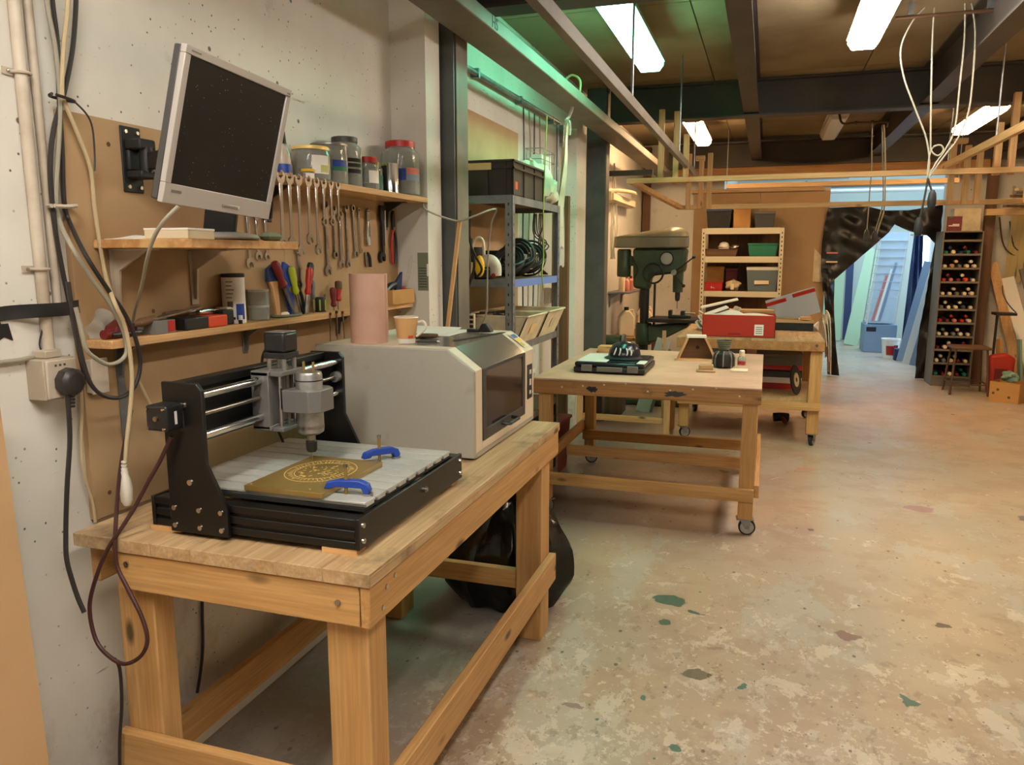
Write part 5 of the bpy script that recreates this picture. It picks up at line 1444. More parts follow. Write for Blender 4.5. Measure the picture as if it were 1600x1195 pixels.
t = thing('trapezoid_box', 'small trapezoid wooden frame box standing on the rolling table', 'frame', (-.42, 5.20, TZ), R(8))
for nm, a, b in (('frame_side', (-.115, .0, .012), (-.055, 0, .155)), ('frame_side', (.125, 0, .012), (.055, 0, .155))):
    MB().bar(a, b, .07, .014, (1, 0, .3)).build(nm, 'pine_pale_z', t)
box('frame_bottom', 'pine_pale_x', (-.128, .135, -.035, .035, 0, .012), t)
box('frame_top', 'cup_white', (-.062, .062, -.036, .036, .152, .168), t)
MB().prism([(-.105, .012), (.115, .012), (.052, .152), (-.052, .152)], .018, .032, 'y').build('frame_back', 'dark_wood_x', t)
MB().cyl((.01, .017, .085), (.01, .0178, .085), .012, n=12).build('knot', 'cast_dark', t)
t = thing('wooden_dish', 'small pale carved wooden dish on the rolling table', 'dish', (-.318, 4.70, TZ), R(4))
MB().prism([(-.055, 0), (.055, 0), (.056, .012), (-.056, .012)], -.035, .035, 'y').build('foot', 'ply_x', t, .004)
m = MB(); m.box(-.042, .042, -.026, .026, .0125, .020)
for d in ((-.042, -.034, -.026, .026), (.034, .042, -.026, .026), (-.034, .034, -.026, -.019), (-.034, .034, .019, .026)): m.box(*d, .020, .042)
m.build('cup', 'ply_x', t, .003)
t = thing('glass_vase', 'dark ribbed glass jar with a netted neck on the rolling table', 'vase', (-.228, 4.92, TZ))
MB().lathe([(0, .004), (.058, .004), (.066, .012), (.066, .06), (.056, .085), (.034, .098), (.030, .106)], 16).build('jar_body', 'cast_dark', t)
for k in range(8):
    a = 2*PI*k/8
    MB().tube([(math.cos(a)*.067, math.sin(a)*.067, .008), (math.cos(a)*.068, math.sin(a)*.068, .06), (math.cos(a)*.057, math.sin(a)*.057, .087), (math.cos(a)*.034, math.sin(a)*.034, .10)], .004, 6, 4).build('rib', 'glass_tint', t)
MB().lathe([(.030, .104), (.034, .13), (.046, .165), (.048, .168), (.044, .167), (.032, .13), (.028, .106)], 24).build('neck', 'dark_grey', t)
for k in range(5): MB().lathe([(.0335+.003*k, .115+.011*k), (.036+.003*k, .118+.011*k), (.0345+.003*k, .121+.011*k)], 20).build('net_ring', 'pad_green', t)
t = thing('small_bottle', 'little bottle with a cream cap beside the ribbed jar', 'bottle', (-.125, 5.06, TZ))
MB().lathe([(0, 0), (.024, 0), (.025, .004), (.025, .045), (.014, .058), (0, .058)], 18).build('bottle_body', 'glass_tint', t)
MB().lathe([(.0255, .006), (.0255, .024)], 18).build('label', 'red', t)
MB().lathe([(.014, .056), (.017, .058), (.017, .09), (.012, .096), (0, .097)], 16).build('cap', 'cream', t)
tag(box('note_pad', 'cream', (-.05, .05, -.05, .06, 0, .006), None, .001, loc=(-.13, 4.80, TZ)), 'pale yellow pad at the right edge of the rolling table', 'pad')
# ================================================================ far rolling table
t = thing('rolling_table', 'long pine rolling table carrying the red carton', 'table', (-.11, 7.35, 0))
X0, X1, Y0, Y1, H = -.565, .565, -.93, .36, .85
tp = box('table_top', 'worn_y', (X0, X1, Y0, Y1, .765, H-.002), t, .005)
n = 6
for i in range(n):
    box('top_board', 'bench_top_y', (X0+(X1-X0)*i/n+.001, X0+(X1-X0)*(i+1)/n-.001, Y0-.001, Y1+.001, H-.012, H), tp, .002)
for x0, x1 in ((X0+.03, X0+.11), (.465, .555)):
    for y0, y1 in ((Y0+.03, Y0+.12), (Y1-.12, Y1-.03)):
        box('leg', 'pine_z', (x0, x1, y0, y1, .10, .7645), t, .004)
box('stretcher', 'pine_x', (X0+.02, .56, Y0, Y0+.029, .295, .356), t, .003)
box('stretcher', 'pine_x', (X0+.02, .56, Y1-.029, Y1, .295, .356), t, .003)
box('lower_shelf', 'ply_y', (X0+.03, .55, Y0+.13, Y1-.13, .335, .355), t, .002)
for x in (X0+.03, .52): box('stretcher', 'pine_y', (x, x+.03, Y0+.13, Y1-.13, .27, .334), t, .003)
for x, y, a in ((.512, Y0+.075, 1.2), (X0+.07, Y0+.075, .4), (.512, Y1-.075, .8), (X0+.07, Y1-.075, 1.9)): caster(t, x, y, .10, a)
T3 = .8503
t = thing('red_carton', 'long red carton with a white sticker on the far table', 'carton', (-.20, 6.66, T3))
m = MB().box(-.285, .285, -.13, .13, 0, .004)
m.box(-.285, .285, -.13, -.126, 0, .178).box(-.285, .285, .126, .13, 0, .178).box(-.285, -.281, -.13, .13, 0, .178).box(.281, .285, -.13, .13, 0, .178)
m.build('carton_body', 'red_card', t)
box('sticker', 'paper', (.125, .195, -.1312, -.1302, .018, .105), t)
for k in range(4): box('print', 'mid_grey', (.135, .185, -.1316, -.1312, .032+.016*k, .038+.016*k), t)
box('print', 'dark_red', (-.08, .02, -.1308, -.1301, .02, .03), t)
MB().grid(lambda u, v: (-.27+.42*u, -.11+.20*v, .155+.05*math.sin(PI*u*1.2)*math.sin(PI*v)+.012*math.sin(9*u+5*v)), 16, 10, .002).build('packing_paper', 'paper', t)
MB().grid(lambda u, v: (-.05+.32*u, -.10+.2*v, .165+.025*math.sin(PI*u)*math.sin(PI*v)), 12, 8, .002).build('packing_paper', 'cup_white', t)
M_ = Matrix.Translation((-.19, 0, .20)) @ Euler((R(5), R(-20), R(15))).to_matrix().to_4x4()
MB().box(-.10, .10, -.04, .04, -.006, .006, M_).build('packing_board', 'paper', t)
t = thing('wooden_jig', 'flat black framed jig with pale strips on the far table', 'jig', (.24, 7.42, T3))
box('jig_base', 'black_matte', (-.16, .17, -.16, .20, 0, .068), t, .003)
box('jig_strip', 'ply_x', (-.16, .17, -.16, -.09, .0685, .088), t)
box('jig_strip', 'ply_x', (-.16, .17, .13, .20, .0685, .088), t)
box('jig_strip', 'ply_y', (.05, .13, -.085, .125, .0685, .094), t)
box('jig_pad', 'pine_pale_x', (.06, .15, -.15, -.03, .0945, .118), t)
t = tag(box('pale_board', 'ply_x', (-.20, .20, -.09, .09, 0, .02), loc=(-.12, 7.56, T3+.14), rz=.06), 'pale board propped on boxes behind the red carton', 'board')
t = tag(box('wood_block', 'ply_x', (-.19, .19, -.07, .07, 0, .139), loc=(-.12, 7.56, T3)), 'plain wooden block under the pale board', 'block')
t = thing('white_tray', 'stack of white plastic trays behind the red carton', 'tray', (-.42, 7.18, T3))
m = MB()
for k in range(3):
    m = MB().prism([(-.13, .012), (.13, .012), (.17, .07), (.155, .07), (.12, .02), (-.12, .02), (-.155, .07), (-.17, .07)], -.13, .13, 'y')
    m.build('tray_body', 'board_pale', t, loc=(.02*k, 0, .055*k), rot=(0, R(-4*k), R(6*k)))
MB().box(-.16, .16, -.10, .10, -.006, .006, Matrix.Translation((.03, -.02, .235)) @ Euler((0, R(-14), R(5))).to_matrix().to_4x4()).build('loose_lid', 'paper', t)
t = thing('clear_folder', 'clear plastic sleeve with red edges leaning behind the far table', 'folder', (.30, 7.62, T3))
M_ = Matrix.Translation((0, .09, .078)) @ Euler((R(20), R(-18), 0)).to_matrix().to_4x4()
MB().box(-.24, .20, 0, .004, 0, .26, M_).build('sleeve', 'acrylic', t)
MB().box(-.24, -.06, -.003, .0045, .20, .235, M_).build('red_edge', 'red', t)
MB().box(.0, .20, -.003, .0045, .215, .25, M_).build('red_edge', 'red', t)
t = thing('foam_sheets', 'sagging white sheets hanging over the far table edge', 'sheet', (.475, 7.42, .0))
for k in range(3):
    MB().grid(lambda u, v: (.0+.045*v+.02*k+.008*math.sin(6*u+k), -.22+.42*u-.03*v, .94+.035*k-.02*v-(.12+.10*k)*v*v*1.6+.02*math.sin(5*u)), 10, 8, .004).build('sheet', 'cup_white', t)
t = tag(box('white_sheet', 'board_pale', (-.008, .008, -.35, .25, 0, .80), loc=(.52, 8.75, 0), rz=R(-8)), 'white panel standing behind the far table leg', 'panel')
LZ3 = .3553
for i, (x, y, w_, d_, hs) in enumerate(((.14, 7.22, .19, .15, (('red', .05), ('paper', .05), ('dark_grey', .05), ('black_matte', .016), ('red', .04), ('mid_grey', .10))),)):
    z = LZ3
    nm = ('lowest red', 'white', 'dark grey', 'thin black', 'upper red', 'tall grey topmost')
    for k, (mt, hh) in enumerate(hs):
        b = thing('flat_box', '%s box in the stack under the far table' % nm[k], 'box', (x, y, z), group='boxes under the far table')
        box('box_body', mt, (-w_, w_, -d_, d_, 0, hh*.7), b, .003)
        box('lid', mt, (-w_-.002, w_+.002, -d_-.002, d_+.002, hh*.7+.0003, hh-.0005), b, .003)
        z += hh
t = thing('cutting_disc', 'black and white cutting disc leaning at the far table leg', 'disc', (.27, 6.80, LZ3), rot=(0, 0, R(70)))
MB().lathe([(.02, -.006), (.12, -.006), (.125, 0), (.12, .006), (.02, .006)], 32, (0, 0, .126), Matrix.Rotation(R(80), 4, 'X')).build('disc', 'black_matte', t)
MB().lathe([(.02, -.009), (.06, -.009), (.06, .009), (.02, .009)], 24, (0, 0, .126), Matrix.Rotation(R(80), 4, 'X')).build('hub', 'bin_cream', t)
t = thing('hand_drill', 'dark cordless tool lying on the floor under the far table', 'power tool', (.19, 7.35, 0))
MB().tube([(-.07, 0, .045), (0, .01, .05), (.06, .02, .045)], .04, 12, 3).build('tool_body', 'black_matte', t)
MB().tube([(.0, .0, .05), (.03, -.09, .025)], .02, 10, 2).build('handle', 'dark_red', t)

# ================================================================ drill press
def drill():
    t = thing('drill_press', 'big old green pillar drill with a rounded grey belt cover', 'drill press', (-1.18, 8.0, 0))
    MB().box(-.22, .42, -.24, .24, 0, .06).build('base', 'drill_green', t, .015)
    MB().cyl((0, 0, .06), (0, 0, 1.25), .046, n=24).build('pillar', 'cast_dark', t)
    MB().lathe([(.10, .06), (.085, .09), (.06, .14), (.05, .15)], 24).build('pillar_foot', 'drill_green', t)
    MB().cyl((.10, 0, .70), (.10, 0, 1.22), .012, n=10).build('rack_rod', 'cast_dark', t)
    # table arm and table
    MB().lathe([(.075, .60), (.085, .62), (.085, .80), (.075, .82)], 24).build('arm_collar', 'drill_green', t)
    MB().prism([(.05, .62), (.20, .66), (.46, .80), (.46, .845), (.05, .80)], -.10, .10, 'y').build('table_arm', 'drill_green', t, .02)
    MB().box(.06, .54, -.22, .22, .846, .882).build('work_table', 'cast_dark', t, .006)
    for y in (-.12, .0, .12): box('table_slot', 'black_matte', (.12, .50, y-.008, y+.008, .8822, .8832), t)
    # head
    MB().prism([(-.11, 1.18), (.05, 1.16), (.07, 1.30), (.40, 1.34), (.42, 1.58), (-.12, 1.58)], -.10, .10, 'y').build('head', 'drill_green', t, .03)
    MB().cyl((.33, 0, 1.14), (.33, 0, 1.40), .05, .055, n=24).build('quill', 'drill_green', t)
    MB().cyl((.33, 0, 1.22), (.33, 0, 1.30), .034, n=20).build('quill_sleeve', 'steel_tool', t)
    MB().lathe([(.012, 1.05), (.022, 1.06), (.026, 1.10), (.026, 1.15), (.018, 1.16)], 20, (.33, 0, 0)).build('chuck', 'cast_dark', t)
    MB().cyl((.33, 0, .975), (.33, 0, 1.06), .005, n=8).build('bit', 'steel_tool', t)
    # motor
    MB().lathe([(0, 1.285), (.065, 1.29), (.072, 1.31), (.072, 1.55), (.06, 1.57), (0, 1.57)], 24, (-.22, 0, 0)).build('motor', 'drill_green', t)
    MB().box(-.16, -.10, -.05, .05, 1.40, 1.50).build('motor_mount', 'drill_green', t, .01)
    # belt cover: rounded nose at +x, falling to the rear
    def section(x):
        return None
    pts = []
    for i in range(25):      # outline in plan, nose round
        a = -PI/2 + PI*i/24
        pts.append((.24+math.cos(a)*.185, math.sin(a)*.185))
    pts += [(-.28, .13), (-.31, .10), (-.31, -.10), (-.28, -.13)]
    m = MB().prism(pts, 1.582, 1.69, 'z')
    m.build('belt_cover', 'drill_cover', t, .012)
    vs = []; fs = []
    lev = [(1.0, 0.0), (.97, .35), (.86, .7), (.66, .9), (.38, .99)]
    n_ = len(pts)
    for s_, q in lev:
        for (x, y) in pts:
            xx = .18+(x-.18)*s_; k = min(1, max(0, (xx+.31)/.60))
            vs.append((xx, y*s_, 1.691+q*(.008+.092*k)))
    for j in range(len(lev)-1):
        for i in range(n_):
            fs.append((j*n_+i, j*n_+(i+1) % n_, (j+1)*n_+(i+1) % n_, (j+1)*n_+i))
    fs.append(tuple(range((len(lev)-1)*n_, len(lev)*n_)))
    MB().add(vs, fs).build('belt_cover_top', 'drill_cover', t, ang=50)
    # dial and hand wheel on the near side
    MB().lathe([(0, .02), (.055, .02), (.07, .012), (.072, 0), (.0, 0)], 28, (.225, -.10, 1.475), Matrix.Rotation(R(90), 4, 'X')).build('depth_dial', 'dial_white', t)
    MB().lathe([(.058, .021), (.073, .022), (.073, .028), (.058, .027)], 28, (.225, -.10, 1.475), Matrix.Rotation(R(90), 4, 'X')).build('dial_rim', 'black_matte', t)
    hw = MB().tube([(.10+math.cos(2*PI*k/24)*.098, -.15, 1.33+math.sin(2*PI*k/24)*.098) for k in range(25)], .010, 8, 0).build('hand_wheel', 'cast_dark', t)
    for k in range(3):
        a = 2*PI*k/3
        MB().cyl((.10, -.15, 1.33), (.10+math.cos(a)*.085, -.15, 1.33+math.sin(a)*.085), .008, n=8).build('spoke', 'cast_dark', hw)
    MB().cyl((.10, -.10, 1.33), (.10, -.165, 1.33), .022, n=14).build('wheel_hub', 'cast_dark', hw)
    MB().cyl((.30, .10, 1.34), (.30, -.13, 1.34), .028, n=16).build('feed_hub', 'steel_tool', t)
    for k, (dx, dz) in enumerate(((.19, .15), (.10, -.13), (-.16, -.01))):
        fh = MB().cyl((.30, -.12, 1.34), (.30+dx, -.14, 1.34+dz), .007, n=8).build('feed_handle', 'cast_dark', t)
        MB().ball((.30+dx, -.14, 1.34+dz), .018, 12, 8).build('knob', 'black_plastic', fh)
    MB().tube([(-.14, -.06, 1.5), (-.10, -.12, 1.44), (-.06, -.115, 1.36), (-.10, -.11, 1.28)], .007, 6, 4).build('power_cord', 'cable_black', t)
    return t
drill()
t = thing('machine_vice', 'dark drill vice bolted on the drill table', 'vice', (-.83, 8.0, .8836))
box('vice_base', 'cast_dark', (-.10, .12, -.06, .06, 0, .025), t, .004)
box('fixed_jaw', 'cast_dark', (-.10, -.07, -.06, .06, .0252, .075), t, .004)
box('sliding_jaw', 'cast_dark', (.02, .06, -.055, .055, .0252, .07), t, .004)
MB().cyl((.06, 0, .045), (.16, 0, .045), .008, n=8).build('screw_bar', 'steel_tool', t)
# bench-top clutter around the drill: low side table, grinder, jugs, wood
t = thing('low_table', 'low pale wooden trestle table beside the drill', 'table', (-1.22, 6.55, 0))
box('table_top', 'ply_x', (-.30, .52, -.20, .26, .40, .42), t, .003)
for x in (-.28, .46):
    for y in (-.18, .21): box('leg', 'pine_pale_z', (x, x+.05, y, y+.05, 0, .3995), t, .003)
box('stretcher', 'pine_pale_x', (-.23, .46, -.165, -.14, .12, .17), t, .002)
t = thing('plant_pot', 'olive plastic pot standing on the low trestle table', 'pot', (-1.0, 6.50, .4203))
MB().lathe([(0, 0), (.055, 0), (.075, .14), (.08, .14), (.08, .155), (.07, .155), (.052, .008), (0, .008)], 24).build('pot_body', 'pad_green', t)
MB().lathe([(0, .13), (.068, .131)], 20).build('contents', 'dark_wood_x', t)
t = thing('folded_board', 'pale board bundle with a dark red edge on the low trestle table', 'board', (-.83, 6.58, .4203))
box('board_body', 'bin_cream', (-.08, .10, -.12, .12, 0, .09), t, .004)
box('board_edge', 'dark_red', (-.08, .10, -.12, .12, .0905, .105), t, .003)
t = thing('bench_grinder', 'dark bench grinder on a stand left of the drill', 'grinder', (-1.42, 7.35, 0))
box('stand', 'dark_wood_z', (-.14, .16, -.12, .12, 0, .60), t, .006)
MB().cyl((-.10, 0, .69), (.12, 0, .69), .065, n=20).build('motor', 'drill_green', t)
box('motor_foot', 'cast_dark', (-.08, .10, -.06, .06, .6005, .635), t, .004)
for x in (-.13, .15): MB().cyl((x-.012, -.01, .69), (x+.012, -.01, .69), .075, n=24).build('wheel', 'mid_grey', t)
t = thing('sheet_offcut', 'pale grey offcut leaning on the drill foot', 'offcut', (-1.10, 7.45, 0), rot=(R(-10), R(14), 0))
box('offcut_board', 'board_pale', (-.06, .07, -.01, .01, 0, .74), t)
box('offcut_board', 'mid_grey', (.075, .10, -.01, .01, 0, .66), t)
t = tag(MB().bar((-.86, 7.20, 0.01), (-.90, 7.42, .80), .035, .03).build('timber_offcut', 'pine_pale_z'), 'narrow pale timber offcut standing before the drill', 'offcut')
# low wall bench with jugs
t = thing('side_bench', 'narrow wooden bench under the far wall shelf with white jugs', 'bench', (-1.43, 9.0, 0))
box('bench_top', 'worn_y', (-.19, .19, -.55, .55, .58, .615), t, .004)
for x in (-.17, .13):
    for y in (-.52, .47): box('leg', 'dark_wood_z', (x, x+.05, y, y+.05, 0, .5795), t, .003)
def jug(x, y, lb, sc_=1.0):
    t = thing('plastic_jug', lb, 'jug', (x, y, .6153), R(20))
    MB().prism([(-.085, 0), (.085, 0), (.085, .22), (.03, .29), (-.03, .29), (-.085, .22)], -.06, .06, 'y').build('jug_body', 'bottle_white', t, .015)
    MB().cyl((0, 0, .288), (0, 0, .325), .026, n=14).build('cap', 'black_matte', t)
    MB().tube([(.03, 0, .285), (.07, 0, .29), (.085, 0, .23)], .010, 8, 3).build('handle', 'bottle_white', t)
    box('label', 'pink', (.0855, .0865, -.035, .035, .05, .17), t)
    return t
jug(-1.47, 8.62, 'white plastic jug, nearest of three left of the drill')
jug(-1.30, 8.84, 'white plastic jug, middle of three behind the drill pillar')
jug(-1.36, 9.20, 'white plastic jug, farthest of three behind the drill')
t = thing('wall_shelf', 'grey steel wall shelf with bottles left of the drill', 'shelf', (-1.6245, 8.75, 1.10))
box('board', 'zinc', (0, .24, -.45, .45, 0, .018), t, .002)
for y in (-.35, .35): bracket(t, y, -.0005, .16, 'zinc')
for k, (x, y, h_, r_, mt, cp, lb) in enumerate(((-1.50, 8.46, .21, .035, 'bottle_white', 'pink', 'white spray bottle with a pink top on the steel wall shelf'), (-1.47, 8.58, .14, .028, 'pink', 'paper', 'pink bottle with a white cap on the steel wall shelf'), (-1.49, 8.72, .15, .030, 'bottle_white', 'red', 'white bottle with a red cap on the steel wall shelf'), (-1.47, 8.86, .16, .035, 'pink', 'dark_red', 'pinkish bottle with a dark cap behind the drill motor'), (-1.50, 9.0, .13, .04, 'bin_cream', 'mid_grey', 'squat cream pot with a grey lid on the steel wall shelf'))):
    t = thing('bottle', lb, 'bottle', (x, y, 1.1183))
    MB().lathe([(0, 0), (r_, 0), (r_, h_*.66), (r_*.4, h_*.84), (0, h_*.84)], 16).build('bottle_body', mt, t)
    MB().lathe([(r_*.45, h_*.83), (r_*.5, h_*.84), (r_*.45, h_), (0, h_)], 14).build('cap', cp, t)
t = thing('hanging_net', 'bundle of clear tubing hanging left of the drill cover', 'tubing', (-1.56, 8.2, 1.45))
for k in range(5): MB().tube([(0, 0, 1.0), (.01*k-.02, .01*k, .6), (.03*math.sin(k*2), .03*k-.06, .3), (.05*math.sin(k*3), .02*k-.04, .02)], .008, 6, 4).build('tube', 'film', t)
for k, (y, z0, h_) in enumerate(((7.36, 1.25, .42), (7.50, 1.38, .22))):
    tag(MB().box(-.012, .012, -.035, .035, 0, h_).cyl((0, 0, h_), (0, 0, h_+.06), .006, n=6).build('hand_tool', ('cast_dark', 'dark_wood_z')[k], loc=(-1.60, y, z0)), 'dark hand tool hung on the wall just past the far column, %s one' % ('nearer', 'farther')[k], 'tool')

# ================================================================ far cream racking
t = thing('cream_shelving', 'cream slotted steel shelving unit against the far brown wall', 'shelving', (-.31, 10.28, 0))
for x in (-.46, .46):
    for y in (-.24, .24):
        p = MB().box(-.022, .022, -.02, .02, 0, 1.835).build('post', 'cream_steel', t, loc=(x, y, 0))
        if y < 0:
            h = MB()
            for k in range(34): h.cbox((0, -.0203, .06+.052*k), (.012, .0006, .022))
            o = h.build('post_holes', 'black_matte', p); o['kind'] = 'stuff'
for z in (.12, .52, 1.0, 1.42, 1.765):
    box('shelf_edge', 'cream_steel', (-.437, .437, -.258, -.248, z, z+.075 if z > 1 else z+.07), t, .003)
    box('shelf_board', 'steel_rust', (-.437, .437, -.247, .24, z+.058, z+.068), t)
z0 = 1.8335
box('back_sheet', 'dark_wood_z', (-.46, .46, .2605, .268, .12, 1.80), t)
SH = [1.8342, 1.4885, 1.0685, .5885, .1885]
def sbox(x0, x1, z, h_, mt, lb, lidm=None, y0=-.20, y1=.15, cat='box', nm='storage_box', taper=0.02):
    t = thing(nm, lb, cat, ((x0+x1)/2, 10.28, z))
    w_ = (x1-x0)/2
    MB().prism([(-w_+taper, 0), (w_-taper, 0), (w_, h_*.86), (-w_, h_*.86)], y0, y1, 'y').build('box_body', mt, t, .004)
    MB().box(-w_-.004, w_+.004, y0-.006, y1+.006, h_*.86+.0004, h_).build('lid', lidm or mt, t, .004)
    return t
sbox(-.75, -.45, 1.8345, .24, 'black_matte', 'black tub with a blue lid on top of the cream shelving', 'dark_blue')
sbox(-.425, -.225, 1.8345, .30, 'card', 'tall pale carton on top of the cream shelving', 'card', taper=.0)
sbox(-.185, .06, 1.8345, .20, 'dark_grey', 'dark grey tub on top of the cream shelving', 'mid_grey')
sbox(-.24, .11, SH[1], .165, 'teal_green', 'green plastic crate on the upper cream shelf', 'teal_green')
sbox(-.75, -.36, SH[1], .10, 'dark_wood_x', 'low brown tray on the upper cream shelf', 'dark_wood_x')
b = sbox(-.24, .13, SH[2], .30, 'grey_blue', 'grey lidded tub with a paper label on the middle cream shelf', 'board_pale')
box('paper_label', 'cream', (-.09, .08, -.219, -.217, .09, .135), b)
b = sbox(-.735, -.525, SH[2], .11, 'red', 'low red carton on the middle cream shelf', 'red', y0=-.22, y1=.05, taper=0)
for k in range(3): box('print', 'paper', (-.03+.02*k, -.022+.02*k, -.228, -.2262, .035, .06-.01*k), b)
sbox(-.735, -.525, SH[2], .30, 'card', 'tan carton behind the red one on the middle cream shelf', 'card', y0=.07, y1=.22, taper=0)
sbox(-.50, -.36, SH[2], .28, 'dark_red', 'dark red carton at the back of the middle cream shelf', 'dark_red', y0=.05, y1=.22, taper=0)
t = thing('paper_parcel', 'crumpled brown paper parcel on the middle cream shelf', 'parcel', (-.405, 10.17, SH[2]))
MB().grid(crum(0, 0, .065, .085, 9, .75), 20, 12).build('parcel_body', 'bin_cream', t)
box('parcel_tape', 'cream', (-.02, .02, -.087, -.083, .02, .09), t)
t = thing('dust_mask', 'round white dust mask lying on the brown tray', 'mask', (-.53, 10.20, SH[1]+.1005))
MB().lathe([(.065, 0), (.068, .02), (.05, .07), (.02, .085), (0, .086)], 20).build('mask_cup', 'paper', t)
MB().tube([(-.06, 0, .01), (-.07, -.05, .03), (0, -.08, .02), (.07, -.05, .03), (.06, 0, .01)], .003, 6, 4).build('strap', 'bin_cream', t)
t = thing('wire_bundle', 'loose coil of pale wire on the brown tray', 'wire', (-.40, 10.18, SH[1]+.1005))
for k in range(4): MB().tube([(math.cos(2*PI*j/8+k)*.05, math.sin(2*PI*j/8+k)*.03, .03+.02*math.sin(j+k)) for j in range(9)], .005, 6, 3).build('wire_turn', 'steel_tool', t)
sbox(-.74, -.30, SH[3], .14, 'mid_grey', 'grey carton on the lower cream shelf', 'mid_grey', taper=0)
sbox(-.25, .12, SH[3], .12, 'red', 'red carton on the lower cream shelf', 'red', taper=0)
sbox(-.70, -.28, SH[4], .24, 'dark_grey', 'dark box on the lowest cream shelf', 'black_matte', taper=0)
sbox(-.20, .12, SH[4], .22, 'dark_wood_x', 'brown box on the lowest cream shelf', 'dark_wood_x', taper=0)
# ================================================================ doorway tarp
t = thing('black_tarp', 'torn black plastic tarp hung across the far doorway', 'tarp', (0, 10.535, 0))
def lerp(a, b, k): return a+(b-a)*k
TOP = [(.74, 2.09), (1.10, 2.10), (1.32, 2.045), (1.55, 2.04), (1.95, 2.10)]
def top(x):
    for (a, za), (b, zb) in zip(TOP, TOP[1:]):
        if x <= b: return lerp(za, zb, (x-a)/(b-a))
    return TOP[-1][1]
BOT = [(.66, 1.02), (.775, 1.185), (1.0, 1.40), (1.386, 1.79), (1.435, 1.88), (1.60, 1.80), (1.80, 1.74), (1.935, 1.60)]
def bot(x):
    for (a, za), (b, zb) in zip(BOT, BOT[1:]):
        if x <= b: return lerp(za, zb, (x-a)/(b-a))
    return BOT[-1][1]
def wav(x, z): return .025*math.sin(9*x+4*z)+.016*math.sin(17*x-7*z)+.010*math.sin(31*z+9*x)+.008*math.sin(38*(x*.75+z*.9))
def tf(u, v):
    x = lerp(.68, 1.945, u); zt = top(max(.74, x)); zb = bot(x)
    z = lerp(zt, zb, v)
    return (x-.05*math.sin(PI*v)*(1-u), wav(x, z)-.01, z)
MB().grid(tf, 50, 24, .004).build('tarp_sheet', 'tarp', t)
def lf(u, v):
    z = lerp(1.35, .01, v); x0 = lerp(.66, .80, v); x1 = lerp(.80, .93, v)-.03*math.sin(PI*v)
    x = lerp(x0, x1, u); return (x, wav(x*2, z)*1.2-.02, z)
MB().grid(lf, 14, 30, .004).build('tarp_side', 'tarp', t)
def rf(u, v):
    z = lerp(1.72, .01, v); x0 = lerp(1.90, 1.80, min(1, v*1.6)); x = lerp(x0, 1.955, u)
    return (x, wav(x*2, z)-.02, z)
MB().grid(rf, 10, 30, .004).build('tarp_side', 'tarp', t)
for x, z, a in ((.69, 1.53, -4), (.69, 1.42, 0)): box('tape_tab', 'pink' if z > 1.5 else 'cream', (x, x+.13, -.062, -.058, z, z+.018), t)
tag(box('cross_lath', 'ply_x', (.66, 1.97, -.02, .012, 0, .05), loc=(0, 10.50, 2.105)), 'pale lath across the doorway above the black tarp', 'lath')
tag(MB().grid(lambda u, v: (.55+.14*u, 10.565-.02*math.sin(3*u), 1.18+.42*v*(1-.4*u)), 4, 6, .002).build('tape_patch', 'bin_cream'), 'pale torn tape patch on the brown board by the doorway', 'tape')

# store room beyond
def lean(name, p0, p1, wd, th, mt, lb, up=(1, 0, 0), cat='board', grp=None):
    return tag(MB().bar(p0, p1, wd, th, up).build(name, mt), lb, cat, grp)
t = thing('drying_rack', 'tall pale rack of thin wire shelves in the store room', 'rack', (1.75, 13.5, 0))
MB().box(-.25, .22, -.20, .30, 0, .44).build('cabinet', 'board_blue', t, .006)
box('cabinet_slot', 'black_matte', (-.22, -.08, -.203, -.2005, .33, .40), t)
M_ = Matrix.Translation((0, .0, .44)) @ Matrix.Shear('XY', 4, (.10, 0)) if False else None
for sx in (-1, 1):
    MB().bar((sx*.20-.02, -.18, .44), (sx*.20+.10, -.12, 1.86), .02, .02, (0, 1, 0)).build('upright', 'board_pale', t)
    MB().bar((sx*.20-.02, .24, .44), (sx*.20+.10, .20, 1.86), .02, .02, (0, 1, 0)).build('upright', 'board_pale', t)
for k in range(11):
    z = .48+.125*k; o = -.02+.12*(z-.44)/1.42
    MB().box(o-.20, o+.20, -.17, .22, z, z+.006).build('wire_shelf', 'board_pale', t)
MB().add([(-.20, -.183, .46), (.16, -.183, .46), (.28, -.125, 1.86), (-.08, -.125, 1.86), (-.20, -.180, .46), (.16, -.180, .46), (.28, -.122, 1.86), (-.08, -.122, 1.86)], [(0, 1, 2, 3), (7, 6, 5, 4), (0, 4, 5, 1), (1, 5, 6, 2), (2, 6, 7, 3), (3, 7, 4, 0)]).build('clear_cover', 'acrylic', t)
for k in range(3):
    MB().bar((-.14+.05*k, -.187, .50), (.02+.06*k, -.16, 1.2+.1*k), .035, .002, (0, 1, 0)).build('sheet_strip', ('pink', 'paper', 'board_blue')[k], t)
t = thing('white_bucket', 'white bucket with a red and blue print in the store room', 'bucket', (1.80, 12.66, 0))
MB().lathe([(0, 0), (.10, 0), (.125, .27), (.132, .27), (.132, .29), (.12, .29), (.096, .01), (0, .01)], 24).build('bucket_body', 'paper', t)
MB().grid(lambda u, v: (math.cos(-2.2+1.2*u)*(.105+.02*v), math.sin(-2.2+1.2*u)*(.105+.02*v), .05+.14*v), 10, 1).build('print', 'red', t)
MB().grid(lambda u, v: (math.cos(-1.3+.6*u)*(.104+.02*v), math.sin(-1.3+.6*u)*(.104+.02*v), .04+.16*v), 8, 1).build('print', 'dark_blue', t)
MB().tube([(-.13, 0, .28), (0, -.09, .22), (.13, 0, .28)], .004, 6, 6).build('handle', 'steel_tool', t)
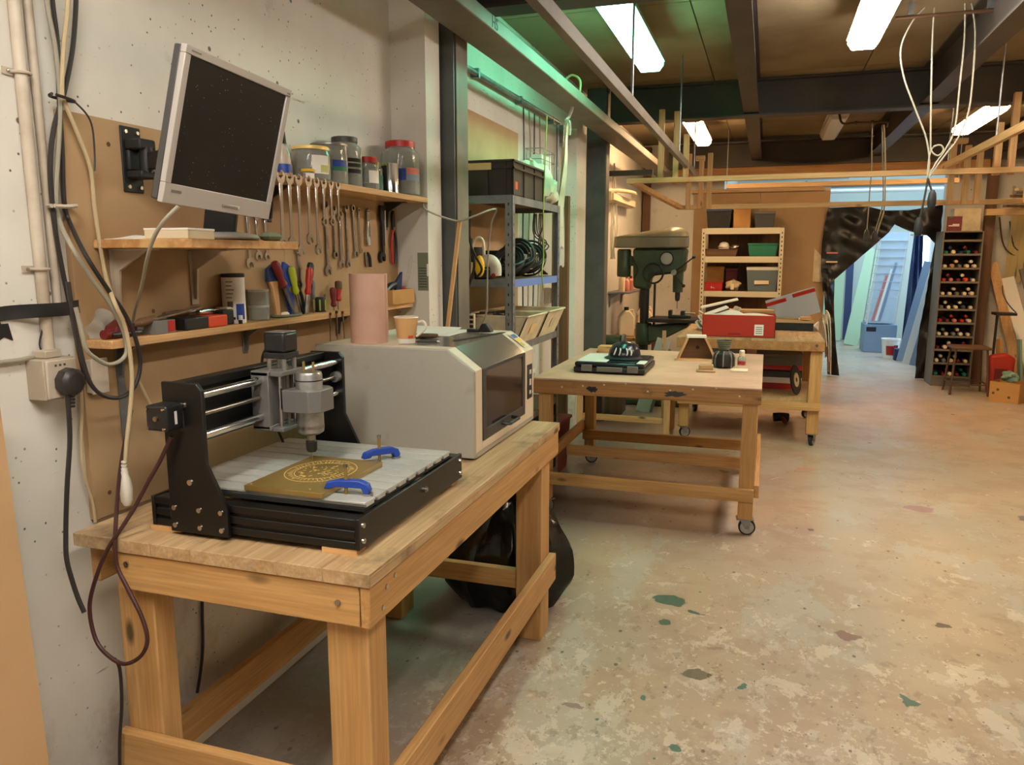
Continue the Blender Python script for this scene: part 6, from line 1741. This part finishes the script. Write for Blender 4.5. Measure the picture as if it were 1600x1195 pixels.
t = tag(box('blue_tin', 'dark_blue', (-.08, .08, -.07, .07, 0, .17), None, .01, loc=(1.90, 12.42, 0)), 'dark blue tin on the floor beside the white bucket', 'tin')
lean('leaning_board', (1.12, 14.9, .015), (1.16, 15.40, 2.0), .36, .02, 'board_green', 'wide pale green board leaning at the store room back', (0, 1, 0))
lean('leaning_board', (1.40, 14.2, .012), (1.72, 14.8, 1.62), .22, .02, 'board_green', 'narrow green board slanting left of the drying rack', (0, 1, 0))
lean('leaning_board', (1.40, 15.0, .02), (1.42, 15.4, 1.9), .12, .03, 'board_navy', 'dark narrow board between the green boards', (0, 1, 0))
for k, (x, mt, lb) in enumerate(((2.02, 'board_blue', 'blue grey'), (2.10, 'board_pale', 'pale'), (2.18, 'board_blue', 'second blue grey'), (2.26, 'mid_grey', 'dark grey'), (2.33, 'dark_wood_z', 'brown'))):
    lean('plywood_sheet', (x-.12-.035*k, 12.2-.24*k, .012), (x+.14-.03*k, 12.25-.24*k, 1.42-.05*k), .15, .018, mt, '%s sheet leaning in the row right of the drying rack' % lb, (0, 1, 0), 'sheet', 'sheets leaning in the store room')
t = thing('blue_curtain', 'dark blue plastic hanging beside the drying rack', 'curtain', (2.10, 13.0, .25))
MB().grid(lambda u, v: (-.10+.20*u*(1.2-.6*v)+.05*v, .03*math.sin(14*u+3*v), 1.55*v), 14, 14, .003).build('curtain_sheet', 'board_navy', t)
MB().bar((-.1, 0, 1.56), (.22, 0, 1.56), .02, .02).build('curtain_rod', 'steel_tool', t)
MB().bar((.22, 0, 1.57), (.22, 0, -.25), .03, .03).build('curtain_post', 'board_pale', t)
tag(box('store_shelf', 'mid_grey', (-.5, 2.6, -.15, .15, 0, .04), loc=(.6, 15.345, 2.25)), 'long grey shelf high on the store room back wall', 'shelf')

# ================================================================ narrow pigeonhole rack with bottles
t = thing('bottle_rack', 'tall narrow grey rack of shelves holding rows of bottles', 'rack', (2.09, 10.25, 0))
for x in (-.205, .190): box('side_panel', 'rack_grey', (x, x+.015, -.20, .20, 0, 1.78), t, .002)
box('back_panel', 'dark_wood_z', (-.19, .19, .19, .20, .02, 1.77), t)
box('side_panel', 'rack_grey', (-.190, .1895, -.20, .19, 1.765, 1.78), t, .002)
NR = 10; DZ = 1.56/NR
for k in range(NR+1):
    z = .10+k*DZ+ (0 if k else 0)
    box('shelf_board', 'rack_grey', (-.1895, .1895, -.20, .189, z, z+.010), t, .001)
    box('shelf_lip', 'rack_grey', (-.1895, .1895, -.205, -.2005, z, z+.024), t, .001)
box('plinth', 'rack_grey', (-.1895, .1895, -.195, -.18, 0, .0995), t)
PAL = [['teal_green', 'cream', 'dark_blue', 'teal_green', 'dark_red'], ['cream', 'card', 'mid_grey', 'tag_paper', 'bottle_white'], ['red', 'pink', 'maroon', 'orange', 'cream'], ['bottle_white', 'cream', 'mid_grey', 'bottle_white', 'cream'], ['mid_grey', 'bottle_white', 'cream', 'dark_grey', 'bottle_white'],
       ['red', 'dark_red', 'pink', 'red', 'bottle_white'], ['cream', 'bottle_white', 'mid_grey', 'cream', 'bottle_white'], ['dark_red', 'bottle_white', 'dark_wood_x', 'cream', 'mid_grey'], ['cream', 'mid_grey', 'bottle_white', 'dark_red', 'cream'], ['teal_green', 'dark_red', 'cream', 'dark_red', 'teal_green']]
CN = {'teal_green': 'green', 'cream': 'cream', 'dark_blue': 'navy', 'dark_red': 'dark red', 'card': 'tan', 'mid_grey': 'grey', 'tag_paper': 'pale yellow', 'bottle_white': 'off white', 'red': 'red', 'pink': 'pink', 'maroon': 'maroon', 'orange': 'orange', 'dark_grey': 'dark grey', 'dark_wood_x': 'brown'}
bm1 = None
rd = random.Random(8)
for r_ in range(NR):
    z = .10+(NR-1-r_)*DZ+.0105
    for k in range(5):
        mt = PAL[r_][k]; rad = rd.uniform(.026, .031)
        b = thing('lying_bottle', '%s capped bottle, %s from left on the %s shelf of the narrow rack' % (CN[mt], ORD[k], ORD[r_]), 'bottle', (2.09-.15+.075*k, 10.25, z), group='bottles in the narrow rack')
        MB().lathe([(0, -.13), (rad, -.13), (rad, .04), (rad*.6, .075), (0, .075)], 14, (0, 0, rad), Matrix.Rotation(R(90), 4, 'X')).build('bottle_body', ('mid_grey', 'dark_grey', 'black_matte')[(k+r_) % 3], b)
        MB().lathe([(rad*.62, .07), (rad*.75, .075), (rad*.75, .15), (rad*.6, .16), (0, .16)], 14, (0, 0, rad), Matrix.Rotation(R(90), 4, 'X')).build('cap', mt, b)
        if (k+r_) % 2 == 0 and k < 4:
            mt2 = PAL[r_][(k+2) % 5]
            b = thing('lying_bottle', '%s capped bottle on top of the %s one, %s shelf of narrow rack' % (CN[mt2], ORD[k], ORD[r_]), 'bottle', (2.09-.1125+.075*k, 10.25, z+.0565), group='bottles in the narrow rack')
            MB().lathe([(0, -.13), (.024, -.13), (.024, .04), (.014, .075), (0, .075)], 12, (0, 0, .024), Matrix.Rotation(R(90), 4, 'X')).build('bottle_body', 'dark_grey', b)
            MB().lathe([(.015, .07), (.018, .075), (.018, .15), (0, .16)], 12, (0, 0, .024), Matrix.Rotation(R(90), 4, 'X')).build('cap', mt2, b)
t = thing('book', 'maroon book with white lettering standing on the narrow rack', 'book', (2.0, 10.12, 1.7805))
box('cover', 'maroon', (-.075, .075, -.012, .012, 0, .165), t, .002)
box('lettering', 'paper', (-.06, .05, -.0128, -.0122, .055, .065), t)
box('lettering', 'paper', (-.02, .05, -.0128, -.0122, .070, .080), t)
box('sticker', 'teal_green', (-.07, -.02, -.0128, -.0122, .15, .163), t)
tag(box('grey_carton', 'bin_cream', (-.14, .14, -.10, .10, 0, .26), None, .004, loc=(2.15, 10.33, 1.7805)), 'plain cream carton on top of the narrow rack', 'carton')
tag(box('timber_upright', 'dark_wood_z', (-.05, .05, -.05, .05, 0, 2.58), loc=(2.40, 10.35, 0)), 'dark timber upright right of the narrow rack', 'post')

# ---------------------------------------------------------------- right hand clutter
t = thing('stool', 'wooden topped iron stool in front of the narrow rack', 'stool', (2.15, 9.60, 0))
MB().box(-.19, .19, -.17, .17, .50, .525).build('seat', 'dark_wood_x', t, .006)
for x in (-1, 1):
    for y in (-1, 1):
        MB().cyl((x*.15, y*.13, .4995), (x*.185, y*.175, 0), .012, n=8).build('leg', 'steel_rust', t)
for a, b in (((-.178, -.165), (.178, -.165)), ((.178, -.165), (.178, .165)), ((.178, .165), (-.178, .165)), ((-.178, .165), (-.178, -.165))):
    MB().cyl((a[0], a[1], .12), (b[0], b[1], .12), .008, n=8).build('foot_rail', 'steel_rust', t)
t = thing('cardboard_box', 'small cardboard box with round holes on the floor at right', 'carton', (2.46, 9.18, 0), R(-35))
m = MB().box(-.14, .14, -.12, .12, 0, .004)
for d in ((-.14, -.136, -.12, .12), (.136, .14, -.12, .12), (-.136, .136, -.12, -.116), (-.136, .136, .116, .12)): m.box(*d, .004, .21)
m.build('carton_body', 'card', t)
for x, z in ((-.06, .13), (.05, .06), (-.10, .09)): MB().cyl((x, -.1202, z), (x, -.1212, z), .014, n=12).build('hole', 'dark_wood_x', t)
t = thing('teal_bag', 'pale teal cloth bundle lying on the cardboard box', 'cloth', (2.45, 9.16, .2105), R(-35))
MB().grid(crum(0, 0, .05, .075, 21, .7), 18, 12).build('cloth_bundle', 'teal_cloth', t)
t = thing('rubbish_bag', 'dark maroon rubbish bag behind the cardboard box', 'bag', (3.02, 9.45, 0))
MB().grid(crum(0, 0, .24, .22, 31, 1.15), 28, 18).build('bag_body', 'bag_black', t)
MB().lathe([(.03, .45), (.06, .54), (.03, .56)], 12).build('knot', 'dark_red', t)
t = thing('orange_sack', 'orange printed sack behind the stool', 'sack', (2.50, 9.72, 0))
MB().prism([(-.12, 0), (.12, 0), (.13, .40), (.04, .45), (-.12, .42)], -.06, .06, 'y').build('sack_body', 'red_card', t, .03)
box('sack_print', 'dark_red', (-.07, .05, -.063, -.0605, .14, .28), t)
lean('leaning_board', (2.80, 9.98, .005), (2.50, 10.45, 1.42), .10, .02, 'pine_pale_z', 'pinkish batten leaning at the right edge', (0, 1, 0))
lean('leaning_board', (2.95, 9.95, .005), (2.66, 10.45, 1.25), .14, .02, 'paper', 'wide white board leaning at the right edge', (0, 1, 0))
lean('leaning_board', (3.10, 9.95, .005), (2.80, 10.45, 1.35), .05, .03, 'mid_grey', 'grey strip leaning at the right edge', (0, 1, 0))
lean('leaning_board', (2.54, 9.86, .005), (2.52, 9.93, .58), .16, .03, 'card', 'short brown board behind the rubbish bag', (1, 0, 0))
lean('green_paddle', (2.70, 9.66, .005), (2.66, 9.74, .60), .11, .02, 'teal_cloth', 'rounded green plastic paddle by the brown board', (1, 0, 0), 'paddle')
t = thing('foam_trough', 'cream polystyrene trough tipped over at the right edge', 'trough', (2.50, 8.55, .02), rot=(R(0), R(-50), R(-20)))
m = MB().prism([(-.06, 0), (.06, 0), (.075, .10), (.06, .10), (.045, .015), (-.045, .015), (-.06, .10), (-.075, .10)], -.05, .05, 'y'); m = MB()
m.box(0, .34, -.06, .06, 0, .015).box(0, .34, -.06, -.045, .015, .08).box(0, .34, .045, .06, .015, .08).box(0, .015, -.045, .045, .015, .08).box(.325, .34, -.045, .045, .015, .08)
m.build('trough_body', 'white_foam', t, .01)
t = thing('blue_bracket', 'dark blue curved metal bracket on the far wall', 'bracket', (2.52, 9.86, .88))
MB().grid(lambda u, v: (-.06+.16*v*v+.02*u, -.04+.08*u, .30*(1-v)), 4, 10, .01).build('curved_plate', 'navy_metal', t)
box('mount', 'cast_dark', (-.08, .12, -.03, .19, -.03, -.002), t)
tag(MB().cyl((2.47, 9.95, 0), (2.49, 10.0, .87), .014, n=10).build('iron_post', 'cast_dark'), 'thin dark iron post right of the stool', 'post')
t = thing('yellow_straps', 'yellowish strips of material hanging on the far wall at right', 'strap', (2.70, 10.55, .95))
for k in range(4): MB().grid(lambda u, v: (-.05+.07*k+(.03+.05*math.sin(PI*v))*u+.02*math.sin(4*v+k), -.012*k-.01*math.sin(6*v), 1.35*(1-v)*(1-.12*k)+.12*k), 3, 14, .003).build('strip', 'strap', t)
for k in range(5):
    tag(MB().tube([(2.55+.11*k, 10.56, 1.95-.05*k), (2.62+.10*k, 10.54, 1.62), (2.78+.05*k, 10.55, 1.50+.05*k), (2.95, 10.55, 1.62-.04*k)], .008, 6, 5).build('wall_cable', ('steel_rust', 'cable_black')[k % 2]), 'sagging cable on the far right wall, %s from left' % ORD[k], 'cable', 'cables on the far right wall')
t = thing('timber_pile', 'dark bundle of old mouldings on the high rack at right', 'timber', (2.55, 10.2, 2.02))
for k in range(6): MB().bar((-.12+.02*k, -.3, .02+.035*k), (.6, .2, .02+.035*k+.01*(k % 2)), .05, .025).build('moulding', ('dark_wood_x', 'mid_grey', 'bin_cream')[k % 3], t)
tag(box('wall_bearer', 'ply_x', (-.2, 1.2, -.04, .04, 0, .07), loc=(2.5, 10.1, 1.95)), 'pale bearer under the old mouldings', 'bearer')

# ================================================================ hanging timber rack
t = thing('hanging_timber_rack', 'pale timber storage rack hung from the ceiling across the room', 'rack', (0, 7.0, 0))
for x, y0, y1 in ((-.66, -5.6, .55), (1.34, -5.6, .55)):
    MB().box(x-.016, x+.016, y0, y1, 2.20, 2.25).build('rail', 'steel_web' if x < 0 else 'pine_pale_y', t, .002)
MB().box(-1.13, 2.30, -.52, -.475, 2.085, 2.125).build('cross_bar', 'pine_pale_x', t, .002)
MB().box(-.80, 2.60, .48, .525, 1.925, 1.965).build('cross_bar', 'pine_pale_x', t, .002)
MB().bar((-1.09, -.50, 2.10), (-.80, .50, 1.945), .045, .04).build('cross_bar', 'pine_pale_y', t, .002)
MB().bar((2.0, -.50, 2.10), (2.55, .50, 1.945), .045, .04).build('cross_bar', 'pine_pale_y', t, .002)
for x, z1 in ((-.865, 2.66), (-.745, 2.64), (-.665, 2.46), (1.53, 2.44), (1.62, 2.64), (1.74, 2.44), (1.86, 2.64)):
    MB().box(x-.022, x+.022, -.474, -.43, 2.075, z1).build('upright', 'pine_pale_z', t, .002)
for x, z1 in ((-.725, 2.42), (-.615, 2.36), (-.54, 2.42), (1.42, 2.42), (1.53, 2.40), (1.62, 2.36), (1.98, 2.42)):
    MB().box(x-.022, x+.022, .436, .479, 1.925, z1).build('upright', 'pine_pale_z', t, .002)
for x, y in ((-.66, -3.12), (-.66, -1.0), (1.34, -2.9), (1.34, -1.2), (-.66, .2), (1.34, .2)):
    MB().cyl((x, y, 2.25), (x, y, 2.934), .006, n=8).build('hanger_rod', 'zinc', t)
box('cap_block', 'pine_pale_x', (-.67, -.59, .44, .52, 2.36, 2.40), t)
box('cap_block', 'pine_pale_x', (1.42, 1.52, .44, .52, 2.42, 2.46), t)
tag(box('wall_cantilever', 'steel_dark', (-1.6245, -1.08, 7.6, 7.65, 2.26, 2.31)), 'short dark steel arm on the wall beyond the far column', 'arm')
t = thing('wall_duct_box', 'pale trunking box on the left wall beyond the far column', 'trunking', (-1.6245, 8.4, 2.05))
box('trunk', 'bin_cream', (0, .10, -.5, .9, 0, .09), t, .006)
box('trunk_cover', 'cream', (.1002, .12, -.48, .88, .01, .08), t, .004)
MB().tube([(.05, -.5, .10), (.14, -.2, .12), (.2, .3, .13), (.12, .7, .12)], .02, 10, 4).build('flex_pipe', 'bin_cream', t)
tag(MB().bar((-.5, 9.6, 2.30), (1.9, 9.6, 2.30), .09, .05).build('timber_plank', 'ply_x'), 'long pale plank lying across the rack in the far bay', 'plank')
tag(MB().bar((-1.2, 10.30, 2.514), (2.34, 10.30, 2.514), .06, .14).build('timber_plank', 'worn_x'), 'long brown plank under the far cross beam', 'plank')
for x, nm in ((-.5, 'left'), (1.9, 'right')):
    tag(MB().cyl((x, 9.6, 2.325), (x, 9.6, 2.935), .006, n=8).build('hanger_rod', 'zinc'), 'thin rod holding the %s end of the far plank' % nm, 'rod')

# ---------------------------------------------------------------- hanging cords
def cord(pts, r, mt, lb, plug=None):
    t = thing('hanging_cable', lb, 'cable', pts[0])
    o = Vector(pts[0])
    MB().tube([Vector(p)-o for p in pts], r, 8, 6).build('cord', mt, t)
    if plug:
        e = Vector(pts[-1])-o
        MB().lathe([(.010, .02), (.020, .0), (.024, -.03), (.024, -.06), (.018, -.085), (0, -.087)], 12, e).build('connector', plug, t)
    return t
cord([(0.779,5.200,2.897), (0.719,5.200,2.824), (0.672,5.200,2.688), (0.698,5.200,2.528), (0.772,5.200,2.345), (0.841,5.200,2.181), (0.868,5.200,2.054), (0.867,5.200,1.981)], .0048, 'cable_grey', 'pale cord making a wide bow on the left of the hanging bunch')
cord([(0.829,5.200,2.893), (0.832,5.200,2.728), (0.847,5.200,2.447), (0.865,5.200,2.180), (0.874,5.200,2.107), (0.909,5.200,2.077), (0.937,5.200,2.105), (0.921,5.200,2.134), (0.882,5.200,2.125), (0.866,5.200,2.072), (0.865,5.200,1.963)], .0048, 'cable_grey', 'pale cord with a small loop in the hanging bunch')
cord([(0.982,5.200,2.902), (0.995,5.200,2.714), (0.992,5.200,2.473), (0.986,5.200,2.228), (0.949,5.200,2.115), (0.903,5.200,2.034), (0.869,5.200,1.952)], .0048, 'cable_grey', 'pale cord third from left in the hanging bunch')
cord([(1.014,5.200,2.899), (1.046,5.200,2.744), (1.054,5.200,2.504), (1.048,5.200,2.313), (1.007,5.200,2.173), (0.952,5.200,2.086), (0.905,5.200,2.009), (0.869,5.200,1.944)], .0048, 'cable_grey', 'pale cord on the right of the hanging bunch')
cord([(0.869,5.200,1.952), (0.862,5.200,1.872), (0.850,5.200,1.761), (0.840,5.200,1.706)], .006, 'cable_black', 'black cord hanging lowest with a dark connector', 'black_matte')
cord([(0.869,5.200,1.952), (0.886,5.200,1.900), (0.899,5.200,1.863)], .006, 'cable_black', 'short black cord with a connector at the bunch', 'black_matte')
cord([(0.800,7.600,2.648), (0.810,7.600,2.434), (0.822,7.600,2.261), (0.820,7.600,2.054), (0.821,7.600,1.889), (0.818,7.600,1.712)], .0048, 'cable_grey', 'left pale cord hanging before the black tarp', 'dark_grey')
cord([(0.878,7.600,2.617), (0.900,7.600,2.376), (0.928,7.600,2.051), (0.927,7.600,1.915), (0.897,7.600,1.767), (0.886,7.600,1.700)], .0048, 'cable_grey', 'middle pale cord hanging before the black tarp', 'dark_grey')
cord([(0.893,7.600,2.617), (0.920,7.600,2.375), (0.943,7.600,2.051), (0.944,7.600,1.887), (0.917,7.600,1.767), (0.902,7.600,1.689)], .006, 'cable_beige', 'right pale cord hanging before the black tarp')
t = thing('cable_conduit', 'thin brown conduit feeding the two cords by the unlit lamp', 'conduit', (.55, 7.6, 2.645))
MB().tube([(.0, .26, .12), (.02, .12, .02), (.12, .0, .0), (.24, 0, -.004), (.36, 0, -.008), (.365, 0, -.05)], .010, 8, 4).build('conduit_pipe', 'steel_rust', t)
for x in (.12, .25): MB().ball((x, .0, .0), .016, 10, 6).build('conduit_joint', 'steel_rust', t)
t = thing('cable_pipe', 'short pipe on the ceiling from which the bunch of cords hangs', 'pipe', (.93, 5.2, 2.84))
MB().cyl((-.30, 0, .012), (.26, 0, .012), .011, n=10).build('rail_pipe', 'steel_rust', t)
for x in (-.22, .18): box('pipe_saddle', 'zinc', (x-.015, x+.015, -.015, .015, .022, .094), t)
t = thing('store_lamp', 'dark unlit strip fitting hung in the store room', 'ceiling lamp', (.35, 12.4, 2.62))
box('housing', 'dark_grey', (-.75, .75, -.06, .06, 0, .05), t, .004)
box('tube', 'board_pale', (-.70, .70, -.03, .03, -.035, -.0005), t, .004)
for x in (-.6, .6): MB().cyl((x, 0, .05), (x, 0, .68), .006, n=8).build('hanger', 'zinc', t)
t = thing('store_pipe', 'pale pipe run across the store room under the roof', 'pipe', (1.5, 12.9, 2.46))
MB().cyl((-1.2, 0, 0), (1.9, 0, 0), .03, n=12).build('pipe', 'board_pale', t)
MB().cyl((-1.2, .3, .10), (1.9, .3, .10), .025, n=12).build('pipe', 'mid_grey', t)
for x in (-1.0, 1.7): MB().bar((x, 0, -.02), (x, 0, .84), .03, .03).build('hanger', 'zinc', t); MB().bar((x, -.02, .06), (x, .34, .06), .02, .02).build('hanger', 'zinc', t)
